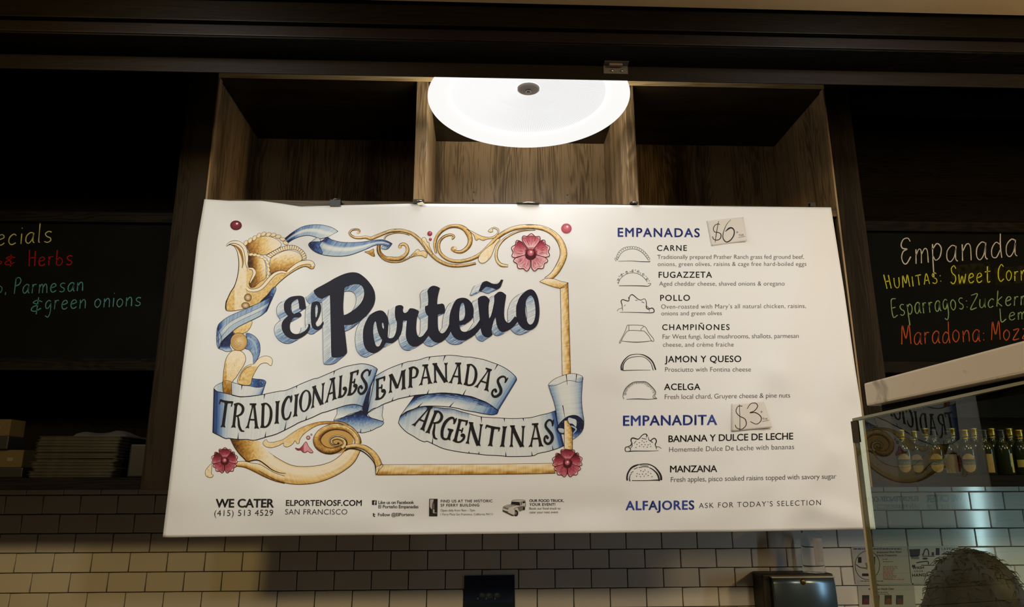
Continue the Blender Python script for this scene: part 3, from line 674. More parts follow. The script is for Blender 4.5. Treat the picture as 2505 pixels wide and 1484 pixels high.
dot(art, 840 + 318 / 8.638, 535 + 285 / 8.638, 4.2, 3.4, lambda r: goldramp(.9 - .3 * r), 3.8)
goldfill(art, [(1655, 450), (1690, 390), (1740, 410), (1775, 490), (1812, 500), (1820, 580), (1890, 730), (1850, 760), (1720, 600)], 3.6, H_, tone=lambda u, v: .9 - .3 * v)
goldfill(art, [(450, 695), (540, 680), (600, 650), (642, 635), (645, 700), (665, 790), (610, 785), (560, 755), (500, 720)], 2, H_, tone=lambda u, v: .55 - .25 * v)
I2H = lambda p: ((1110 + p[0] / 7.81 - 840) * 8.638, (530 + p[1] / 7.81 - 535) * 8.638)
T([(1960, 730), (1932, 560), (1965, 400), (2060, 270), (2200, 178), (2340, 150)] + [I2H(p) for p in ((130, 190), (230, 250), (305, 370), (310, 500), (250, 600), (150, 665), (50, 665))] + [(2330, 670)], H_, [(0, 4), (.15, 7), (.45, 8), (.65, 12), (.85, 9), (1, 5)], 3)
dot(art, 840 + 2325 / 8.638, 535 + 635 / 8.638, 6.2, 6.0, lambda r: goldramp(.65 - .4 * r), 3.9); dot(art, 840 + 2365 / 8.638, 535 + 615 / 8.638, 4, 4, lambda r: goldramp(.95 - .3 * r), 4.1)
T([(2290, 425), (2340, 380), (2300, 340), (2200, 345), (2100, 395), (2030, 485), (2012, 600), (2050, 720), (2150, 820), (2300, 885), (2480, 900)] + [I2H(p) for p in ((150, 845), (300, 815), (450, 750), (560, 670), (680, 550), (800, 425), (930, 320), (1100, 235), (1300, 190), (1500, 185), (1700, 215), (1850, 280), (1970, 380), (2050, 500), (2095, 640), (2090, 760), (2040, 890), (1960, 1030), (1870, 1130), (1760, 1205))], H_, [(0, 4), (.1, 6.5), (.3, 8), (.45, 9), (.6, 10), (.72, 11), (.85, 17), (.93, 16), (1, 12)], 3.2, tone=lambda u: .02 + .15 * (u > .5))
goldfill(art, [(470, 810), (500, 720), (620, 600), (760, 500), (830, 425), (885, 430), (800, 540), (760, 640), (720, 740), (680, 800), (600, 870), (540, 885), (490, 860)], 4.4, I_, tone=lambda u, v: .95 - .25 * u, hdir=(.5, -1))
goldfill(art, [(240, 240), (330, 268), (440, 325), (560, 375), (680, 390), (770, 362), (830, 312), (835, 252), (780, 222), (735, 232), (748, 280), (690, 290), (658, 268), (720, 215), (790, 200), (860, 240), (850, 320), (780, 400), (680, 418), (620, 430), (560, 450), (480, 420), (440, 450), (412, 430), (380, 345), (310, 280)], 2.8, I_, tone=lambda u, v: .85 - .25 * v)
T([(1560, 245), (1300, 262), (1100, 335), (950, 435), (850, 560), (810, 700), (825, 820), (900, 915), (1040, 940)], I_, [(0, 2), (.3, 4), (.75, 6), (.92, 8), (1, 5)], 2.6, tone=lambda u: .2)
# mitred corner, upright rod and bottom rod
goldfill(art, [(1638, 1238, 1), (1760, 1178), (1930, 1188, 1), (2050, 1232), (2188, 1258, 1), (2112, 1350, 1), (2035, 1368, 1), (1900, 1335), (1760, 1285)], 4.6, I_, tone=lambda u, v: 1.0 - .6 * v, hdir=(1, .3))
rodramp = lambda t: goldramp(1 - t)
rod = lambda top, bot, lay, **k: band(art, top, bot, lambda u, v: .12 + .55 * v ** 1.4 + .12 * sin(40 * u) * sin(13 * u + 9 * v), lay, ramp=rodramp, ink=INK_BR, iw=.9, M=8, **k)
rod([(1371, 705), (1373, 800), (1375.5, 917)], [(1389.5, 691), (1392.5, 800), (1396, 917)], 4.4, hatch=.3)
rod([(930, 1136), (1100, 1135), (1250, 1134), (1356, 1132.5)], [(922, 1161), (1100, 1160), (1250, 1159), (1358, 1157)], 4.4, hatch=.3)
# lower left horn, stems and spiral
band(art, conv([(-20, 530), (150, 680), (350, 810), (550, 910), (750, 943), (950, 938), (1150, 910), (1350, 840), (1500, 735), (1640, 590)], KK), conv([(-60, 1020), (150, 1140), (350, 1230), (600, 1280), (850, 1280), (1100, 1240), (1350, 1150), (1600, 1010), (1780, 850), (1900, 620)], KK), lambda u, v: -.02 + .85 * max(0, v - .35) + .25 * (v < .06) + .12 * sin(23 * v + 5 * u), 2.2, ramp=rodramp, ink=INK_BR, hatch=.15, iw=1.2, edges='tb')
goldfill(art, [(600, 430), (640, 430), (1150, 470), (1260, 590), (1400, 720), (1480, 800), (1420, 960), (1330, 890), (1200, 835), (1100, 860), (950, 890), (880, 830), (780, 730), (680, 590)], 3.0, J_, tone=lambda u, v: -.05 + 1.25 * u - .15 * v, hatch=90, hdir=(.6, 1), iw=0)
stroke(art, conv([(600, 430), (680, 590), (780, 730), (880, 830), (950, 890), (1100, 862), (1200, 880), (1330, 970), (1450, 1060), (1600, 1120), (1720, 1130)], J_), [(0, 1.0), (.4, 2.4), (.7, 2.8), (1, 1)], (.14, .09, .04), 4.2)
band(art, conv([(720, 895), (900, 890), (1050, 925), (1200, 950), (1350, 1035), (1500, 1120), (1700, 1185)], J_), conv([(720, 985), (900, 1015), (1100, 1105), (1300, 1205), (1500, 1285), (1700, 1335)], J_), lambda u, v: .1 + .8 * v ** 1.5, 2.6, ramp=rodramp, ink=INK_BR, hatch=.3, edges='tb')
goldfill(art, [(230, 940), (150, 1010), (103, 1090), (110, 1170), (170, 1212), (240, 1208), (262, 1160), (228, 1150), (228, 1060)], 2.4, J_, tone=lambda u, v: .9 - .15 * v)
goldfill(art, [(25, 490), (70, 430), (95, 430), (120, 470), (200, 480), (300, 460), (420, 420), (560, 320), (720, 220), (880, 150), (1050, 100), (1200, 80), (1380, 82), (1380, 125), (1200, 130), (1050, 165), (900, 250), (790, 340), (730, 430), (720, 490), (680, 507), (640, 450), (600, 505), (540, 550), (470, 570), (420, 540), (420, 490), (330, 540), (200, 580), (100, 570), (40, 530)], 2.6, KK, tone=lambda u, v: .75 - .45 * u * (1 - v), hatch=60, hdir=(1, -.6))
dot(art, 640 + 1400 / 7.828, 1020 + 440 / 7.828, 46, 33, lambda r: goldramp(.45), 2.3)
T([(1370, 100), (1500, 105), (1640, 150), (1780, 255), (1870, 380), (1905, 500)], KK, [(0, 5), (.3, 7), (1, 3)], 2.5, tone=lambda u: -.1)
T([(1820, 570), (1840, 440), (1770, 310), (1650, 220), (1480, 180), (1300, 200), (1140, 290), (1060, 420), (1090, 540), (1190, 620), (1320, 650), (1450, 620), (1560, 550)], KK, [(0, 13), (.2, 16), (.45, 15), (.7, 19), (.9, 14), (1, 10)], 3.0, tone=lambda u: .12 - .4 * u, iw=1.3, hatch=1.6)
T([(1540, 590), (1600, 520), (1580, 440), (1500, 390), (1400, 390), (1330, 440), (1350, 510), (1430, 540), (1480, 500)], KK, [(0, 9), (.3, 11), (.7, 9), (1, 3)], 3.6, tone=lambda u: .15, iw=1.2)
stroke(art, conv([(1590, 600), (1628, 500), (1590, 420), (1500, 375), (1400, 378), (1320, 430), (1330, 500), (1400, 530), (1450, 520), (1470, 500)], KK), [(0, 2.4), (.6, 2.0), (1, 1.5)], (.12, .08, .05), 4.4)
dot(art, 640 + 1470 / 7.828, 1020 + 500 / 7.828, 2.8, 2.6, (.12, .08, .05), 4.5)
T([(1610, 575), (1750, 548), (1880, 555), (2000, 595), (2120, 690), (2200, 800), (2240, 900), (2255, 960)], KK, [(0, 8), (.35, 11), (.7, 15), (1, 17)], 4.6, tone=lambda u: .05)
goldfill(art, [(2192, 950, 1), (2325, 900, 1), (2330, 925, 1), (2260, 1000, 1), (2185, 1108, 1)], 4.9, KK, tone=lambda u, v: .9 - .3 * v)
stroke(art, conv([(1590, 640), (1700, 600), (1880, 630), (2000, 700), (2110, 810), (2170, 920), (2190, 1110)], KK), [(0, 3.4), (.35, 2.8), (1, 1.4)], (.13, .08, .04), 5.4)
# horn of plenty
goldfill(art, [(265, 560, 1), (330, 480), (430, 455), (530, 480), (610, 560), (690, 690), (800, 800), (1000, 1100), (1200, 1080), (1430, 1040), (1500, 960), (1650, 860), (1780, 825), (1880, 850), (1945, 920), (1930, 985), (1880, 995), (1790, 950), (1700, 965), (1560, 1035), (1400, 1145), (1250, 1275), (1150, 1390), (1080, 1460), (900, 1640), (700, 1720), (500, 1780), (270, 1790), (250, 1650), (290, 1550), (340, 1440), (410, 1330), (460, 1200), (490, 1060), (502, 900), (490, 760), (460, 640), (400, 550), (330, 530)], 2.4, G_, tone=lambda u, v: .78 - .25 * v - .35 * max(0, u - .45) + .25 * (abs(u - .17) < .06), hatch=220, hdir=(.25, 1), iw=1.2)
stroke(art, conv([(265, 560), (330, 532), (400, 552), (460, 640), (490, 760), (502, 900), (490, 1060), (460, 1200), (415, 1330), (345, 1440), (290, 1560), (255, 1680), (262, 1790)], G_), [(0, 1), (.3, 1.8), (1, 2.2)], (.13, .08, .04), 3.6)
stroke(art, conv([(1880, 995), (1790, 950), (1700, 965), (1560, 1035), (1400, 1145), (1250, 1275), (1150, 1390), (1040, 1500), (900, 1640)], G_), 1.7, (.13, .08, .04), 3.6)
stroke(art, conv([(360, 540), (440, 560), (520, 640), (565, 760), (580, 880), (565, 980)], G_), [(0, 2), (.4, 7), (1, 2)], lambda t: mix(GOLD_M, GOLD_D, .15), 3.0)
EMP = [([(640, 540), (720, 460), (850, 400), (1000, 370), (1150, 395), (1280, 470), (1305, 560), (1150, 655), (1000, 725), (850, 705), (720, 690), (690, 660)], 3.2, lambda u, v: .2 + 1.0 * u - .15 * v),
       ([(700, 720), (850, 750), (960, 800), (1010, 900), (1020, 1050), (1010, 1170), (900, 1250), (800, 1340), (720, 1345), (700, 1250), (780, 1150), (820, 1050), (790, 980), (690, 960)], 3.6, lambda u, v: .15 + 1.5 * (u - .25) * (1 - .7 * v)),
       ([(1110, 800), (1250, 705), (1400, 645), (1560, 655), (1680, 725), (1705, 820), (1600, 900), (1500, 960), (1420, 1030), (1250, 1050), (1130, 1105), (1095, 1000)], 3.4, lambda u, v: 1.05 - .95 * v)]
for pts, ly, tn in EMP: goldfill(art, pts, ly, G_, tone=tn, hatch=130, hdir=(1, -.55), iw=.8)
def crimp(path, ref, n, rx, ry, lay, tilt=0.0):
    P = resample(smooth(conv(path, ref), False, 1), n)
    for i, p in enumerate(P):
        a, b = P[max(0, i - 1)], P[min(n - 1, i + 1)]; an = atan2(b[1] - a[1], b[0] - a[0]) + tilt
        dot(art, p[0], p[1], rx + .7, ry + .7, INK_BR, lay, 14, an); dot(art, p[0], p[1], rx, ry, lambda r: goldramp(1.0 - .28 * r), lay + .3, 14, an)
crimp([(635, 500), (720, 450), (820, 395), (900, 350), (1000, 325), (1080, 340), (1180, 350), (1280, 390), (1350, 440), (1395, 500)], G_, 10, 6.6, 4.2, 3.9, -.5)
crimp([(735, 718), (850, 732), (950, 772), (1025, 830), (1050, 895), (1068, 970), (1068, 1060), (1055, 1150)], G_, 10, 5.2, 3.2, 4.4, -.35)
P1 = resample(smooth(conv([(1015, 745), (1100, 690), (1200, 635), (1300, 585), (1400, 555), (1520, 540), (1620, 570), (1720, 640), (1780, 720), (1790, 800)], G_), False, 1), 60)
P2 = resample(smooth(conv([(1100, 790), (1150, 750), (1240, 690), (1330, 655), (1420, 630), (1520, 620), (1610, 640), (1680, 700), (1710, 770), (1715, 830)], G_), False, 1), 60)
art.add(P1 + P2, [goldramp(.95)] * 60 + [goldramp(.8)] * 60, [(i, i + 1, 61 + i, 60 + i) for i in range(59)], 3.9)
stroke(art, P1, 1.0, INK_BR, 4.3, smoothed=True); stroke(art, P2, .7, INK_BR, 4.3, smoothed=True)
for i in range(1, 60, 3): stroke(art, [P1[i], P2[i]], [(0, 1.6), (1, .7)], (.42, .30, .22), 4.2, smoothed=True)
for pth, wd in (([(272, 545), (340, 495), (430, 482), (530, 512), (610, 600), (648, 740), (650, 880), (668, 985)], [(0, 3), (.3, 8), (.8, 8), (1, 2)]), ([(1925, 945), (1890, 880), (1790, 865), (1650, 900), (1520, 985), (1435, 1055)], [(0, 9), (.4, 10), (1, 6)]),
                ([(1405, 1065), (1310, 1050), (1200, 1085), (1110, 1160), (1050, 1230), (980, 1310), (900, 1375), (800, 1405), (700, 1395), (650, 1350)], [(0, 5), (.4, 8), (1, 7)]), ([(700, 985), (770, 1000), (800, 1070), (765, 1160), (715, 1260)], [(0, 4), (.4, 8), (1, 3)])):
    P = smooth(conv(pth, G_), False, 1.6); stroke(art, P, wd, goldramp(.96), 4.7, smoothed=True)
    n = len(P)
    for sg in (-1, 1):
        E_ = []
        for i, p in enumerate(P):
            a, b = P[max(0, i - 1)], P[min(n - 1, i + 1)]; l = hypot(b[0] - a[0], b[1] - a[1]) or 1; h = keyed(wd, i / (n - 1)) / 2 * sg
            E_.append((p[0] - (b[1] - a[1]) / l * h, p[1] + (b[0] - a[0]) / l * h))
        stroke(art, E_, 1.1 if sg > 0 else .8, INK_BR, 5.2, smoothed=True)
for x, y, rx, ry, ly in ((530, 205, 46, 48, 4.2), (498, 312, 52, 40, 4.8)):
    q = conv([(x, y)], L_)[0]; dot(art, q[0], q[1], rx / 5.495 + .8, ry / 5.495 + .8, INK_BR, ly); dot(art, q[0] , q[1], rx / 5.495, ry / 5.495, lambda r: goldramp(.8 - .6 * r), ly + .3)
goldfill(art, [(330, 690), (450, 690), (520, 660), (570, 590), (575, 520), (400, 560)], 2.6, L_, tone=lambda u, v: .75 - .2 * v)
q = conv([(408, 800)], L_)[0]; dot(art, q[0], q[1], 21, 22.5, INK_BR, 3.0, 32); dot(art, q[0], q[1], 20, 21.5, lambda r: goldramp(.72 - .28 * r), 3.2, 32)
for k in range(5): stroke(art, [(q[0] + (3 + 3.4 * k) * cos(a_ * .5 + .4 * k), q[1] + (2 + 3.2 * k) * sin(a_ * .5 + .4 * k)) for a_ in range(8)], .6, GOLD_D, 3.5)
goldfill(art, [(310, 930), (400, 915), (470, 950), (500, 1020), (480, 1100), (420, 1200), (370, 1280), (325, 1350), (320, 1620), (300, 1640), (240, 1620), (195, 1450), (195, 1300), (210, 1150), (240, 1020)], 2.0, L_, tone=lambda u, v: .95 - .45 * v - .25 * (u < .2), hatch=120, hdir=(.1, 1), iw=1.1)
goldfill(art, [(390, 1345), (420, 1240), (480, 1150), (560, 1105), (610, 1095), (680, 1020), (760, 990), (830, 1005), (860, 1050), (840, 1120), (780, 1085), (700, 1100), (640, 1180), (590, 1280), (560, 1375), (470, 1380)], 2.6, L_, tone=lambda u, v: .95 - .35 * (v > .35), hatch=60, hdir=(.4, 1))
stroke(art, conv([(415, 1320), (440, 1230), (500, 1160), (580, 1120)], L_), 1.1, GOLD_D, 3.3)

CR_D, CR_M, CR_L, CR_P = (.27, .05, .10), (.62, .20, .28), (.84, .55, .60), (.93, .83, .84)
def flower(x, y, R, dark, lay):
    for k, an in enumerate((88, 18, -52, -128, 164)):
        a = radians(-an); L = []
        for i in range(46):
            t = -1 + 2 * i / 45; sp = radians(35.5) * t
            r = R * (0.90 + .055 * cos(t * pi * 2.6) - .20 * abs(t) ** 5) if abs(t) < .999 else R * .70
            L.append((x + r * cos(a + sp), y + r * sin(a + sp) * .97))
        L = [(x + R * .03 * cos(a), y + R * .03 * sin(a))] + L
        def colf(px_, py_, a=a):
            d = hypot(px_ - x, py_ - y) / R; t = (px_ - x) * cos(a) + (py_ - y) * sin(a); s_ = -(px_ - x) * sin(a) + (py_ - y) * cos(a)
            v = .95 * abs(d - .42) + rn.uniform(-.08, .08)
            updark = .5 - .5 * (py_ - (y + .62 * R * sin(a))) / (R * .35) if abs(an) < 170 and an > -20 else .3 - .5 * (d - .5)
            return keyed([(0, CR_P), (.35, CR_L), (.7, CR_M), (1, CR_D)], updark * .75 + dark + (.5 if d < .3 else 0) - (.9 if d > .84 else 0))
        fill(art, [L], colf, lay, grid=max(2.0, R / 14))
        for _ in range(int(26 * R / 40)):
            s_ = radians(33) * rn.uniform(-.9, .9); r0 = rn.uniform(.3, .6); r1 = r0 + rn.uniform(.12, .3)
            stroke(art, [(x + R * r0 * cos(a + s_ * .9), y + R * r0 * sin(a + s_ * .9)), (x + R * min(.84, r1) * cos(a + s_), y + R * min(.84, r1) * sin(a + s_))], .6, mix(CR_M, CR_D, rn.random() * dark * 2), lay + .4, taper=.4)
        stroke(art, L, 1.0 + R / 60, (.36, .08, .16), lay + .6, smoothed=True, closed=True)
        L2 = [(x + (p[0] - x) * .88, y + (p[1] - y) * .88) for p in L[6:41]]
        stroke(art, L2, .6, (.5, .15, .22), lay + .6, smoothed=True)
    dot(art, x, y + R * .10, R * .27, R * .24, lambda r: keyed([(0, CR_D), (1, CR_D)], r), lay + .9)
    dot(art, x, y, R * .19, R * .19, (.30, .06, .12), lay + 1.2, 24); dot(art, x - .2, y - .6, R * .16, R * .16, lambda r: mix(CR_L, CR_M, r * 1.2), lay + 1.5, 24); dot(art, x + R * .02, y - R * .05, R * .05, R * .05, CR_P, lay + 1.8)
flower(1298.2, 618.5, 51, .05, 5.6); flower(549.5, 1126, 34.5, .38, 5.6); flower(1388, 1131.5, 39.5, .34, 5.6)
for x, y, rx, ry, dk in ((577.2, 550.8, 14.2, 11.8, .45), (1385.6, 558.4, 12.6, 12, -.02), (1051.3, 571, 5.9, 5.9, .2), (1052.8, 585, 3.5, 3.6, .2)):
    dot(art, x, y, rx, ry, keyed([(0, CR_L), (.5, CR_M), (1, CR_D)], .45 + dk), 4.5, 28); dot(art, x, y - ry * .1, rx * .82, ry * .78, keyed([(0, CR_L), (.5, CR_M), (1, CR_D)], .32 + dk), 4.8, 28)
    dot(art, x + rx * .02, y - ry * .22, rx * .5, ry * .42, keyed([(0, CR_L), (.5, CR_M), (1, CR_D)], .18 + dk), 5.1, 20); dot(art, x + rx * .18, y - ry * .35, rx * .2, ry * .2, CR_P, 5.4)
CRR = lambda t: keyed([(0, CR_P), (.3, CR_L), (.65, CR_M), (1, CR_D)], t)
shadefill(art, [(850, 470), (905, 565), (985, 665), (930, 678), (880, 645), (855, 665), (820, 677), (775, 655), (750, 625), (690, 630), (643, 588), (720, 600), (780, 550)], 4.5, lambda u, v: .25 + .35 * (u < .5), CRR, KK, (.32, .07, .14), 1.1)
for x, y, r_ in ((893, 390, 4.9), (953, 330, 2.4)):
    q = conv([(x, y)], KK)[0]; dot(art, q[0], q[1], r_, r_, (.40, .10, .17), 4.5, 18); dot(art, q[0], q[1], r_ * .68, r_ * .68, (.80, .62, .63), 4.8, 18)
art.build('scroll_artwork', ban)
# ---- blue sash around the horn and the flying ribbon above
art = Art(on_banner)
stripes = lambda a, b: (lambda u, v: (a if v < .34 else (.05 if v < .66 else b)) )
def sash(u, v):
    s_ = .55 if v < .36 else (.22 if v < .64 else .42)
    return s_ + .45 * max(0, (.16 - u) / .16) + .4 * max(0, (u - .86) / .14)
shadefill(art, [(505, 690), (580, 700), (655, 760), (692, 850), (682, 980), (610, 1095), (602, 1010), (580, 950), (540, 905), (490, 885), (520, 800)], 2.5, lambda u, v: .55 + .35 * abs(u - .55), ref=L_, hatch=50)
stroke(art, conv([(520, 745), (580, 775), (630, 840), (650, 960)], L_), [(0, 4), (.5, 5), (1, 1)], BL_L, 3.0)
shadefill(art, [(145, 885), (195, 790), (300, 680), (352, 688), (305, 760), (288, 860), (312, 915), (240, 930), (180, 905)], 2.6, lambda u, v: .95 - .9 * max(0, v - .72) * 3, ref=L_)
shadefill(art, [(700, 262), (790, 170), (860, 80), (895, 62), (907, 95), (880, 170), (835, 270), (775, 395), (760, 300)], 3.6, lambda u, v: 1.0 - 1.3 * max(0, u - .55) * (1 - v), ref=L_, hatch=20)
band(art, conv([(122, 600), (150, 550), (260, 467), (400, 402), (560, 332), (720, 258), (850, 190)], L_), conv([(140, 885), (175, 800), (300, 680), (400, 600), (560, 520), (700, 450), (770, 395)], L_), sash, 5.2, hatch=.9, ramp=blueramp)
shadefill(art, [(118, 610), (128, 640), (160, 700), (172, 800), (140, 890), (112, 830), (108, 700)], 5.6, lambda u, v: .75 - .3 * u, ref=L_, hatch=14)
for v in (.36, .64):
    P = [(conv([(a[0] + (b[0] - a[0]) * v, a[1] + (b[1] - a[1]) * v)], L_)[0]) for a, b in zip([(122, 600), (260, 467), (400, 402), (560, 332), (720, 258), (850, 190)], [(140, 885), (300, 680), (400, 600), (560, 520), (700, 450), (770, 395)])]
    stroke(art, P, .7, INK_BL, 6.0)
art.build('sash_artwork', ban); art = Art(on_banner)
def fly(u, v):
    s_ = .62 if v < .33 else (.06 if v < .62 else .48)
    return s_ * (1 - .75 * max(0, u - .5) * 1.6) + .6 * max(0, .3 - u) / .3
band(art, conv([(60, 410), (250, 265), (450, 160), (650, 125), (850, 130), (1050, 182), (1182, 262)], M_), conv([(122, 505), (250, 425), (400, 368), (560, 350), (700, 382), (800, 420), (950, 388)], M_), fly, 3.4, hatch=.35, ink=(.07, .11, .33))
def fly2(u, v):
    s_ = .60 if v < .30 else (.05 if v < .58 else .40)
    return s_ + .55 * max(0, .22 - u) / .22 + .35 * max(0, u - .72) / .28
band(art, conv([(830, 470), (960, 392), (1050, 440), (1250, 490), (1500, 500), (1750, 480), (1950, 450), (2120, 440), (2230, 470), (2325, 520)], M_), conv([(565, 560), (620, 640), (750, 722), (950, 775), (1200, 790), (1400, 770), (1600, 708), (1800, 628), (1950, 562), (2060, 545), (2200, 562), (2250, 600)], M_), fly2, 4.2, hatch=.5, ink=(.06, .09, .28))
shadefill(art, [(558, 550), (600, 492), (700, 482), (825, 490), (790, 560), (830, 650), (850, 735), (750, 722), (620, 640)], 5.0, lambda u, v: .98 - .25 * u, ref=M_, hatch=25)
shadefill(art, [(615, 492), (700, 420), (760, 398), (815, 450), (805, 478), (700, 485)], 5.4, lambda u, v: .45 - .4 * u, ref=M_)
shadefill(art, [(2100, 625), (2145, 570), (2235, 595), (2240, 560), (2325, 520), (2225, 637)], 5.0, lambda u, v: .35 + .5 * u, ref=M_)
art.build('flying_ribbon_artwork', ban)

# ---- the torn paper ribbon and its lettering
art = Art(on_banner)
R1t = conv([(90, 540), (140, 585), (250, 610), (380, 640), (530, 672), (700, 662), (880, 640), (1050, 605), (1190, 580)], A_) + conv([(0, 607), (130, 555), (250, 500), (440, 425), (500, 415), (700, 330), (900, 245), (1100, 200), (1220, 190), (1340, 215), (1420, 255), (1440, 278)], B_)
R1b = conv([(70, 1260), (180, 1315), (280, 1362), (330, 1358), (420, 1370), (500, 1380), (640, 1378), (760, 1390), (960, 1335), (1140, 1280), (1400, 1150)], A_) + conv([(200, 1118), (400, 1040), (560, 965), (620, 950), (820, 885), (950, 845), (1080, 830), (1170, 850), (1215, 870)], B_)
r1 = lambda u, v: keyed([(0, .95), (.035, .75), (.09, .32), (.14, .10), (.40, .06), (.47, .24), (.50, .06), (.60, .16), (.66, .04), (.84, .07), (.93, .24), (1, .62)], u) + .10 * max(0, .25 - v)
band(art, R1t, R1b, r1, 3.0, hatch=1.4, iw=1.6, notches=((.305, 't', .11), (.50, 't', .07), (.735, 't', .10), (.17, 'b', .16), (.345, 'b', .13), (.62, 'b', .10), (.475, 'b', .22)))
shadefill(art, [(90, 540), (112, 500), (170, 462), (242, 438), (300, 470), (385, 520), (385, 640), (250, 608), (140, 583)], 1.2, lambda u, v: .15 + .6 * u, ref=A_, hatch=20)
shadefill(art, [(690, 380), (800, 383), (900, 393), (948, 430), (912, 505), (820, 520), (660, 495)], 1.2, lambda u, v: .9 - .5 * abs(u - .6), ref=A_, hatch=20)
band(art, conv([(378, 430), (460, 455), (560, 486), (680, 497), (800, 520), (910, 500), (948, 432)], A_), conv([(385, 650), (450, 665), (530, 680), (620, 675), (700, 668), (800, 655), (882, 640)], A_), lambda u, v: keyed([(0, .35), (.2, .08), (.6, .08), (.85, .45), (1, .9)], u), 2.2 + .6, hatch=1.0, notches=((.3, 't', .4),))
# gilt stub in front of the ribbon's back wall
goldfill(art, [(236, 420), (240, 520), (262, 610), (380, 634), (385, 560), (372, 425)], 2.05, A_, tone=lambda u, v: .45 - .25 * v, hatch=40, hdir=(0, 1), iw=.7)
R2t = conv([(190, 500), (300, 430), (450, 355), (600, 295), (750, 245), (800, 235), (950, 210), (1100, 165), (1290, 145), (1450, 133), (1600, 137)], C_) + conv([(450, 183), (580, 190), (700, 210), (850, 240), (1000, 290), (1150, 345), (1300, 420), (1420, 510), (1500, 590), (1516, 650)], D_)
R2b = conv([(60, 1130), (150, 1060), (240, 1030), (330, 980), (450, 935), (590, 885), (700, 860), (870, 825), (1000, 810), (1200, 792), (1350, 780), (1500, 788), (1650, 803)], C_) + conv([(400, 950), (600, 985), (750, 1040), (880, 1090), (1000, 1160), (1140, 1265)], D_)
r2 = lambda u, v: keyed([(0, .6), (.04, .28), (.09, .08), (.28, .10), (.33, .2), (.36, .05), (.75, .06), (.85, .10), (.93, .32), (.985, .6), (1, .8)], u) + .14 * max(0, .22 - v) * sin(30 * u) ** 2 * 3
# dark reverse of the second ribbon
band(art, conv([(480, 62), (850, 22), (1100, 15), (1400, 40), (1650, 75), (1900, 150), (2100, 250), (2265, 385)], EE), conv([(165, 505), (300, 405), (450, 350), (540, 312), (700, 286), (900, 284), (1100, 295), (1270, 312), (1400, 336), (1560, 378), (1750, 410), (1950, 450), (2130, 472), (2235, 450)], EE), lambda u, v: max(1.0 - 1.15 * v, 1.3 * (u - .55) * 1.5) + .25 * max(0, .12 - u) / .12, 2.0, hatch=0, M=12, iw=1.5, notches=((.20, 'b', .35), (.52, 'b', .40)))
for _ in range(150):
    u = rn.uniform(.03, .97); P = [(480 + 1780 * t, 62 - 60 * sin(pi * min(1, t * 1.55)) + 330 * max(0, t - .5) ** 1.15 * 1.25 + rn.uniform(20, 150) * 0) for t in (u, min(1, u + .03), min(1, u + .07))]
    dy = rn.uniform(8, 170) * (1 - .35 * u); P = [(x - dy * .55 * (1 - u * 1.5), y + dy) for x, y in P]
    stroke(art, conv(P, EE), .6, blueramp(rn.uniform(.45, 1) - .0035 * dy + (.4 if u > .7 else 0)), 2.5, taper=.4)
band(art, R2t, R2b, r2, 3.4, hatch=1.4, iw=1.5, notches=((.20, 't', .12), (.385, 't', .10), (.485, 't', .16), (.835, 't', .16), (.20, 'b', .10), (.33, 'b', .05), (.46, 'b', .12), (.72, 'b', .16)))
R3t = conv([(165, 505), (300, 420), (450, 352), (540, 318), (700, 292), (850, 302), (1100, 332), (1280, 350), (1450, 400), (1600, 440), (1750, 480), (1930, 520)], EE) + conv([(120, 649), (200, 652), (370, 660), (560, 650), (620, 640), (700, 618), (800, 595), (890, 562)], F_)
R3b = conv([(128, 640), (180, 722), (300, 840), (450, 930), (580, 1010), (690, 1050), (740, 1035), (900, 1110), (1080, 1190), (1300, 1240), (1550, 1280), (1790, 1305), (2000, 1330)], EE) + conv([(150, 1105), (250, 1112), (310, 1118), (450, 1117), (610, 1110), (680, 1080), (780, 1060), (900, 1025), (990, 988)], F_)
def r3(u, v):
    return keyed([(0, .85), (.06, .55), (.14, .35), (.22, .10), (.30, .16), (.34, .05), (.60, .05), (.66, .16), (.70, .05), (.88, .10), (.95, .42), (1, .95)], u) * (1 - .75 * v * (u < .25)) + (.55 * max(0, .16 - v) / .16 if u < .45 else 0)
band(art, R3t, R3b, r3, 1.4, hatch=1.2, iw=1.5, edges='tbl', notches=((.53, 't', .16), (.67, 't', .09), (.79, 't', .08), (.05, 't', .25), (.235, 'b', .2), (.45, 'b', .05), (.51, 'b', .07), (.66, 'b', .12), (.81, 'b', .12), (.93, 'b', .12)))
# fold between the first and second words, with the hanging loop
shadefill(art, [(815, 882), (950, 845), (1080, 830), (1170, 850), (1207, 890), (1150, 940), (1000, 985), (850, 1060), (752, 1085), (800, 985)], 2.3, lambda u, v: .75 - 1.1 * v * (1 - .3 * u), ref=B_, hatch=40)
shadefill(art, [(752, 1085), (900, 1035), (1050, 985), (1200, 930), (1280, 980), (1330, 1035), (1450, 1078), (1540, 1112), (1500, 1170), (1430, 1200), (1340, 1245), (1200, 1280), (1160, 1270), (1090, 1255), (1000, 1170), (900, 1115)], 2.0, lambda u, v: 1.0 - 1.0 * max(0, v - .15) - .2 * max(0, u - .6), ref=B_, hatch=110, hdir=(.4, 1), iw=1.3)
stroke(art, conv([(1175, 1275), (1180, 1215)], B_), [(0, 2.6), (1, .6)], INK_BL, 2.9); stroke(art, conv([(1335, 1248), (1332, 1222)], B_), [(0, 2), (1, .6)], INK_BL, 2.9)
shadefill(art, [(1278, 985), (1400, 902), (1525, 825), (1515, 1000), (1532, 1090), (1400, 1058), (1310, 1030)], 2.5, lambda u, v: .08 + .7 * max(0, .4 - v) + .6 * max(0, u - .75), ref=B_, hatch=20)
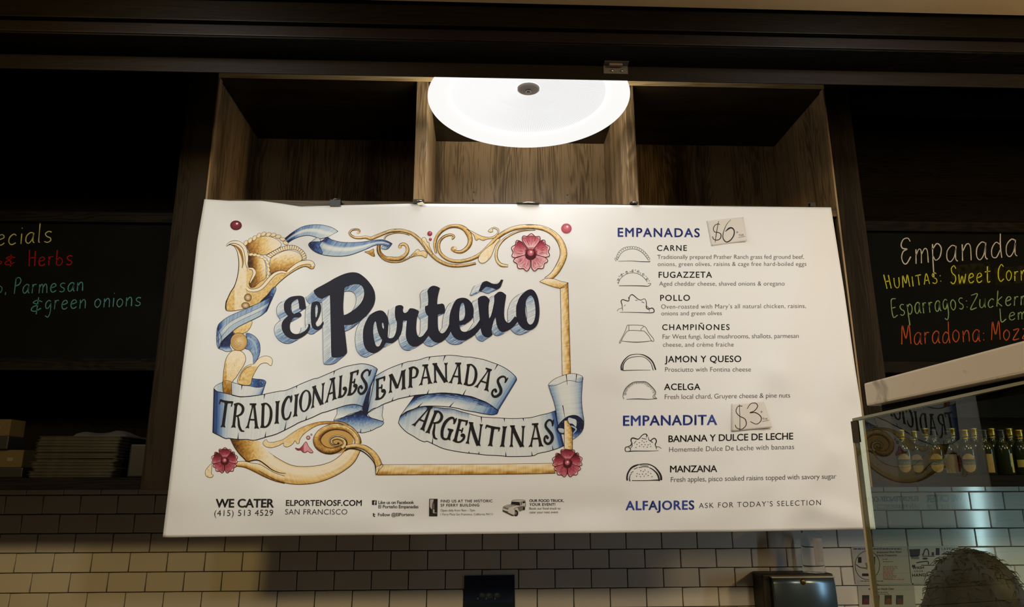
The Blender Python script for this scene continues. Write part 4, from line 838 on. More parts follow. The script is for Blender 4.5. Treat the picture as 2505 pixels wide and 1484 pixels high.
shadefill(art, [(1440, 278), (1392, 400), (1312, 570), (1262, 690), (1208, 892), (1240, 985), (1278, 985), (1300, 800), (1325, 640), (1350, 500), (1400, 390)], 4.4, lambda u, v: .75 + .35 * v, ref=B_)
# roll at the right-hand rod
band(art, conv([(800, 255), (830, 350), (865, 450), (890, 560), (902, 660), (920, 760)], F_), conv([(1215, 155), (1207, 280), (1200, 420), (1210, 560), (1228, 680), (1222, 780)], F_), lambda v, u: keyed([(0, .62), (.16, .36), (.3, .06), (.62, .04), (.78, .30), (.92, .45), (1, .65)], u), 5.6, hatch=1.0, edges='tb')
shadefill(art, [(800, 255), (870, 183), (1000, 130), (1080, 114), (1150, 124), (1214, 156), (1190, 220), (1040, 200), (880, 260)], 5.5, lambda u, v: .06 + .3 * abs(u - .5) ** 2, ref=F_)
for a, b in (((1015, 128), (1028, 250)), ((1140, 124), (1130, 225)), ((972, 500), (1000, 650))): stroke(art, conv([a, b], F_), [(0, 2.2), (1, .7)], INK_BL, 6.4)
shadefill(art, [(902, 775), (960, 690), (1040, 632), (1130, 620), (1200, 662), (1229, 720), (1205, 815), (1130, 890), (1088, 905), (1085, 850), (990, 845), (930, 835)], 6.0, lambda u, v: 1.05 - .95 * max(0, v - .62) * 1.6 - .0, ref=F_, hatch=30)
shadefill(art, [(1040, 650), (1090, 655), (1140, 680), (1135, 760), (1090, 725), (1035, 715)], 6.5, lambda u, v: .22, ref=F_)
stroke(art, conv([(1040, 745), (1100, 760), (1135, 790), (1100, 840)], F_), [(0, 2), (.5, 4), (1, 2)], BL_L, 6.6)
shadefill(art, [(915, 780), (960, 775), (990, 790), (985, 835), (935, 825)], 6.5, lambda u, v: .25 + .3 * v, ref=F_)
rod(conv([(990, 685), (992, 850), (993, 1025)], F_), conv([(1030, 680), (1085, 800), (1090, 1040)], F_), 6.9, hatch=.3)
art.build('ribbon_artwork', ban)

# ---- circus lettering on the ribbon: each letter drawn in its own slanted box
last = 0
art = Art(on_banner); INK = (.075, .08, .10)
def letter(ch, q, ref, lay=6.0):
    (tl, tr, bl, br) = conv(q, ref)
    P = lambda x, y: (bl[0] + (br[0] - bl[0]) * x + (tl[0] - bl[0]) * y + (tr[0] - tl[0] - br[0] + bl[0]) * x * y, bl[1] + (br[1] - bl[1]) * x + (tl[1] - bl[1]) * y + (tr[1] - tl[1] - br[1] + bl[1]) * x * y)
    wpx = hypot(br[0] - bl[0], br[1] - bl[1]); hpx = hypot(tl[0] - bl[0], tl[1] - bl[1])
    def stem(x0, x1, w, y0=0.0, y1=1.0):         # a post with flared, notched feet; w in pixels
        h = w / 2 / wpx; f_ = (w / 2 + 2.4) / wpx; X = lambda y: x0 + (x1 - x0) * (y - y0) / (y1 - y0); e = 2.2 / hpx
        side = [(y0, f_), (y0 + 1.6 * e, f_ * .82), (y0 + 3.2 * e, h), (y1 - 3.2 * e, h), (y1 - 1.6 * e, f_ * .82), (y1, f_)]
        L = [(X(y) - d, y) for y, d in side] + [(X(y1), y1 - .5 * e)] + [(X(y) + d, y) for y, d in side[::-1]] + [(X(y0), y0 + .7 * e)]
        fill(art, [[P(*p) for p in L]], INK, lay, grid=30)
    S = lambda pts, w: stroke(art, [P(*p) for p in pts], w, INK, lay)
    B = lambda x, y, r: dot(art, *P(x, y), r, r, INK, lay, 14)
    k = 6.4
    if ch == 'T': S([(.04, .97), (.3, .95), (.7, .95), (.97, .97)], 5.4); S([(.05, 1.0), (.0, .82)], [(0, 4), (1, 2.4)]); S([(.97, 1.0), (.92, .80)], [(0, 4), (1, 2.4)]); stem(.5, .5, 7.2, 0, .96)
    elif ch == 'R': stem(.24, .24, 6.6); S([(.1, .97), (.45, 1.0), (.80, .90), (.90, .74), (.78, .58), (.5, .50), (.3, .48)], [(0, 3), (.45, 7), (.7, 6), (1, 3)]); S([(.50, .50), (.62, .3), (.72, .08), (.95, -.10), (1.22, -.13)], [(0, 3.5), (.5, 6), (.8, 6), (1, 2.5)])
    elif ch == 'P': stem(.24, .24, 7.2); S([(.1, .97), (.5, 1.0), (.85, .88), (.90, .72), (.75, .53), (.35, .48)], [(0, 3), (.5, 7), (1, 3)])
    elif ch == 'A': stem(.16, .50, 4.6, 0, .96); stem(.82, .62, 7.6); S([(.18, .985), (.85, .985)], 4.2); S([(.2, .36), (.74, .36)], 4.0)
    elif ch == 'D': stem(.22, .22, 7.0); S([(.05, .97), (.5, .98), (.86, .78), (.93, .45), (.78, .14), (.5, .02), (.1, .03)], [(0, 3), (.45, 7), (.6, 7), (1, 3.2)])
    elif ch == 'I': stem(.5, .5, 7.2)
    elif ch == 'C': S([(.88, .80), (.76, .96), (.5, .96), (.2, .72), (.12, .4), (.26, .1), (.52, .02), (.78, .1), (.93, .32)], [(0, 4), (.35, 7.5), (.6, 7), (1, 3)]); S([(.93, 1.02), (.87, .72)], [(0, 3), (.6, 5.5), (1, 3)])
    elif ch == 'O': S([(.5, 1.0), (.2, .85), (.06, .5), (.2, .12), (.5, 0), (.82, .15), (.95, .5), (.82, .86), (.5, 1.0)], [(0, 3.4), (.25, 7.4), (.5, 3.4), (.75, 7.4), (1, 3.4)])
    elif ch == 'N': stem(.14, .14, 4.4); stem(.88, .88, 4.2); S([(.12, .99), (.35, .66), (.62, .3), (.84, .02)], 8.4); S([(-.02, .985), (.3, .985)], 3.4)
    elif ch == 'M': stem(.10, .10, 4.6, 0, .97); stem(.88, .88, 7.6); S([(.12, .97), (.3, .6), (.5, .16)], 8.0); S([(.5, .16), (.68, .6), (.80, .97)], 4.0); S([(-.02, .97), (.2, .98)], 3.4)
    elif ch in 'EL':
        stem(.26, .26, 7.2); S([(.1, .03), (.45, .0), (.72, .06), (.90, .22), (.86, .36), (.70, .38)], [(0, 3.5), (.4, 4.5), (.8, 6), (1, 4)]); B(.72, .33, 4.0)
        if ch == 'E': S([(.12, .97), (.9, .97)], 4.2); S([(.92, 1.02), (.86, .78)], [(0, 3), (.5, 5), (1, 2.6)]); S([(.3, .53), (.64, .53)], 3.6); S([(.66, .66), (.62, .42)], [(0, 2.6), (.5, 4), (1, 2.6)])
    elif ch == 'S': S([(.84, .80), (.74, .95), (.5, 1.0), (.24, .9), (.20, .74), (.45, .55), (.68, .38), (.74, .2), (.58, .04), (.34, -.01), (.12, .10), (.10, .26), (.26, .34), (.36, .25)], [(0, 4), (.2, 5), (.45, 7.6), (.62, 7), (.85, 5), (1, 4)]); B(.34, .25, 3.4); S([(.93, .99), (.80, .72)], [(0, 2.4), (.6, 4.6), (1, 2.8)])
    elif ch == 'G': S([(.86, .80), (.72, .97), (.48, .96), (.2, .74), (.10, .4), (.2, .1), (.42, .0), (.68, .02)], [(0, 4), (.4, 7.6), (.8, 7), (1, 4)]); S([(.93, 1.0), (.84, .72)], [(0, 3), (.6, 5.4), (1, 3)]); stem(.76, .78, 6.8, -.02, .46); S([(.50, .46), (.94, .45)], 4.2)
for word, ref, rows in ((0, A_, (('T', (190, 715), (405, 752), (130, 1170), (345, 1190)), ('R', (410, 785), (600, 790), (365, 1185), (555, 1190)), ('A', (650, 790), (815, 790), (600, 1195), (840, 1205)), ('D', (862, 785), (1050, 775), (848, 1190), (1040, 1165)), ('I', (1095, 745), (1185, 735), (1080, 1125), (1170, 1120)), ('C', (1215, 690), (1385, 655), (1195, 1065), (1370, 1040)), ('I', (1410, 640), (1500, 615), (1385, 1012), (1475, 995)))),
                  (0, B_, (('O', (225, 620), (395, 590), (205, 955), (375, 920)), ('N', (415, 555), (610, 480), (390, 900), (590, 830)), ('A', (665, 440), (795, 400), (600, 820), (800, 745)), ('L', (835, 380), (950, 345), (805, 738), (960, 675)), ('E', (1000, 330), (1150, 285), (955, 700), (1115, 640)), ('S', (1175, 300), (1355, 275), (1115, 665), (1300, 650)))),
                  (1, C_, (('E', (190, 550), (375, 490), (178, 912), (385, 850)), ('M', (440, 470), (720, 370), (430, 790), (722, 718)), ('P', (770, 345), (945, 330), (762, 700), (935, 685)), ('A', (985, 305), (1135, 290), (940, 660), (1195, 620)), ('N', (1190, 275), (1450, 255), (1200, 615), (1455, 600)))),
                  (1, D_, (('A', (245, 310), (425, 310), (125, 715), (425, 750)), ('D', (500, 330), (725, 350), (430, 745), (700, 785)), ('A', (860, 400), (1045, 455), (640, 785), (965, 895)), ('S', (1130, 555), (1360, 605), (975, 965), (1225, 1010)))),
                  (2, EE, (('A', (690, 285), (890, 315), (395, 680), (690, 835)), ('R', (880, 370), (1115, 445), (690, 850), (930, 915)), ('G', (1100, 505), (1390, 545), (1000, 965), (1250, 1015)), ('E', (1390, 555), (1620, 600), (1265, 1025), (1530, 1085)), ('N', (1640, 628), (1935, 672), (1555, 1085), (1880, 1145)))),
                  (2, F_, (('T', (45, 735), (215, 770), (10, 985), (180, 1005)), ('I', (245, 750), (300, 750), (212, 1002), (268, 1005)), ('N', (340, 745), (518, 745), (325, 1005), (505, 1005)), ('A', (580, 725), (695, 718), (548, 1006), (750, 998)), ('S', (742, 685), (870, 668), (738, 965), (890, 955))))):
    if word != last: art.build('ribbon_lettering', ban); art = Art(on_banner); last = word
    for r_ in rows: letter(r_[0], r_[1:], ref)
art.build('ribbon_lettering', ban)

# ---- menu type
art = Art(on_banner); BLU, TXD, TXL = (.19, .27, .60), (.13, .13, .15), (.33, .32, .33)
for t in (('EMPANADAS', 1511.8, 578.3, 1711.2, 579.6, 21, BLU, .022), ('EMPANADITA', 1524.9, 1040.6, 1753.6, 1038.3, 24, BLU, .022), ('ALFAJORES', 1531.1, 1246.8, 1697.8, 1245.3, 21.5, BLU, .026),
          ('CARNE', 1607.5, 613.2, 1680.2, 613, 13.6, TXD, .010), ('FUGAZZETA', 1611.5, 679, 1741.6, 678.6, 14.4, TXD, .010), ('POLLO', 1615.3, 735.3, 1687.6, 735, 14.2, TXD, .010), ('CHAMPIÑONES', 1620.2, 806.8, 1784.6, 806.5, 13.8, TXD, .010),
          ('JAMON Y QUESO', 1626.6, 885.7, 1813.1, 884.9, 15.4, TXD, .012), ('ACELGA', 1625, 953.2, 1713, 953, 15.2, TXD, .014), ('BANANA Y DULCE DE LECHE', 1635.6, 1080.9, 1940.2, 1074, 16, TXD, .014), ('MANZANA', 1639.6, 1154.6, 1754.2, 1153.5, 16, TXD, .014),
          ('Traditionally prepared Prather Ranch grass fed ground beef,', 1608.1, 633, 1966.5, 632.6, 10.2, TXL, -.008), ('onions, green olives, raisins & cage free hard-boiled eggs', 1609.3, 650.4, 1972.7, 649.9, 10.2, TXL, -.008),
          ('Aged cheddar cheese, shaved onions & oregano', 1612.7, 698.6, 1919.4, 698.1, 10.6, TXL, -.008), ('Oven-roasted with Mary’s all natural chicken, raisins,', 1617.5, 754.7, 1971.9, 752.8, 10.6, TXL, -.008), ('onions and green olives', 1618, 771, 1765.7, 770.4, 10.4, TXL, -.008),
          ('Far West fungi, local mushrooms, shallots, parmesan', 1621, 828.3, 1953.9, 826.1, 11, TXL, -.008), ('cheese, and crème fraiche', 1622, 847.7, 1794.8, 847.2, 10.8, TXL, -.008), ('Prosciutto with Fontina cheese', 1627.2, 908.8, 1837, 908.2, 11.2, TXL, -.008),
          ('Fresh local chard, Gruyere cheese & pine nuts', 1626.3, 975.7, 1933, 971.7, 11.6, TXL, -.008), ('Homemade Dulce De Leche with bananas', 1637, 1105, 1942.7, 1097.8, 12, TXL, -.007), ('Fresh apples, pisco soaked raisins topped with savory sugar', 1641.1, 1178.4, 2046.2, 1170, 12.2, TXL, -.007),
          ('ASK FOR TODAY’S SELECTION', 1709.9, 1242.3, 2008.4, 1234.5, 12.6, TXD, -.010)):
    typeset(art, *t[:6], t[6], 2.5, weight=t[7])
for t in (('WE CATER', 527.9, 1240.2, 669, 1240.2, 20, TXD, .032), ('(415) 513 4529', 524.1, 1261.6, 667.8, 1260.5, 14.4, TXD, -.004), ('ELPORTENOSF.COM', 699.6, 1236.3, 884.4, 1236.3, 13.6, TXD, .022), ('SAN FRANCISCO', 697.3, 1257.8, 849.1, 1257.8, 13, TXD, -.008),
          ('Like us on Facebook', 925.8, 1232.1, 1012.8, 1231.7, 7.8, TXD, .008), ('El Porteño Empanadas', 925.8, 1242.5, 1023.5, 1242.3, 7.8, TXD, .008), ('Follow @ElPorteno', 924.6, 1262, 1012.8, 1261.6, 7.8, TXD, .008),
          ('FIND US AT THE HISTORIC', 1078.5, 1228.3, 1204.6, 1227.7, 6.4, TXD, .012), ('SF FERRY BUILDING', 1078.1, 1238.4, 1172.2, 1238, 6.4, TXD, .012), ('Open daily from 9am – 7pm', 1077.7, 1250.3, 1161.9, 1250, 5.4, TXL, -.006), ('1 Ferry Plaza San Francisco, California 94111', 1077.7, 1259.8, 1205.3, 1259.5, 5.2, TXL, -.008),
          ('OUR FOOD TRUCK,', 1295.1, 1227.3, 1379.5, 1227, 6.4, TXD, .016), ('YOUR EVENT!', 1295.1, 1236.6, 1358.3, 1236.3, 6.4, TXD, .016), ('Book our food truck to', 1295.1, 1245.7, 1371, 1245.4, 5.6, TXL, 0), ('cater your next event', 1295.1, 1255, 1365.5, 1254.6, 5.6, TXL, 0)):
    typeset(art, *t[:6], t[6], 2.5, weight=t[7], slant=.04 if t[2] > 1200 and t[1] < 900 else 0)
art.build('menu_lettering', ban)

# ---- pen drawings: the empanada icons, social marks, tower plate and truck
art = Art(on_banner); PN = (.12, .12, .13)
N_, O_, Q_, U_ = (1490, 520, 6.746), (1490, 700, 4.944), (1500, 1040, 9.273), (1040, 1200, 6.958)
S = lambda pts, ref, w=1.1, **k: stroke(art, conv(pts, ref), w, PN, 2.5, **k)
S([(135, 785), (160, 730), (210, 660), (280, 615), (380, 597), (470, 612), (550, 660), (600, 715), (650, 785)], N_, .9); S([(150, 800), (350, 796), (520, 805), (672, 808), (672, 795)], N_, [(0, .7), (.6, 1.3), (1, 1.6)])
S([(120, 800), (98, 770), (95, 740)], N_, .7); S([(133, 775), (112, 745)], N_, .7)
pa = resample(smooth(conv([(128, 770), (150, 690), (200, 625), (270, 585), (370, 572), (470, 585), (555, 635), (610, 690), (665, 775)], N_), False, 1), 19)
for i, p in enumerate(pa[:-1]):
    q = pa[i + 1]; mx, my = (p[0] + q[0]) / 2, (p[1] + q[1]) / 2; dx, dy = q[0] - p[0], q[1] - p[1]; l = hypot(dx, dy); nx, ny = dy / l, -dx / l
    stroke(art, [p, (mx - dx * .2 + nx * 2.8, my - dy * .2 + ny * 2.8), (mx + dx * .3 + nx * 2.4, my + dy * .3 + ny * 2.4), q, (q[0] - nx * 2.5, q[1] - ny * 2.5)], .75, PN, 2.5)
art.build('pen_drawing', ban); art = Art(on_banner)
S([(150, 1175), (180, 1100), (240, 1040), (320, 1000), (420, 993), (510, 1022), (580, 1075), (630, 1140)], N_, .9); S([(165, 1203), (400, 1203), (560, 1208), (650, 1210), (690, 1170), (640, 1165)], N_, [(0, 1.2), (.7, 1.9), (1, .9)])
pb = resample(smooth(conv([(135, 1150), (170, 1060), (240, 1005), (320, 970), (420, 955), (520, 985), (600, 1050), (655, 1130)], N_), False, 1), 15)
for i, p in enumerate(pb):
    a = rn.uniform(0, 6); stroke(art, [p, (p[0] + 3.2 * cos(a), p[1] + 3.2 * sin(a))], 1.0, PN, 2.5)
    if i % 2: stroke(art, [(p[0] - 2.6, p[1] + 2), (p[0] + .4, p[1] - 2.8), (p[0] + 2.4, p[1] + 2.4), (p[0] - 2.2, p[1] + 2.2)], .8, PN, 2.5)
art.build('pen_drawing', ban); art = Art(on_banner)
S([(165, 295), (160, 255), (155, 215), (145, 180), (165, 160), (205, 172), (235, 178)], O_, [(0, .8), (.5, 2), (1, 2)]); S([(160, 262), (115, 275), (97, 300)], O_, .9); S([(240, 180), (248, 125), (275, 100), (305, 115), (345, 150), (385, 165), (425, 150), (445, 170), (452, 215), (450, 255), (475, 275), (520, 262), (543, 285), (540, 312), (490, 320), (300, 315), (130, 313)], O_, [(0, 1), (.1, 2), (.3, 1.2), (.45, 2.4), (.7, 1.6), (1, .8)])
S([(235, 130), (240, 170), (215, 178)], O_, 1.4); S([(450, 235), (490, 268)], O_, 1.2); S([(315, 168), (345, 170)], O_, 1.0); S([(395, 185), (425, 200)], O_, 1.2); S([(485, 280), (488, 305)], O_, .8); S([(180, 240), (200, 222)], O_, .9)
art.build('pen_drawing', ban); art = Art(on_banner)
S([(145, 660), (330, 675), (515, 660)], O_, [(0, .9), (.5, 1.8), (1, 1)]); S([(145, 660), (185, 590), (240, 535), (395, 538), (430, 545), (480, 600), (515, 658), (540, 662), (535, 630), (480, 560), (440, 490), (420, 487), (385, 518), (390, 532)], O_, 1.0); S([(240, 535), (237, 470), (218, 475), (200, 530), (160, 610), (122, 680), (132, 690), (145, 665)], O_, 1.0); S([(237, 468), (320, 467), (415, 475), (418, 487)], O_, 1.0)
art.build('pen_drawing', ban); art = Art(on_banner)
S([(150, 1015), (148, 960), (185, 890), (250, 835), (330, 820), (410, 828), (480, 865), (530, 920), (565, 1010)], O_, [(0, 3.2), (.2, 2.6), (.5, 1.1), (.7, 3), (1, 3.2)]); S([(165, 1015), (175, 940), (230, 875), (320, 850), (420, 855), (500, 920), (535, 1015)], O_, [(0, 3), (.3, 1.5), (.6, 1), (1, 1.6)]); S([(165, 1018), (350, 1012), (500, 1012)], O_, [(0, 1.8), (1, .8)])
art.build('pen_drawing', ban); art = Art(on_banner)
S([(180, 1362), (168, 1330), (180, 1270), (220, 1215), (295, 1160), (380, 1153), (450, 1158), (520, 1215), (565, 1280), (535, 1320), (535, 1345), (580, 1360)], O_, [(0, 1), (.5, 1.5), (1, 1)]); S([(210, 1365), (350, 1361), (480, 1365), (580, 1358)], O_, [(0, 1), (.4, 2), (1, 1)]); S([(570, 1300), (548, 1325), (578, 1355)], O_, 1)
pc = resample(smooth(conv([(175, 1310), (195, 1240), (240, 1190), (310, 1158), (400, 1155), (470, 1180), (530, 1235), (560, 1285)], O_), False, 1), 44)
for p in pc:
    dx, dy = p[0] - 1565, p[1] - 965; l = hypot(dx, dy); r_ = rn.uniform(3, 7); stroke(art, [(p[0] + dx / l, p[1] + dy / l), (p[0] - dx / l * r_ + rn.uniform(-1, 1), p[1] - dy / l * r_)], .7, PN, 2.5)
art.build('pen_drawing', ban); art = Art(on_banner)
S([(435, 470), (425, 400), (405, 350), (415, 300), (455, 285), (510, 300), (560, 312), (600, 290), (650, 230), (710, 195), (760, 205), (775, 250)], Q_, [(0, 1.2), (.3, 3), (.6, 2.0), (1, 2.0)]); S([(425, 400), (395, 455), (330, 485), (285, 495), (270, 540), (285, 585), (350, 590), (390, 570), (390, 520), (350, 500)], Q_, [(0, 2.4), (.5, 1.8), (1, 1.6)]); S([(435, 465), (400, 510)], Q_, 1.4)
S([(350, 590), (500, 580), (700, 580), (900, 578), (1030, 572)], Q_, [(0, 2.2), (.6, 1.6), (1, .8)]); S([(755, 215), (758, 285)], Q_, .9); S([(805, 260), (808, 325), (850, 345), (890, 310), (935, 292), (970, 320), (980, 370), (955, 430), (970, 480), (985, 540)], Q_, [(0, .8), (.3, 2.2), (.7, 2.6), (1, 1)]); S([(975, 485), (1050, 490), (1092, 528)], Q_, [(0, 1.6), (1, .8)]); S([(650, 292), (750, 312)], Q_, 1.3); S([(525, 345), (470, 412)], Q_, 1.2); S([(830, 340), (900, 390)], Q_, 1.6)
DOTS = ((660, 350), (700, 382), (755, 365), (595, 392), (540, 430), (650, 435), (725, 438), (792, 440), (838, 425), (600, 472), (518, 500), (692, 485), (775, 493), (853, 478), (628, 1028), (685, 1047), (722, 1012), (795, 1053), (545, 1092), (595, 1107), (665, 1105), (742, 1100), (855, 1088), (533, 1150), (618, 1162), (703, 1150), (795, 1137), (882, 1162))
def specks(lo, hi):
    for x, y in DOTS:
        if lo < y < hi: q = conv([(x, y)], Q_)[0]; dot(art, q[0], q[1], 1.1, 1.1, PN, 2.5, 10)
specks(0, 700); art.build('pen_drawing', ban); art = Art(on_banner)
S([(320, 1250), (315, 1170), (345, 1060), (430, 950), (580, 885)], Q_, [(0, 4), (.4, 3.6), (.8, 4.4), (1, 2.6)]); S([(380, 1265), (370, 1190), (395, 1110), (430, 1095)], Q_, [(0, 2.6), (1, 1)]); S([(590, 885), (700, 873), (820, 885), (940, 945), (1040, 1060), (1085, 1160), (1090, 1240)], Q_, [(0, 2), (.5, 2.4), (.8, 4.6), (1, 5)]); S([(820, 955), (900, 1000), (985, 1080), (1030, 1170), (1045, 1255)], Q_, [(0, 1.5), (.6, 3.6), (1, 4)]); S([(580, 955), (700, 935), (810, 945)], Q_, 1.6); S([(600, 905), (700, 905), (800, 915)], Q_, 1.0); S([(470, 995), (555, 955)], Q_, 1.4); S([(400, 1075), (460, 1040)], Q_, 1.4); S([(425, 1250), (700, 1250), (1000, 1240), (1060, 1250)], Q_, [(0, 1.6), (.6, 1.6), (1, 3.4)])
specks(700, 2000); art.build('pen_drawing', ban); art = Art(on_banner)
# social marks
def poly(pts, col, lay=2.5, ref=None):
    pts = conv(pts, ref) if ref else pts; fill(art, [[tuple(p[:2]) for p in pts]], col, lay, grid=30)
poly([(910, 1223), (921.4, 1223), (921.4, 1234.4), (910, 1234.4)], PN); PW = (.88, .87, .86)
stroke(art, [(918.9, 1225.2), (917.2, 1225.3), (916.6, 1227), (916.6, 1234.2)], 1.7, PW, 3); stroke(art, [(914.6, 1229), (918.8, 1229)], 1.5, PW, 3)
art.build('pen_drawing', ban); art = Art(on_banner)
stroke(art, [(913.6, 1254.4), (913.6, 1260.4), (914.6, 1262.2), (917.6, 1262.2)], 2.4, PN, 2.5); stroke(art, [(913, 1257.4), (918, 1257.4)], 2.0, PN, 2.5)
art.build('pen_drawing', ban); art = Art(on_banner)
# ferry tower plate
poly([(70, 135), (212, 135), (208, 434), (66, 434)], PN, 2.5, U_); poly([(84, 146), (148, 146), (118, 230), (114, 368), (80, 368)], (.72, .68, .68), 3, U_)
poly([(140, 190), (150, 205), (158, 235), (160, 380), (118, 380), (120, 235), (130, 205)], (.30, .29, .28), 3.4, U_); poly([(136, 318), (158, 318), (158, 372), (198, 372), (198, 380), (136, 380)], (.74, .71, .68), 3.8, U_); stroke(art, conv([(142, 160), (141, 195)], U_), .7, (.5, .5, .5), 3.6)
for k in range(5): stroke(art, conv([(126, 235 + 22 * k), (156, 235 + 22 * k)], U_), .5, (.62, .6, .58), 3.8)
typeset(art, 'FERRY', *conv([(84, 418)], U_)[0], *conv([(192, 418)], U_)[0], 3.2, (.5, .48, .46), 3.0)
art.build('pen_drawing', ban); art = Art(on_banner)
# delivery truck, three-quarter view
LG, MG = (.78, .77, .75), (.45, .44, .43)
poly([(1470, 180), (1510, 155), (1680, 155), (1705, 185), (1712, 265), (1690, 320), (1600, 350), (1580, 420), (1530, 432), (1330, 360), (1318, 335), (1335, 270), (1400, 240), (1455, 235)], LG, 2.3, U_)
poly([(1472, 182), (1610, 190), (1618, 245), (1460, 228)], PN, 2.8, U_); poly([(1620, 188), (1650, 175), (1652, 235), (1630, 248)], MG, 2.8, U_); poly([(1660, 178), (1698, 178), (1702, 205), (1660, 215)], PN, 2.8, U_)
poly([(1505, 310), (1560, 285), (1650, 265), (1700, 270), (1690, 318), (1610, 352), (1590, 330), (1530, 330)], MG, 2.6, U_); poly([(1318, 322), (1500, 385), (1515, 425), (1480, 428), (1318, 350)], (.25, .24, .24), 2.8, U_)
poly([(1335, 268), (1450, 305), (1470, 345), (1340, 300)], MG, 2.7, U_)
q = conv([(1545, 380)], U_)[0]; dot(art, q[0], q[1], 5.6, 7.6, PN, 3.0, 20); dot(art, q[0] - .6, q[1], 2.6, 3.8, MG, 3.3, 16); q = conv([(1682, 300)], U_)[0]; dot(art, q[0], q[1], 2.6, 4.6, PN, 2.9, 16)
for pts in ([(1470, 180), (1510, 155), (1680, 155), (1705, 185), (1712, 265)], [(1455, 235), (1400, 242), (1335, 270), (1322, 310)], [(1400, 285), (1560, 240), (1625, 250)], [(1455, 235), (1615, 248)], [(1360, 275), (1500, 238)], [(1470, 345), (1500, 385)], [(1510, 310), (1560, 282), (1650, 262), (1712, 262)]): stroke(art, conv(pts, U_), .8, PN, 3.4)
art.build('pen_drawing', ban)
# ================================================================== things on and around the banner
# ---- handwritten price notes taped to the banner
M_paper = mat('white_note_paper', (0.66, 0.64, 0.615), rough=0.7, spec=0.2)
def note(name, label, quad, strokes, curl, shades):
    """quad: photo pixels tl, tr, br, bl; the far corners curl off the banner"""
    TL, TR, BR, BL_ = quad
    def uv(u, v): return (TL[0] * (1 - u) * (1 - v) + TR[0] * u * (1 - v) + BR[0] * u * v + BL_[0] * (1 - u) * v, TL[1] * (1 - u) * (1 - v) + TR[1] * u * (1 - v) + BR[1] * u * v + BL_[1] * (1 - u) * v)
    def lift(x, y, l=0.0):
        # invert the quad roughly for the curl height
        e1 = (TR[0] - TL[0], TR[1] - TL[1]); e2 = (BL_[0] - TL[0], BL_[1] - TL[1]); det = e1[0] * e2[1] - e1[1] * e2[0]
        dx, dy = x - TL[0], y - TL[1]; u = (dx * e2[1] - dy * e2[0]) / det; v = (dy * e1[0] - dx * e1[1]) / det
        h = curl(min(1, max(0, u)), min(1, max(0, v)))
        d = ray(x, y); p = on_banner(x, y, 4.5 + l); Y = p.y - h; return Vector((d.x * Y / d.y, Y, d.z * Y / d.y + CAMZ))
    c = lift(*uv(.5, .5)); root = empty(name, c); tag(root, label, 'paper note')
    bm = bmesh.new(); n = 14; g = [[bm.verts.new(lift(*uv(i / n, j / n))) for i in range(n + 1)] for j in range(n + 1)]
    for j in range(n):
        for i in range(n): f = bm.faces.new((g[j][i], g[j + 1][i], g[j + 1][i + 1], g[j][i + 1])); f.smooth = True
    o = link('paper', bm, M_paper, root, world=True)
    s_ = o.modifiers.new('thickness', 'SOLIDIFY'); s_.thickness = 0.00015; s_.offset = 1.0
    a_ = Art(lambda x, y, l: lift(x, y, l)); bpy.context.view_layer.update()
    for pts, wd in strokes: stroke(a_, pts, wd, (.07, .06, .06), 2.5)
    a_.build('handwriting', root)
N_ = (1490, 520, 6.746)
note('price_note', 'small white paper note reading $6 plus tax, stuck beside the word EMPANADAS', [(1729.5, 539.5), (1818.5, 530.5), (1827.5, 589), (1740.5, 601.5)],
     [(conv([(1828, 195), (1800, 185), (1750, 205), (1722, 260), (1740, 315), (1800, 325), (1845, 355), (1838, 420), (1790, 450), (1730, 440), (1705, 390)], N_), [(0, 1.5), (.4, 1.7), (.6, 2.2), (1, 1.6)]), (conv([(1808, 140), (1785, 260), (1765, 380), (1750, 490)], N_), [(0, 1), (.6, 1.8), (1, 1)]),
      (conv([(2010, 115), (1950, 180), (1905, 270), (1880, 360), (1885, 430), (1935, 482), (2000, 455), (2055, 380), (2065, 300), (2030, 252), (1980, 258), (1920, 310)], N_), [(0, .8), (.3, 1.6), (.55, 2.6), (.8, 2.6), (.92, 4), (1, 1.4)]),
      (conv([(2098, 320), (2132, 320)], N_), .7), (conv([(2115, 302), (2112, 340)], N_), .7), (conv([(2140, 365), (2170, 355)], N_), .6), (conv([(2155, 360), (2152, 388)], N_), .6), (conv([(2172, 385), (2182, 358), (2190, 383)], N_), .6), (conv([(2195, 352), (2222, 380)], N_), .6), (conv([(2218, 350), (2197, 382)], N_), .6), (conv([(2135, 408), (2245, 390)], N_), .7)],
     lambda u, v: 0.016 * max(0, u - .45) ** 1.6 * (0.25 + 1.1 * v) + .006 * max(0, .25 - u) * (1 - v) + 0.008 * max(0, u - .75) * max(0, .3 - v), None)
W_ = (1480, 840, 3.227)
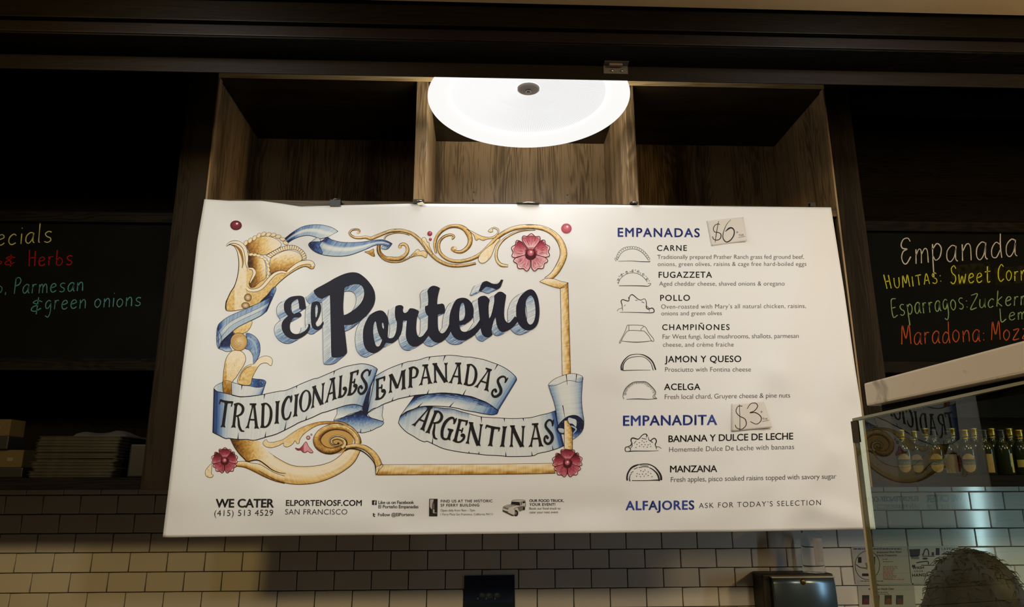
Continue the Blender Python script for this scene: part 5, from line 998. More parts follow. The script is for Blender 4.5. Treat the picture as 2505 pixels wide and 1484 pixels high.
note('price_note', 'small white paper note reading $3 plus tax, stuck beside the word EMPANADITA', [(1789.5, 986.5), (1867, 978.5), (1888.5, 1045), (1790, 1055)],
     [(conv([(1085, 492), (1050, 495), (1035, 535), (1060, 570), (1105, 595), (1115, 640), (1080, 675), (1040, 665), (1028, 640)], W_), [(0, 1.5), (.6, 1.9), (1, 1.5)]), (conv([(1062, 478), (1065, 580), (1065, 685)], W_), [(0, 1), (1, 1.4)]),
      (conv([(1122, 515), (1150, 475), (1190, 470), (1205, 495), (1180, 530), (1145, 545), (1190, 545), (1230, 575), (1230, 610), (1195, 635), (1148, 615)], W_), [(0, 1.4), (.4, 2), (.7, 2), (1, 1.3)]),
      (conv([(1228, 538), (1243, 538)], W_), .7), (conv([(1236, 529), (1235, 548)], W_), .7), (conv([(1243, 590), (1256, 588)], W_), .6), (conv([(1249, 582), (1249, 602)], W_), .6), (conv([(1258, 600), (1264, 588), (1269, 600)], W_), .6), (conv([(1271, 586), (1283, 600)], W_), .6), (conv([(1283, 585), (1272, 600)], W_), .6), (conv([(1242, 615), (1295, 604)], W_), .7)],
     lambda u, v: 0.016 * max(0, u - .5) ** 1.6 * (0.2 + 1.2 * v) + .003 * v * (1 - u), None)

# ---- clips holding the banner's top edge
def clip(label, x, y, wpx, hpx, m_, kind):
    p = on_banner(x, y); q = at(x + wpx, y, p.y); wm = abs(q.x - p.x); hm = hpx * wm / wpx
    r_ = empty('binder_clip', (p.x, p.y, p.z)); tag(r_, label, 'clip')
    bm = bmesh.new()
    y0, y1 = -0.006, 0.010
    if kind == 'binder':
        boxb(bm, (-wm / 2, y0 - .001, -hm * .55), (wm / 2, y0 + .001, hm * .45), .0004); boxb(bm, (-wm / 2, y0, hm * .35), (wm / 2, y1, hm * .45 + .001), .0004); boxb(bm, (-wm / 2, y1, -hm * .5), (wm / 2, y1 + .002, hm * .45), .0004)
        link('clip_body', bm, m_, r_)
        bm = bmesh.new(); tube(bm, [(-wm * .3, y1 + .001, hm * .45), (-wm * .3, y1 + .006, hm * .95), (wm * .3, y1 + .006, hm * .95), (wm * .3, y1 + .001, hm * .45)], .0012, 6); link('wire_handle', bm, M_steel, r_)
    else:
        boxb(bm, (-wm / 2, y0 - .002, -hm / 2), (wm / 2, y0 + .003, hm / 2), .001); boxb(bm, (-wm / 2, y1 - .003, -hm / 2), (wm / 2, y1, hm / 2), .001); boxb(bm, (-wm * .5, y0, hm * .2), (wm * .5, y1, hm / 2), .001); link('clip_body', bm, m_, r_)
        bm = bmesh.new(); bm.verts.ensure_lookup_table(); tube(bm, [(-wm * .25, y0 - .004, -hm * .1), (0, y0 - .006, hm * .1), (wm * .3, y0 - .004, hm * .1)], .0022, 8); link('spring', bm, M_steel, r_)
    return r_
clip('black binder clip on the left part of the banner’s top edge', 821, 497, 26, 17, M_dark, 'binder')
k2 = clip('dark spring clip with a white sticker on the banner’s top edge below the left divider', 1024, 494, 28, 11, mat('dark_green_steel', (.03, .035, .028), rough=.5), 'spring')
bm = bmesh.new(); bm.faces.new([bm.verts.new(at(x, y, k2.location.y - .0155)) for x, y in ((1020, 497), (1033, 493), (1038, 498), (1035, 501), (1024, 501))]); e_ = bmesh.ops.extrude_face_region(bm, geom=bm.faces[:]); bmesh.ops.translate(bm, vec=(0, .0012, 0), verts=[v for v in e_['geom'] if isinstance(v, bmesh.types.BMVert)]); bpy.context.view_layer.update(); link('sticker', bm, mat('white_sticker', (.75, .72, .55), rough=.6), k2, world=True)
clip('flat black clip on the banner’s top edge under the middle of the lamp', 1292, 498, 56, 4, M_dark, 'spring')
clip('dark clip on the banner’s top edge below the right cabinet divider', 1551, 497, 19, 5, mat('dark_steel', (.04, .04, .04), rough=.4, metal=.8), 'spring')
clip('small twisted black clip at the banner’s top right corner', 1987, 501, 13, 9, M_dark, 'binder')

# ---- chalkboards
CH = Art(None)
def slate(x0, x1, z0, z1, label, y):
    r_ = empty('chalkboard', ((x0 + x1) / 2, y, (z0 + z1) / 2)); tag(r_, label, 'chalkboard')
    bm = bmesh.new(); boxb(bm, (x0, y, z0), (x1, y + .012, z1), .001); link('slate', bm, M_board, r_, world=True)
    return r_
SLY = 2.715
sl = slate(-3.4, -1.216, Z0 + .463, Z0 + .998, 'black chalkboard left of the banner with specials in coloured chalk', SLY)
sr = slate(1.547, 4.0, Z0 + .463, Z0 + .998, 'black chalkboard right of the banner headed Empanada in white chalk', SLY)
M_chalk = bpy.data.materials.new('chalk'); M_chalk.use_nodes = True
_n = M_chalk.node_tree; _a = _n.nodes.new('ShaderNodeAttribute'); _a.attribute_name = 'ink'; _b = _n.nodes['Principled BSDF']; _b.inputs['Roughness'].default_value = .95; _b.inputs['Specular IOR Level'].default_value = 0.0
_no = _n.nodes.new('ShaderNodeTexNoise'); _no.inputs['Scale'].default_value = 1300; _no.inputs['Detail'].default_value = 2
_t = _n.nodes.new('ShaderNodeTexCoord'); _n.links.new(_t.outputs['Object'], _no.inputs['Vector'])
_r = _n.nodes.new('ShaderNodeMapRange'); _r.inputs[1].default_value = .35; _r.inputs[2].default_value = .6; _r.inputs[3].default_value = .22; _r.inputs[4].default_value = .60
_n.links.new(_no.outputs['Fac'], _r.inputs[0]); _m = _n.nodes.new('ShaderNodeMix'); _m.data_type = 'RGBA'; _m.blend_type = 'MULTIPLY'; _m.inputs[0].default_value = 1.0
_n.links.new(_a.outputs['Color'], _m.inputs[6]); _n.links.new(_r.outputs[0], _m.inputs[7]); _n.links.new(_m.outputs[2], _b.inputs['Base Color'])
# single-line hand: x across, y up; 0 baseline, 1 x-height, 2 ascender, -1 descender
HAND = {
 'a': [[(.85, .95), (.5, 1.02), (.12, .7), (.1, .2), (.38, 0), (.7, .3), (.83, .8)], [(.85, .98), (.82, .2), (1.0, 0)]], 'b': [[(.15, 1.9), (.12, .9), (.12, .05)], [(.12, .6), (.5, .95), (.85, .6), (.75, .15), (.4, 0), (.12, .12)]],
 'c': [[(.85, .85), (.6, 1.02), (.2, .75), (.12, .3), (.4, 0), (.85, .15)]], 'd': [[(.78, .85), (.45, .98), (.12, .6), (.15, .12), (.5, .05), (.82, .5)], [(.84, 1.9), (.83, .8), (.95, 0)]], '1': [[(.05, 0), (.2, 1.15), (.5, .4), (.8, 1.2), (.95, 0)]], '2': [[(.85, 1.0), (.55, 1.15), (.2, .92), (.4, .65), (.78, .45), (.8, .15), (.5, 0), (.12, .12)]],
 'e': [[(.15, .5), (.6, .6), (.85, .75), (.65, 1.0), (.3, .9), (.12, .45), (.3, .05), (.65, .02), (.9, .2)]], 'g': [[(.8, .9), (.5, 1.02), (.15, .7), (.2, .2), (.5, .15), (.8, .6), (.82, .9), (.85, -.3), (.6, -.85), (.2, -.7)]],
 'h': [[(.15, 1.9), (.12, 0)], [(.13, .6), (.5, 1), (.8, .8), (.85, 0)]], 'i': [[(.5, 1.0), (.5, 0)], [(.45, 1.5), (.58, 1.55)]], 'I': [[(.5, 1.0), (.5, 0)]], 'k': [[(.15, 1.8), (.12, 0)], [(.8, 1.1), (.2, .55), (.85, 0)]], 'l': [[(.5, 1.95), (.5, .05), (.75, .0)]],
 'm': [[(.05, 1), (.08, 0)], [(.07, .6), (.25, .98), (.42, .85), (.46, 0)], [(.46, .6), (.65, .98), (.85, .85), (.95, 0)]], 'n': [[(.12, 1), (.15, 0)], [(.14, .55), (.5, 1), (.8, .85), (.88, 0)]], 'o': [[(.5, 1), (.15, .75), (.12, .3), (.45, 0), (.8, .25), (.85, .7), (.5, 1)]],
 'p': [[(.12, 1.0), (.15, .2), (.25, -1.0)], [(.12, .7), (.5, 1.02), (.85, .75), (.75, .25), (.4, .05), (.16, .3)]], 'r': [[(.2, 1), (.22, 0)], [(.21, .55), (.45, .95), (.85, .95)]], 's': [[(.85, .95), (.5, 1.02), (.2, .82), (.4, .55), (.75, .4), (.8, .15), (.5, 0), (.15, .1)]], 't': [[(.5, 1.6), (.5, .2), (.7, 0), (.9, .1)], [(.1, 1.05), (.95, 1.1)]],
 'u': [[(.12, 1), (.15, .25), (.45, 0), (.75, .3), (.82, 1), (.84, .3), (.98, 0)]], 'w': [[(.05, 1), (.2, .05), (.48, .8), (.72, .05), (.95, 1)]], 'z': [[(.12, .95), (.85, 1), (.12, .02), (.9, .05)]], 'y': [[(.1, 1), (.45, .2)], [(.85, 1), (.3, -.9)]],
 'C': [[(.9, 1.5), (.55, 1.75), (.15, 1.2), (.15, .4), (.5, 0), (.95, .25)]], 'E': [[(.85, 1.5), (.65, 1.75), (.3, 1.7), (.12, 1.35), (.25, 1.08), (.6, 1.0), (.3, .85), (.18, .45), (.35, .05), (.6, 0), (.92, .45)]], 'F': [[(.9, 1.75), (.15, 1.6), (.2, 0), (.95, .1)], [(.18, .85), (.7, .9)]],
 'H': [[(.1, 1.8), (.15, 0)], [(.85, 1.7), (.85, 0)], [(.12, .9), (.86, .95)]], 'L': [[(.1, 1.7), (.3, 0), (.95, .25)]], 'M': [[(.1, 0), (.2, 1.7), (.5, .55), (.8, 1.75), (.95, 0)]], 'P': [[(.2, 1.8), (.15, 0)], [(.1, 1.7), (.6, 1.85), (.9, 1.5), (.7, 1.05), (.2, .9)]], 'S': [[(.9, 1.45), (.6, 1.75), (.2, 1.5), (.35, 1.05), (.8, .75), (.85, .3), (.5, 0), (.1, .2)]],
 'T': [[(.05, 1.05), (.95, 1.1)], [(.5, 1.07), (.52, 0)]], 'A': [[(.05, 0), (.55, 1.1), (.9, 0)], [(.2, .4), (.8, .42)]], 'U': [[(.1, 1.1), (.12, .3), (.45, 0), (.8, .25), (.88, 1.1)]], 'W': [[(.0, 0), (.15, 1.1), (.45, .3), (.75, 1.1), (.95, 0)]], 'Z': [[(.05, 1.6), (.95, 1.65), (.08, .02), (.95, .1)]], 's_': [[(.85, .95), (.15, .7)]],
 '&': [[(1.0, 1.05), (.5, 1.25), (.15, 1.0), (.6, .75), (.15, .5), (.05, .15), (.4, 0), (.95, .3)], [(.62, 1.6), (.55, -.35)]], ':': [[(.45, .75), (.55, .78), (.5, .7)], [(.45, .15), (.55, .18), (.5, .1)]], ',': [[(.5, .05), (.4, -.35)]], 'v': [[(.1, 1), (.45, 0), (.9, 1)]]}
def hand(art, text, x0, y0, x1, y1, xh, col, wid, lean=0.0, widths=None):
    """chalk writing fitted between two baseline pixels; xh is the x-height in pixels"""
    W = {'1': 1.2, 'm': 1.25, 'i': .45, 'I': .5, 'l': .5, ' ': .65, ':': .45, ',': .4, 'M': 1.35, 'r': .8, 'w': 1.2, 'E': 1.1, 'P': 1.0, 'T': 1.0}
    adv = [W.get(ch, 1.0) for ch in text]; tot = sum(adv); L = hypot(x1 - x0, y1 - y0); ux, uy = (x1 - x0) / L, (y1 - y0) / L; k = L / tot; t = 0
    for ch, a in zip(text, adv):
        if ch != ' ':
            jy = rn.uniform(-.05, .05); sc = rn.uniform(.94, 1.06)
            for st in HAND[ch]:
                P = []
                for x, y in st:
                    s_ = (t + (.1 + .8 * x) * a) * k; h = (y * sc + jy) * xh
                    P.append((x0 + ux * s_ + lean * h, y0 + uy * s_ - h))
                stroke(art, P, [(q / 6, wid * rn.uniform(.75, 1.2)) for q in range(7)], col, 0)
        t += a
class SlateSurf: pass
def on_slate(x, y, l=0.0):
    d = ray(x, y); Y = SLY - .0006 - l * .0002; return Vector((d.x * Y / d.y, Y, d.z * Y / d.y + CAMZ))
bpy.context.view_layer.update()
YE, RE, TQ, WH, GRN, ORA = (.93, .92, .55), (.78, .14, .12), (.38, .68, .70), (.95, .92, .86), (.62, .76, .50), (.85, .38, .20)
art = Art(on_slate)
art = Art(on_slate); hand(art, 'ecials', -14, 601, 131, 591, 26, YE, 2.5, .08); art.build('chalk_writing', sl, M_chalk)
art = Art(on_slate); hand(art, '&', 8, 648, 40, 646, 16, RE, 2.4); hand(art, 'Herbs', 66, 651, 181, 648, 21, RE, 2.5, .05); hand(art, 'o', -9, 646, 7, 645, 8, RE, 2.2); art.build('chalk_writing', sl, M_chalk)
art = Art(on_slate); hand(art, 'o,', -12, 716, 18, 714, 17, TQ, 2.2); hand(art, 'Parmesan', 30, 719, 206, 711, 21, TQ, 2.4, .10); art.build('chalk_writing', sl, M_chalk)
art = Art(on_slate); hand(art, '&', 72, 762, 104, 760, 22, TQ, 2.4, .1); hand(art, 'green onions', 106, 758, 348, 747, 21, TQ, 2.3, .10); art.build('chalk_writing', sl, M_chalk)
art = Art(on_slate)
art = Art(on_slate); hand(art, 'Em', 2196, 648, 2277, 640, 37, WH, 2.6, .02); hand(art, 'panada', 2274, 641, 2492, 628, 41, WH, 2.6, .0); art.build('chalk_writing', sr, M_chalk)
art = Art(on_slate); hand(art, 'H', 2166, 706, 2184, 704, 20, YE[:2] + (.25,), 2.4, -.22); hand(art, 'U1ITA2:', 2186, 705, 2306, 690, 23, YE[:2] + (.25,), 2.3, -.12); art.build('chalk_writing', sr, M_chalk)
art = Art(on_slate); hand(art, 'Sweet Corn', 2322, 695, 2514, 684, 24, YE[:2] + (.25,), 2.5, .0); art.build('chalk_writing', sr, M_chalk)
art = Art(on_slate); hand(art, 'Fsparragos:', 2180, 775, 2370, 753, 26, GRN, 2.3, -.10); hand(art, 'Zuckerm', 2371, 755, 2520, 744, 22, GRN, 2.4, .05); art.build('chalk_writing', sr, M_chalk)
art = Art(on_slate); hand(art, 'Lem', 2442, 787, 2515, 778, 18, GRN, 2.3, .0); art.build('chalk_writing', sr, M_chalk)
art = Art(on_slate); hand(art, 'Maradona:', 2200, 843, 2412, 834, 28, ORA, 2.5, -.03); hand(art, 'Mozz', 2420, 833, 2520, 827, 25, ORA, 2.5, .0); art.build('chalk_writing', sr, M_chalk)
# smudged, wiped chalk under the second line
M_smudge = mat('chalk_smudge', (.010, .0095, .004), rough=.95, spec=0.0, var=.6, vscale=40)
for q in ([(2330, 650), (2422, 640), (2424, 692), (2325, 698)], [(2432, 655), (2520, 648), (2520, 690), (2436, 697)]):
    bm = bmesh.new(); bm.faces.new([bm.verts.new(on_slate(x, y, -1.6)) for x, y in q]); link('chalk_smudge', bm, M_smudge, sr, world=True)

# ---- left shelf: stacked sheet trays, a black bin, a cloth and two cartons
SHZ = Z0 + .0335
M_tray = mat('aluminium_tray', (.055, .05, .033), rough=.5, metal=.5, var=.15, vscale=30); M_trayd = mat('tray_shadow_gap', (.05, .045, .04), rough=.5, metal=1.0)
trays = 13
def make_tray():
    r_ = empty('sheet_tray', (0, 0, 0)); bm = bmesh.new()
    w_, d_, h_ = .149, .215, .0100
    def loop(w, d, z, rad=.015):
        L = []
        for cx, cy, a0 in ((w - rad, d - rad, 0), (-w + rad, d - rad, 90), (-w + rad, -d + rad, 180), (w - rad, -d + rad, 270)):
            for i in range(5): a = radians(a0 + 22.5 * i); L.append(bm.verts.new((cx + rad * cos(a), cy + rad * sin(a), z)))
        return L
    LS = [loop(w_ - .003, d_ - .003, 0), loop(w_ - .001, d_ - .001, h_ * .8), loop(w_, d_, h_), loop(w_ - .004, d_ - .004, h_), loop(w_ - .014, d_ - .014, .0012)]
    for a, b in zip(LS, LS[1:]):
        for i in range(20): bm.faces.new((a[i], a[(i + 1) % 20], b[(i + 1) % 20], b[i]))
    bm.faces.new(LS[0][::-1]); bm.faces.new(LS[-1]); link('pan', bm, M_tray, r_)
    bm = bmesh.new(); L = [v.co.copy() for v in ()]
    pts = []
    for cx, cy, a0 in ((w_ - .015, d_ - .015, 0), (-w_ + .015, d_ - .015, 90), (-w_ + .015, -d_ + .015, 180), (w_ - .015, -d_ + .015, 270)):
        for i in range(5): a = radians(a0 + 22.5 * i); pts.append((cx + .015 * cos(a), cy + .015 * sin(a), h_))
    tube(bm, pts + [pts[0]], .0013, 6); link('rolled_rim', bm, M_tray, r_)
    return r_
t0 = make_tray(); rt2 = random.Random(4)
ordn = ['lowest', 'second', 'third', 'fourth', 'fifth', 'sixth', 'seventh', 'eighth', 'ninth', 'tenth', 'eleventh', 'twelfth', 'topmost']
for i in range(trays):
    if i == 0: o = t0
    else:
        o = t0.copy(); COL.objects.link(o)
        for ch in t0.children: c2 = ch.copy(); COL.objects.link(c2); c2.parent = o
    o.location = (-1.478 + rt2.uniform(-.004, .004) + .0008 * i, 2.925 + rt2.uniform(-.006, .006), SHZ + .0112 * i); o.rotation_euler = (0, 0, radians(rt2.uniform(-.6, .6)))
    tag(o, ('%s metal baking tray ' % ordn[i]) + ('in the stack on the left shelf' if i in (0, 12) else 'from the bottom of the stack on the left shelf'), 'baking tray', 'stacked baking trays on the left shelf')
bm = bmesh.new(); boxb(bm, (-1.288, 2.73, SHZ), (-1.215, 3.05, SHZ + .118), .006)
tag(link('plastic_bin', bm, M_dark), 'black plastic bin squeezed between the tray stack and the cabinet post', 'bin')
# folded cloth on the trays: a soft lumpy sheet with thickness
bm = bmesh.new(); n = 26; gz = []
for j in range(n + 1):
    rw = []
    for i in range(n + 1):
        u, v = i / n, j / n; e = min(u, 1 - u, v, 1 - v); h = .022 * min(1, e * 7) ** .5 * (.75 + .35 * sin(7 * u + 2) * sin(5 * v + 1) + .25 * sin(13 * u - 6 * v))
        rw.append(bm.verts.new((-1.54 + .195 * u + .008 * sin(6 * v), 2.80 + .24 * v, SHZ + .1485 + h)))
    gz.append(rw)
for j in range(n):
    for i in range(n): f = bm.faces.new((gz[j][i], gz[j][i + 1], gz[j + 1][i + 1], gz[j + 1][i])); f.smooth = True
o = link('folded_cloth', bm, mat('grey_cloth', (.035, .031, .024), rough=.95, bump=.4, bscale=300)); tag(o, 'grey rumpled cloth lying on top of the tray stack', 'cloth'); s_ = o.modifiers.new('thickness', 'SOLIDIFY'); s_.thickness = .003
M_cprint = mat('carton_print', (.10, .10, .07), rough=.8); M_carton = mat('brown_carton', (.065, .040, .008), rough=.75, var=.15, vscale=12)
def carton(label, px0, px1, pyt, pyb, y, z0=None):
    a, b = at(px0, pyb, y), at(px1, pyt, y); z0 = a.z if z0 is None else z0
    r_ = empty('cardboard_box', ((a.x + b.x) / 2, y + .1, z0)); tag(r_, label, 'box', 'cartons on the left shelf')
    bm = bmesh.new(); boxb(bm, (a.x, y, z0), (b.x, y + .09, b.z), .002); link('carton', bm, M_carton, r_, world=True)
    zc = (z0 + b.z) / 2
    for k in range(2): bm = bmesh.new(); box(bm, (b.x - .055 - .05 * k, y - .0006, zc - .008), (b.x - .035 - .05 * k, y - .0001, zc + .004)); link('printed_mark', bm, M_cprint, r_, world=True)
    return b.z
bm = bmesh.new(); pq = at(62, 1143, 2.80); boxb(bm, (-2.1, 2.79, SHZ), (pq.x - .002, 2.90, pq.z - .001), .004); tag(link('stacking_crate', bm, M_dark), 'low black crate under the lower brown carton on the left shelf', 'crate')
zt = carton('lower brown cardboard carton at the left end of the shelf beside the trays', -60, 59, 1100, 1143, 2.80, pq.z)
pq2 = at(28, 1066, 2.80); bm = bmesh.new(); boxb(bm, (-2.1, 2.79, zt + .001), (pq2.x - .002, 2.90, pq2.z - .001), .004); tag(link('stacking_crate', bm, M_dark), 'black crate between the two brown cartons on the left shelf', 'crate')
carton('upper brown cardboard carton at the left end of the shelf', -60, 28, 1025, 1066, 2.80, pq2.z)

# ---- right shelf: bottles
M_glassd = mat('dark_bottle_glass', (.012, .016, .006), rough=.16, spec=.4)
M_foil = mat('gold_foil', (.40, .28, .05), rough=.35, metal=.9); M_foilb = mat('black_foil', (.02, .02, .02), rough=.3)
M_lab = mat('kraft_label', (.24, .15, .04), rough=.7, var=.15, vscale=60); M_labw = mat('cream_label', (.30, .23, .12), rough=.7); M_laby = mat('yellow_label', (.32, .25, .04), rough=.6)
M_lband = mat('label_band', (.025, .026, .015), rough=.6); M_ltext = mat('label_text', (.16, .16, .11), rough=.6)
def bottle(x, y, label, foil, lab, px=None, yaw=0.0, h=.173, r=.0285):
    b_ = empty('wine_bottle', (x, y, SHZ)); tag(b_, label, 'bottle', 'bottles on the right shelf')
    k = h / .245
    bm = bmesh.new(); lathe(bm, [(0, .004), (r * .6, .002), (r - .003, 0), (r, .004), (r, .135 * k), (r * .96, .150 * k), (r * .75, .168 * k), (r * .48, .184 * k), (.0148, .198 * k), (.0138, .235 * k), (.0152, .237 * k), (.0152, .243 * k), (0, .245 * k)], 28); link('glass', bm, M_glassd, b_)
    bm = bmesh.new(); lathe(bm, [(.0152, .196 * k), (.0146, .200 * k), (.0144, .235 * k), (.0158, .237 * k), (.0158, .2445 * k), (0, .246 * k)], 24, caps=False); link('foil_capsule', bm, foil, b_)
    if lab:
        kind, m_, cz, hh, half = lab
        bm = bmesh.new(); cols = 15; L0 = None
        for i in range(cols):
            t = -1 + 2 * i / (cols - 1); a = -pi / 2 + yaw + t * half
            q = hh * (sqrt(max(0, 1 - t * t)) if kind == 'oval' else 1)
            pr = [bm.verts.new(((r + .0006) * cos(a), (r + .0006) * sin(a), cz + s * q)) for s in (-1, 1)]
            if L0: f = bm.faces.new((L0[0], pr[0], pr[1], L0[1])); f.smooth = True
            L0 = pr
        lo = link('label', bm, m_, b_)
        bm = bmesh.new(); L0 = None
        for i in range(cols):
            t = -.96 + 1.92 * i / (cols - 1); a = -pi / 2 + yaw + t * half
            pr = [bm.verts.new(((r + .0009) * cos(a), (r + .0009) * sin(a), cz + s)) for s in (-hh * .20, hh * .40)]
            if L0: bm.faces.new((L0[0], pr[0], pr[1], L0[1]))
            L0 = pr
        if kind == 'oval':
            link('label_band', bm, M_lband, lo)
            vs, fs = glyphs('SIMANDI', 1.0, 0.0); bm = bmesh.new(); wx = max(v[0] for v in vs)
            bv = []
            for vx, vy in vs:
                a = -pi / 2 + yaw + (vx / wx - .5) * 1.5 * half; bv.append(bm.verts.new(((r + .0012) * cos(a), (r + .0012) * sin(a), cz - hh * .16 + vy * hh * .42)))
            for f_ in fs: bm.faces.new([bv[i] for i in f_])
            link('label_name', bm, M_ltext, lo)
        else: bm.free()
    return b_
def bx(px, py, y): return at(px, py, y).x
ov = lambda: ('oval', M_lab, .0455, .035, .88)
front = [(2212, 'leftmost bottle with an oval kraft label on the right shelf, touching its twin', M_foil, ov(), 0), (2243, 'second oval-labelled bottle from the left on the right shelf', M_foil, ov(), 0), (2291, 'oval-labelled bottle just left of the bottle with the square cream label', M_foilb, ov(), 0),
         (2326, 'bottle with a square cream label between two oval-labelled bottles', M_foilb, ('rect', M_labw, .0445, .036, .85), 0), (2369, 'rightmost oval-labelled bottle on the right shelf', M_foil, ov(), 0), (2415, 'bottle turned to show a narrow side label, right of the oval labels', M_foilb, ('rect', M_lab, .044, .035, .40), .3),
         (2458, 'bottle with a thin yellow label edge near the right end of the glass', M_foilb, ('rect', M_laby, .045, .036, .22), .9), (2503, 'bottle with a yellow band label at the right edge of the shelf', M_foil, ('rect', M_laby, .043, .014, .85), 0)]
for px, lb, fo, la, yw in front:
    dy = 2.842 if px in (2243, 2326) else 2.772; bottle(bx(px, 1130, dy), dy, lb, fo, la, yaw=yw - .5)
back = [(2272, 'back-row bottle with a gold cap behind the gap between the second and third oval labels'), (2338, 'back-row bottle with a gold cap behind the square cream label'), (2392, 'back-row bottle right behind the rightmost oval label'), (2436, 'back-row bottle behind the narrow side label'), (2480, 'back-row bottle furthest right, near the edge of the picture')]
for px, lb in back: bottle(bx(px, 1130, 2.945), 2.945, lb, M_foil, None, h=.192)
bottle(bx(2170, 1130, 2.86), 2.86, 'plain dark bottle without a visible label at the left end of the right shelf', M_foilb, ('rect', M_lab, .045, .026, .16), yaw=.95)
# ================================================================== things on the tiled wall
def wallpt(x, y, Y): return at(x, y, Y)
# paper-towel dispenser
DY = 3.085
a, b = at(1887, 1411, DY), at(2043, 1409, DY)
dp = empty('towel_dispenser', ((a.x + b.x) / 2, WALL_Y, Z0 - .72)); tag(dp, 'grey metal paper towel dispenser with a round lock on the tiled wall', 'dispenser')
M_disp = mat('blue_grey_steel', (.12, .17, .21), rough=.28, metal=.75); M_dispd = mat('dispenser_case', (.035, .03, .02), rough=.5, metal=.4); M_lip = mat('pale_lip', (.55, .50, .36), rough=.4)
bm = bmesh.new(); boxb(bm, (a.x - .032, DY + .02, Z0 - .72), (b.x + .002, WALL_Y - .001, a.z + .010), .008, 3); link('case', bm, M_dispd, dp, world=True)
bm = bmesh.new(); n = 14; pr = []
for i in range(n + 1):
    z = a.z - .36 * i / n; bulge = .010 * sin(pi * i / n) + .004 * sin(2.6 * pi * i / n)
    pr.append([bm.verts.new((x_, DY - bulge + (0 if 0 < k < 3 else .012), z)) for k, x_ in enumerate((a.x, a.x + .008, b.x - .008, b.x))])
for p_, q_ in zip(pr, pr[1:]):
    for k in range(3): f = bm.faces.new((p_[k], q_[k], q_[k + 1], p_[k + 1])); f.smooth = True
door = link('door', bm, M_disp, dp, world=True); s_ = door.modifiers.new('t', 'SOLIDIFY'); s_.thickness = .006
bm = bmesh.new(); boxb(bm, (a.x, DY - .002, a.z - .004), (b.x, DY + .03, a.z + .001), .002); link('top_lip', bm, M_lip, dp, world=True)
c_ = at(1964, 1423, DY - .003); bm = bmesh.new(); lathe(bm, [(.011, 0), (.011, .005), (.007, .007), (0, .007)], 20); bm.transform(Matrix.Translation((c_.x, DY - .001, c_.z)) @ Matrix.Rotation(pi / 2, 4, 'X')); link('lock', bm, mat('brass_lock', (.20, .13, .04), rough=.35, metal=1.0), dp, world=True)
# clear bottle on top of it
M_clear = mat('clear_plastic', (.85, .88, .92), rough=.08, trans=1.0, spec=.5); M_clear.node_tree.nodes['Principled BSDF'].inputs['IOR'].default_value = 1.12
cb = at(1992, 1400, 3.14); cup = empty('squeeze_bottle', (cb.x + .0, 3.14, a.z + .0115)); tag(cup, 'tall clear plastic bottle with a printed label standing on the towel dispenser', 'bottle')
bm = bmesh.new(); lathe(bm, [(0, 0), (.044, 0), (.046, .004), (.045, .020), (.0435, .026), (.042, .14), (.036, .155), (.02, .165), (.018, .18), (0, .181)], 32); link('clear_body', bm, M_clear, cup)
bm = bmesh.new(); L0 = None
for i in range(13):
    t = -.25 + 1.15 * i / 12; aa = -pi / 2 + t
    p2 = [bm.verts.new((.0455 * cos(aa) * k, .0455 * sin(aa) * k, z)) for z, k in ((.03, .985), (.138, .95))]
    if L0: f = bm.faces.new((L0[0], p2[0], p2[1], L0[1])); f.smooth = True
    L0 = p2
lb = link('label', bm, mat('bottle_label', (.36, .34, .33), rough=.6), cup)
bm = bmesh.new()
for k in range(16):
    z = .046 + .0052 * k; L0 = None; wdt = .5 + .35 * ((k * 7) % 5) / 5
    for i in range(7):
        aa = -pi / 2 + .05 + wdt * i / 6; kk = .99 - (.035 * (z - .03) / .108) + .012
        p2 = [bm.verts.new((.0455 * kk * cos(aa), .0455 * kk * sin(aa), z + d)) for d in (0, .0014)]
        if L0: bm.faces.new((L0[0], p2[0], p2[1], L0[1]))
        L0 = p2
link('label_lines', bm, mat('label_print', (.22, .21, .22), rough=.7), lb)
bm = bmesh.new(); lathe(bm, [(0.0, .181), (.022, .181), (.022, .20), (.008, .204), (.008, .232), (0, .233)], 24); link('pump', bm, M_dark, cup)

# posters and notices
def on_wall(d_):
    def f(x, y, l=0.0):
        d = ray(x, y); Y = WALL_Y - d_ - l * .0002; return Vector((d.x * Y / d.y, Y, d.z * Y / d.y + CAMZ))
    return f
def notice(label, quad, m_, draw, off=.0035):
    P = on_wall(off); c = sum((P(*q) for q in quad), Vector()) / 4
    r_ = empty('wall_notice', c); tag(r_, label, 'notice')
    bm = bmesh.new(); n = 6; g = []
    for j in range(n + 1):
        v = j / n; g.append([bm.verts.new(P(quad[0][0] * (1 - i / n) * (1 - v) + quad[1][0] * i / n * (1 - v) + quad[2][0] * i / n * v + quad[3][0] * (1 - i / n) * v, quad[0][1] * (1 - i / n) * (1 - v) + quad[1][1] * i / n * (1 - v) + quad[2][1] * i / n * v + quad[3][1] * (1 - i / n) * v)) for i in range(n + 1)])
    for j in range(n):
        for i in range(n): bm.faces.new((g[j][i], g[j + 1][i], g[j + 1][i + 1], g[j][i + 1]))
    o = link('sheet', bm, m_, r_, world=True); s_ = o.modifiers.new('t', 'SOLIDIFY'); s_.thickness = .00015; s_.offset = 0
    bpy.context.view_layer.update(); a_ = Art(on_wall(off)); draw(a_); a_.build('printing', r_)
    return r_
M_navy = mat('navy_poster', (.006, .017, .055), rough=.45, var=.25, vscale=9); M_lam = mat('laminated_notice', (.42, .41, .37), rough=.22, spec=.5); M_lam2 = mat('laminated_notice_pale', (.44, .44, .42), rough=.18, spec=.5)
def blk(a_, x0, y0, x1, y1, col, lay=2.0): fill(a_, [[(x0, y0), (x1, y0), (x1, y1), (x0, y1)]], col, lay, grid=60)
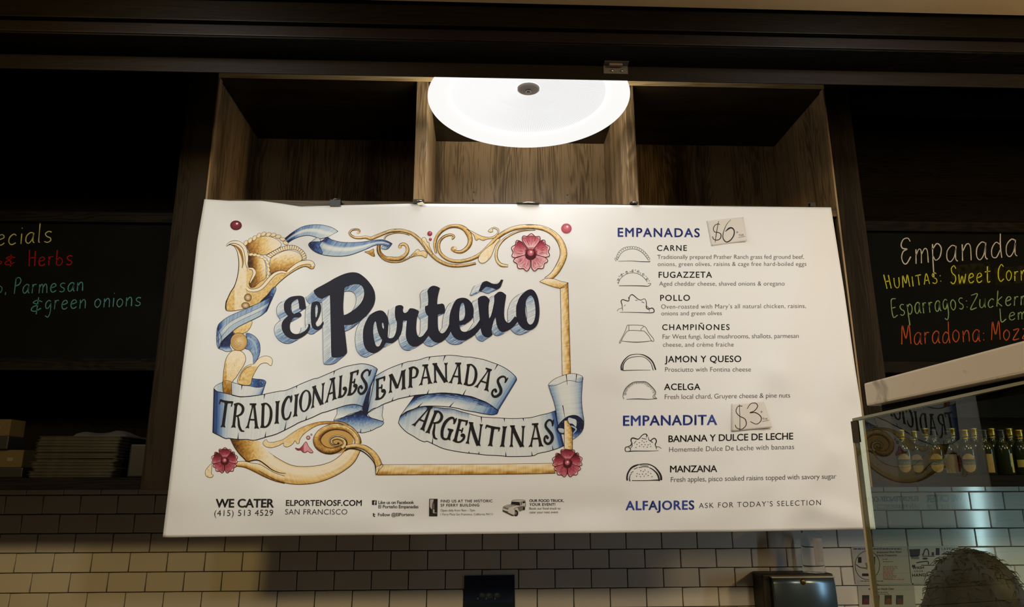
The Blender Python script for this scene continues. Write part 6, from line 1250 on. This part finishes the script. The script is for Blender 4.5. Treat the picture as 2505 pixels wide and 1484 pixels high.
def words(a_, x0, y, x1, h, col, n=1, gap=0, seed=1):
    """unreadably small print: rows of short word-length dashes"""
    r_ = random.Random(seed)
    for k in range(n):
        x = x0; xe = x1 if n == 1 else x0 + (x1 - x0) * r_.uniform(.6, 1)
        while x < xe - 1:
            w_ = min(r_.uniform(3, 9), xe - x); blk(a_, x, y + gap * k - h, x + w_, y + gap * k, col); x += w_ + 1.4
def draw_navy(a_):
    words(a_, 1185, 1414.5, 1208, 2, (.12, .16, .16), seed=5); typeset(a_, 'HAND WASHING', 1168.5, 1418.8, 1224, 1418.2, 3.4, (.26, .28, .24), 2.5, weight=.02)
    for x, y, r_ in ((1180, 1455, 8), (1197, 1456, 9), (1216, 1455, 8)): dot(a_, x, y, r_, r_ * .75, (.22, .28, .28), 2, 16); dot(a_, x - 1, y - 2, r_ * .55, r_ * .4, (.32, .38, .36), 2.4, 12)
    for x in (1167.5, 1188, 1209.5): blk(a_, x, 1461, x + 2.6, 1466, (.42, .44, .34))
    dot(a_, 1155, 1438, 8, 6, (.16, .18, .2), 2, 14); stroke(a_, [(1231, 1444), (1230, 1428), (1237, 1421), (1243, 1434), (1240, 1442), (1231, 1444)], 2.4, (.20, .22, .23), 2); words(a_, 1232, 1441, 1246, 1.6, (.2, .22, .25), seed=7)
    words(a_, 1187, 1435, 1206, 2, (.18, .18, .15), seed=8); fill(a_, [[(1140, 1474), (1258, 1474), (1258, 1484), (1140, 1484)]], (.03, .13, .17), 2, grid=60)
notice('navy blue hand washing poster on the tiles below the banner', [(1136, 1407.5), (1258.5, 1405.5), (1261, 1560), (1133, 1562)], M_navy, draw_navy)
INKN = (.10, .10, .12); VIO = (.26, .25, .42); REDN = (.62, .36, .30)
def draw_dish(a_):
    words(a_, 2088, 1343.5, 2205, 3, VIO, seed=2); stroke(a_, [(2122 + 30 * cos(2 * pi * i / 24), 1382 + 35 * sin(2 * pi * i / 24)) for i in range(24)], 1.3, INKN, 2.2, closed=True)
    typeset(a_, 'Employees Must Wash', 2146, 1352.5, 2205, 1351.5, 4.6, VIO, 2.2, weight=.01); typeset(a_, 'Hands Frequently', 2146, 1360, 2194, 1359.2, 4.6, VIO, 2.2, weight=.01)
    words(a_, 2159, 1368.5, 2171, 2.4, REDN, seed=3); words(a_, 2160, 1374, 2185, 1.8, (.4, .34, .3), seed=4); words(a_, 2160, 1386, 2200, 1.9, REDN, 9, 3.75, seed=6); words(a_, 2164, 1417.5, 2212, 1.7, REDN, seed=9); words(a_, 2098, 1421.5, 2162, 1.8, VIO, seed=12)
    blk(a_, 2099, 1362, 2107.5, 1376, INKN); blk(a_, 2130, 1361, 2141, 1381, (.2, .19, .16)); stroke(a_, [(2094, 1380), (2104, 1387), (2118, 1389)], 2.2, (.22, .2, .19), 2.2); stroke(a_, [(2118, 1376), (2121, 1384), (2119, 1392)], 4, (.46, .38, .34), 2.2); blk(a_, 2109, 1402, 2126, 1408.5, INKN); dot(a_, 2101, 1421, 4.5, 4, (.62, .62, .66), 2.6, 14)
notice('laminated notice with a circled hand drawing on the tiles behind the glass edge', [(2082, 1338), (2222, 1335), (2231, 1427), (2092.5, 1428)], M_lam, draw_dish)
def draw_wash(a_):
    fill(a_, [[(2224, 1343), (2251, 1342), (2250, 1357), (2246, 1361.5), (2228, 1362), (2226, 1358)]], (.17, .17, .29), 2.2, grid=60); blk(a_, 2229, 1362, 2249, 1367, (.42, .43, .47))
    stroke(a_, [(2259, 1355), (2262, 1345), (2267, 1342), (2271, 1347), (2272, 1358)], 3.0, (.20, .20, .30), 2.2); blk(a_, 2256, 1359, 2286, 1361, (.2, .2, .3)); blk(a_, 2279, 1350, 2285, 1358, (.2, .2, .3)); blk(a_, 2256, 1353, 2260, 1358, (.25, .25, .34)); dot(a_, 2263, 1365.5, 7, 2.6, (.2, .2, .3), 2.2, 14)
    blk(a_, 2289, 1340, 2298.5, 1357, (.17, .17, .26)); typeset(a_, 'LAVESE', 2304, 1344.5, 2336, 1344, 5, (.22, .23, .38), 2.2, weight=.02); typeset(a_, 'LAS', 2308, 1349.5, 2328, 1349.2, 2.6, (.3, .3, .42), 2.2); typeset(a_, 'MANOS', 2307, 1357.5, 2333, 1357, 5.4, (.22, .23, .38), 2.2, weight=.02); words(a_, 2306, 1361.6, 2328, 1.6, REDN, seed=3)
    stroke(a_, [(2242, 1376), (2256, 1373.5), (2270, 1373), (2271, 1380)], 2.8, (.16, .16, .22), 2.2); blk(a_, 2254, 1381, 2286, 1383, (.16, .16, .24)); blk(a_, 2231, 1381, 2239, 1387, (.2, .2, .28))
    typeset(a_, 'WASH', 2233, 1391.5, 2260, 1390.5, 6.2, (.24, .29, .40), 2.2, weight=.03); typeset(a_, 'YOUR', 2236, 1398.5, 2258, 1397.8, 3.6, (.26, .31, .42), 2.2, weight=.02); typeset(a_, 'HANDS', 2232, 1410, 2270, 1408.5, 7, (.24, .29, .40), 2.2, weight=.03)
notice('laminated wash your hands notice with purple sink pictures above the dark-haired head', [(2221.5, 1336.5), (2343, 1333.5), (2352, 1424), (2230.5, 1426)], M_lam2, draw_wash, off=.0062)
def draw_touch(a_):
    typeset(a_, 'Keep Your Hands Clean', 2126, 1442.5, 2187, 1441.5, 4.6, (.24, .24, .22), 2.2, weight=.01); words(a_, 2147, 1449, 2172, 1.8, (.32, .31, .28), seed=3); words(a_, 2144, 1453, 2175, 1.6, (.36, .34, .3), seed=5)
    for x, cc in ((2109, (.34, .17, .14)), (2134, (.30, .25, .20)), (2164, (.42, .24, .15)), (2192, (.36, .24, .19))):
        blk(a_, x, 1455, x + 17.5, 1478, (.16, .17, .18)); fill(a_, [[(x + 1, 1478), (x + 16.5, 1478), (x + 16, 1467), (x + 11, 1462), (x + 4, 1465)]], cc, 2.4, grid=40)
notice('laminated notice with a row of four small photographs at the bottom of the tiles', [(2098, 1432.5), (2236, 1430.5), (2246, 1560), (2108, 1562)], M_lam, draw_touch)

# ================================================================== glass partition beside the counter
GA = radians(7.69); GX, GY = .734, 1.41
gt = Vector((sin(GA), -cos(GA), 0)); gn = Vector((cos(GA), sin(GA), 0)); G0 = Vector((GX, GY, 0))
gp = empty('glass_partition', (GX, GY, Z0 - .62)); tag(gp, 'greenish glass screen with a marble top ledge standing at the right', 'glass screen')
M_glass = bpy.data.materials.new('greenish_glass'); M_glass.use_nodes = True; nt = M_glass.node_tree; nt.nodes.remove(nt.nodes['Principled BSDF'])
tr = nt.nodes.new('ShaderNodeBsdfTransparent'); tr.inputs[0].default_value = (.80, .86, .80, 1); gl = nt.nodes.new('ShaderNodeBsdfGlossy'); gl.inputs['Roughness'].default_value = .0; gl.inputs[0].default_value = (.95, 1, .97, 1)
fr = nt.nodes.new('ShaderNodeFresnel'); fr.inputs[0].default_value = 1.5; mx = nt.nodes.new('ShaderNodeMixShader'); ge = nt.nodes.new('ShaderNodeNewGeometry'); ib = nt.nodes.new('ShaderNodeMath'); ib.operation = 'SUBTRACT'; ib.inputs[0].default_value = 1.0; nt.links.new(ge.outputs['Backfacing'], ib.inputs[1]); ml = nt.nodes.new('ShaderNodeMath'); ml.operation = 'MULTIPLY'; nt.links.new(fr.outputs[0], ml.inputs[0]); nt.links.new(ib.outputs[0], ml.inputs[1]); nt.links.new(ml.outputs[0], mx.inputs[0]); nt.links.new(tr.outputs[0], mx.inputs[1]); nt.links.new(gl.outputs[0], mx.inputs[2]); nt.links.new(mx.outputs[0], nt.nodes['Material Output'].inputs[0])
def gpt(s, off, z): return G0 + gt * s + gn * off + Vector((0, 0, Z0 + z))
bm = bmesh.new(); S1 = .62
vs = [bm.verts.new(gpt(s, o, z)) for s, o, z in ((0, 0, -.62), (S1, 0, -.62), (S1, 0, .150), (0, 0, .121), (0, .009, -.62), (S1, .009, -.62), (S1, .009, .150), (0, .009, .121))]
for q in ((0, 1, 2, 3), (7, 6, 5, 4), (0, 4, 5, 1), (1, 5, 6, 2), (2, 6, 7, 3), (3, 7, 4, 0)): bm.faces.new([vs[i] for i in q])
link('pane', bm, M_glass, gp, world=True)
M_edge = mat('ground_glass_edge', (.62, .58, .44), rough=.35, spec=.5); M_edgeg = mat('polished_glass_edge', (.42, .44, .38), rough=.25)
def gbar(name, s0, s1, o0, o1, za, zb, m_, dz=0.0):
    b = bmesh.new(); v = [b.verts.new(gpt(s, o, z + (dz if s == s1 else 0))) for s, o, z in ((s0, o0, za), (s1, o0, za), (s1, o1, za), (s0, o1, za), (s0, o0, zb), (s1, o0, zb), (s1, o1, zb), (s0, o1, zb))]
    for q in ((0, 3, 2, 1), (4, 5, 6, 7), (0, 1, 5, 4), (1, 2, 6, 5), (2, 3, 7, 6), (3, 0, 4, 7)): b.faces.new([v[i] for i in q])
    return link(name, b, m_, gp, world=True)
gbar('edge_strip', -.006, .0, -.001, .010, -.62, .122, M_edge); gbar('top_edge', 0, S1, -.001, .010, .122, .127, M_edgeg, .029)
gbar('clamp', -.003, .018, -.003, .0, .080, .121, mat('bronze_clamp', (.060, .045, .016), rough=.5, metal=.3))
M_marble = bpy.data.materials.new('cream_marble'); M_marble.use_nodes = True; nt = M_marble.node_tree; b = nt.nodes['Principled BSDF']; tc = nt.nodes.new('ShaderNodeTexCoord'); no = nt.nodes.new('ShaderNodeTexNoise'); no.inputs['Scale'].default_value = 9; no.inputs['Detail'].default_value = 6; no.inputs['Distortion'].default_value = 1.2
rp = nt.nodes.new('ShaderNodeValToRGB'); rp.color_ramp.elements[0].position = .30; rp.color_ramp.elements[0].color = (.40, .36, .30, 1); rp.color_ramp.elements[1].position = .40; rp.color_ramp.elements[1].color = (.86, .80, .72, 1)
nt.links.new(tc.outputs['Object'], no.inputs['Vector']); nt.links.new(no.outputs['Fac'], rp.inputs['Fac']); nt.links.new(rp.outputs['Color'], b.inputs['Base Color']); b.inputs['Roughness'].default_value = .3
bm = bmesh.new(); boxb(bm, (.768, .72, Z0 + .152), (1.10, 1.415, Z0 + .198), .004, 2); link('marble_ledge', bm, M_marble, gp, world=True)
bm = bmesh.new(); boxb(bm, (.790, .72, Z0 + .128), (1.09, 1.400, Z0 + .152), .001); link('ledge_support', bm, M_woodK, gp, world=True)
bm = bmesh.new(); v0 = gpt(0, -.03, 0); boxb(bm, (GX - .04, .78, 0), (GX + .10, 1.43, Z0 - .62), .004); link('counter_base', bm, M_woodF, gp, world=True)

# ================================================================== the person behind the glass (only the crown of the head shows)
HX, HY, HZ = 1.055, 1.60, Z0 - .272        # middle of the skull
pr_ = empty('person', (HX, HY, 0)); tag(pr_, 'person with short dark hair standing behind the glass screen at lower right', 'person')
M_skin = mat('skin', (.42, .20, .12), rough=.5, var=.08, vscale=20); M_hair = mat('dark_hair', (.020, .014, .006), rough=.55, spec=.3); M_shirt = mat('black_shirt', (.015, .015, .016), rough=.9); M_trs = mat('dark_trousers', (.02, .02, .024), rough=.9)
FYAW = radians(52)                       # where the face points, from +X
def skin_mesh(name, verts, edges, radii, m_, lev=2):
    me = bpy.data.meshes.new(name); me.from_pydata(verts, edges, []); o = bpy.data.objects.new(name, me); COL.objects.link(o)
    sk = o.modifiers.new('skin', 'SKIN'); ss = o.modifiers.new('sub', 'SUBSURF'); ss.levels = lev; ss.render_levels = lev
    for i, r_ in enumerate(radii): me.skin_vertices[0].data[i].radius = (r_, r_) if not isinstance(r_, tuple) else r_
    me.skin_vertices[0].data[0].use_root = True
    dg = bpy.context.evaluated_depsgraph_get(); bpy.context.view_layer.update(); ev = o.evaluated_get(bpy.context.evaluated_depsgraph_get()); nm = bpy.data.meshes.new_from_object(ev)
    bpy.data.objects.remove(o); o = bpy.data.objects.new(name, nm); COL.objects.link(o); nm.materials.append(m_); o.parent = pr_
    for p in nm.polygons: p.use_smooth = True
    return o
H = HZ
# head: one sculpted surface with brow, nose, mouth, chin and ears, then neck, trunk and limbs as one continuous body
bm = bmesh.new(); NS, NR_ = 40, 30; rings = []
def headpt(th, ph):
    """th around from the face direction, ph from -pi/2 (chin side) to pi/2 (crown)"""
    cz, sz = sin(ph), cos(ph); f_ = cos(th)
    x = .098 * sz * cos(th); y = .080 * sz * sin(th); z = .118 * cz
    if cz < 0: x *= 1 - .10 * cz * cz * (f_ < 0) ; y *= 1 - .30 * cz * cz; z *= 1.08
    if f_ > .2 and cz < .1: x += .010 * f_ * (1 - abs(cz + .35)) 
    fr_ = max(0, f_); g = lambda a0, z0, sa, sz_: math.exp(-(th_ - a0) ** 2 / sa - (z - z0) ** 2 / sz_)
    th_ = (th + pi) % (2 * pi) - pi
    x += .024 * g(0, -.030, .020, .0005) + .010 * g(0, -.008, .02, .0006) + .006 * g(0, -.066, .07, .00012) + .005 * g(0, -.080, .06, .0001) + .009 * g(0, -.108, .09, .0004) + .005 * g(0, .022, .5, .0002)
    for s in (-1, 1): x -= .010 * g(.42 * s, .004, .035, .00022); x += .004 * g(.42 * s, .004, .010, .00006)
    for s in (-1, 1):
        e = g(1.62 * s, -.012, .02, .0009); y += .016 * s * e
    return Vector((x, y, z))
for j in range(1, NR_):
    ph = -pi / 2 + pi * j / NR_; rings.append([bm.verts.new(headpt(2 * pi * i / NS, ph)) for i in range(NS)])
lo, hi = bm.verts.new(headpt(0, -pi / 2)), bm.verts.new(headpt(0, pi / 2))
for p_, q_ in zip(rings, rings[1:]):
    for i in range(NS): f = bm.faces.new((p_[i], p_[(i + 1) % NS], q_[(i + 1) % NS], q_[i])); f.smooth = True
for i in range(NS): bm.faces.new((lo, rings[0][(i + 1) % NS], rings[0][i])); bm.faces.new((hi, rings[-1][i], rings[-1][(i + 1) % NS]))
RH = Matrix.Translation((0, 0, H)) @ Matrix.Rotation(FYAW, 4, 'Z')
bm.transform(RH)
sh = H - .30; fwd = Vector((cos(FYAW), sin(FYAW), 0)); sd = Vector((-sin(FYAW), cos(FYAW), 0))
body = skin_mesh('body', [tuple(v) for v in (Vector((0, 0, .86)), Vector((0, 0, 1.02)), Vector((0, 0, sh - .06)), Vector((0, 0, sh + .06)), Vector((0, 0, H - .07)) + fwd * .0,
     sd * .17 + Vector((0, 0, sh)), sd * .23 + Vector((0, 0, sh - .26)), sd * .22 + fwd * .10 + Vector((0, 0, sh - .48)), sd * -.17 + Vector((0, 0, sh)), sd * -.23 + Vector((0, 0, sh - .26)), sd * -.22 + fwd * .10 + Vector((0, 0, sh - .48)),
     sd * .095 + Vector((0, 0, .78)), sd * .10 + Vector((0, 0, .44)), sd * .10 + Vector((0, 0, .08)), sd * -.095 + Vector((0, 0, .78)), sd * -.10 + Vector((0, 0, .44)), sd * -.10 + Vector((0, 0, .08)), sd * .10 + fwd * .13 + Vector((0, 0, .04)), sd * -.10 + fwd * .13 + Vector((0, 0, .04)))],
    [(0, 1), (1, 2), (2, 3), (3, 4), (2, 5), (5, 6), (6, 7), (2, 8), (8, 9), (9, 10), (0, 11), (11, 12), (12, 13), (0, 14), (14, 15), (15, 16), (13, 17), (16, 18)],
    [.13, .12, .13, .055, .05, .06, .045, .032, .06, .045, .032, .085, .06, .042, .085, .06, .042, .035, .035], M_skin)
bm2 = bmesh.new(); bm2.from_mesh(body.data); me_ = bpy.data.meshes.new('h'); bm.to_mesh(me_); bm.free(); bm2.from_mesh(me_); bm2.to_mesh(body.data); bm2.free()
for p in body.data.polygons: p.use_smooth = True
# clothes follow the body
shirt = skin_mesh('shirt', [tuple(v) for v in (Vector((0, 0, .84)), Vector((0, 0, 1.02)), Vector((0, 0, sh - .06)), Vector((0, 0, sh + .03)), sd * .17 + Vector((0, 0, sh)), sd * .215 + Vector((0, 0, sh - .16)), sd * -.17 + Vector((0, 0, sh)), sd * -.215 + Vector((0, 0, sh - .16)))],
    [(0, 1), (1, 2), (2, 3), (2, 4), (4, 5), (2, 6), (6, 7)], [.15, .14, .15, .075, .075, .065, .075, .065], M_shirt)
trs = skin_mesh('trousers', [tuple(v) for v in (Vector((0, 0, .88)), sd * .095 + Vector((0, 0, .76)), sd * .10 + Vector((0, 0, .44)), sd * .10 + Vector((0, 0, .09)), sd * -.095 + Vector((0, 0, .76)), sd * -.10 + Vector((0, 0, .44)), sd * -.10 + Vector((0, 0, .09)))],
    [(0, 1), (1, 2), (2, 3), (0, 4), (4, 5), (5, 6)], [.14, .10, .075, .06, .10, .075, .06], M_trs)
# hair: a full cap hugging the skull plus short loose strands
bm = bmesh.new(); rh = random.Random(9); rings = []
def hairpt(th, ph):
    p = headpt(th, ph); k = 1.13 + .02 * sin(5 * th + 2 * ph) + .012 * sin(11 * th - 3 * ph); th_ = (th + pi) % (2 * pi) - pi
    return Vector((p.x * k, p.y * (k + .06), p.z * (k - .04) + .004))
for j in range(0, 20):
    row = []
    for i in range(56):
        th = 2 * pi * i / 56; th_ = (th + pi) % (2 * pi) - pi; low = .32 if abs(th_) < .8 else (-.15 if abs(th_) < 1.5 else -.75)
        ph = low + (pi / 2 - .02 - low) * j / 19; row.append(bm.verts.new(hairpt(th, ph)))
    rings.append(row)
for p_, q_ in zip(rings, rings[1:]):
    for i in range(56): f = bm.faces.new((p_[i], p_[(i + 1) % 56], q_[(i + 1) % 56], q_[i])); f.smooth = True
bm.faces.new(rings[-1])
bm.transform(RH); hair = link('hair', bm, M_hair, pr_, smooth=True)
bm = bmesh.new()
for _ in range(600):
    th, ph = rh.uniform(0, 2 * pi), rh.uniform(-.3, 1.5); th_ = (th + pi) % (2 * pi) - pi
    if abs(th_) < .9 and ph < .4: continue
    p = hairpt(th, ph); nrm = p.normalized(); d = (Vector((rh.uniform(-1, 1), rh.uniform(-1, 1), rh.uniform(-.9, .3))) + nrm * .10); d = (d - nrm * d.dot(nrm) * .75).normalized(); L = rh.uniform(.015, .032)
    tube(bm, [p * .985, p + d * L * .5 + nrm * .003, p + d * L + nrm * rh.uniform(-.004, .002)], [.0012, .0009, .0003], 3)
bm.transform(RH); st = link('loose_strands', bm, M_hair, hair); st['kind'] = 'stuff'
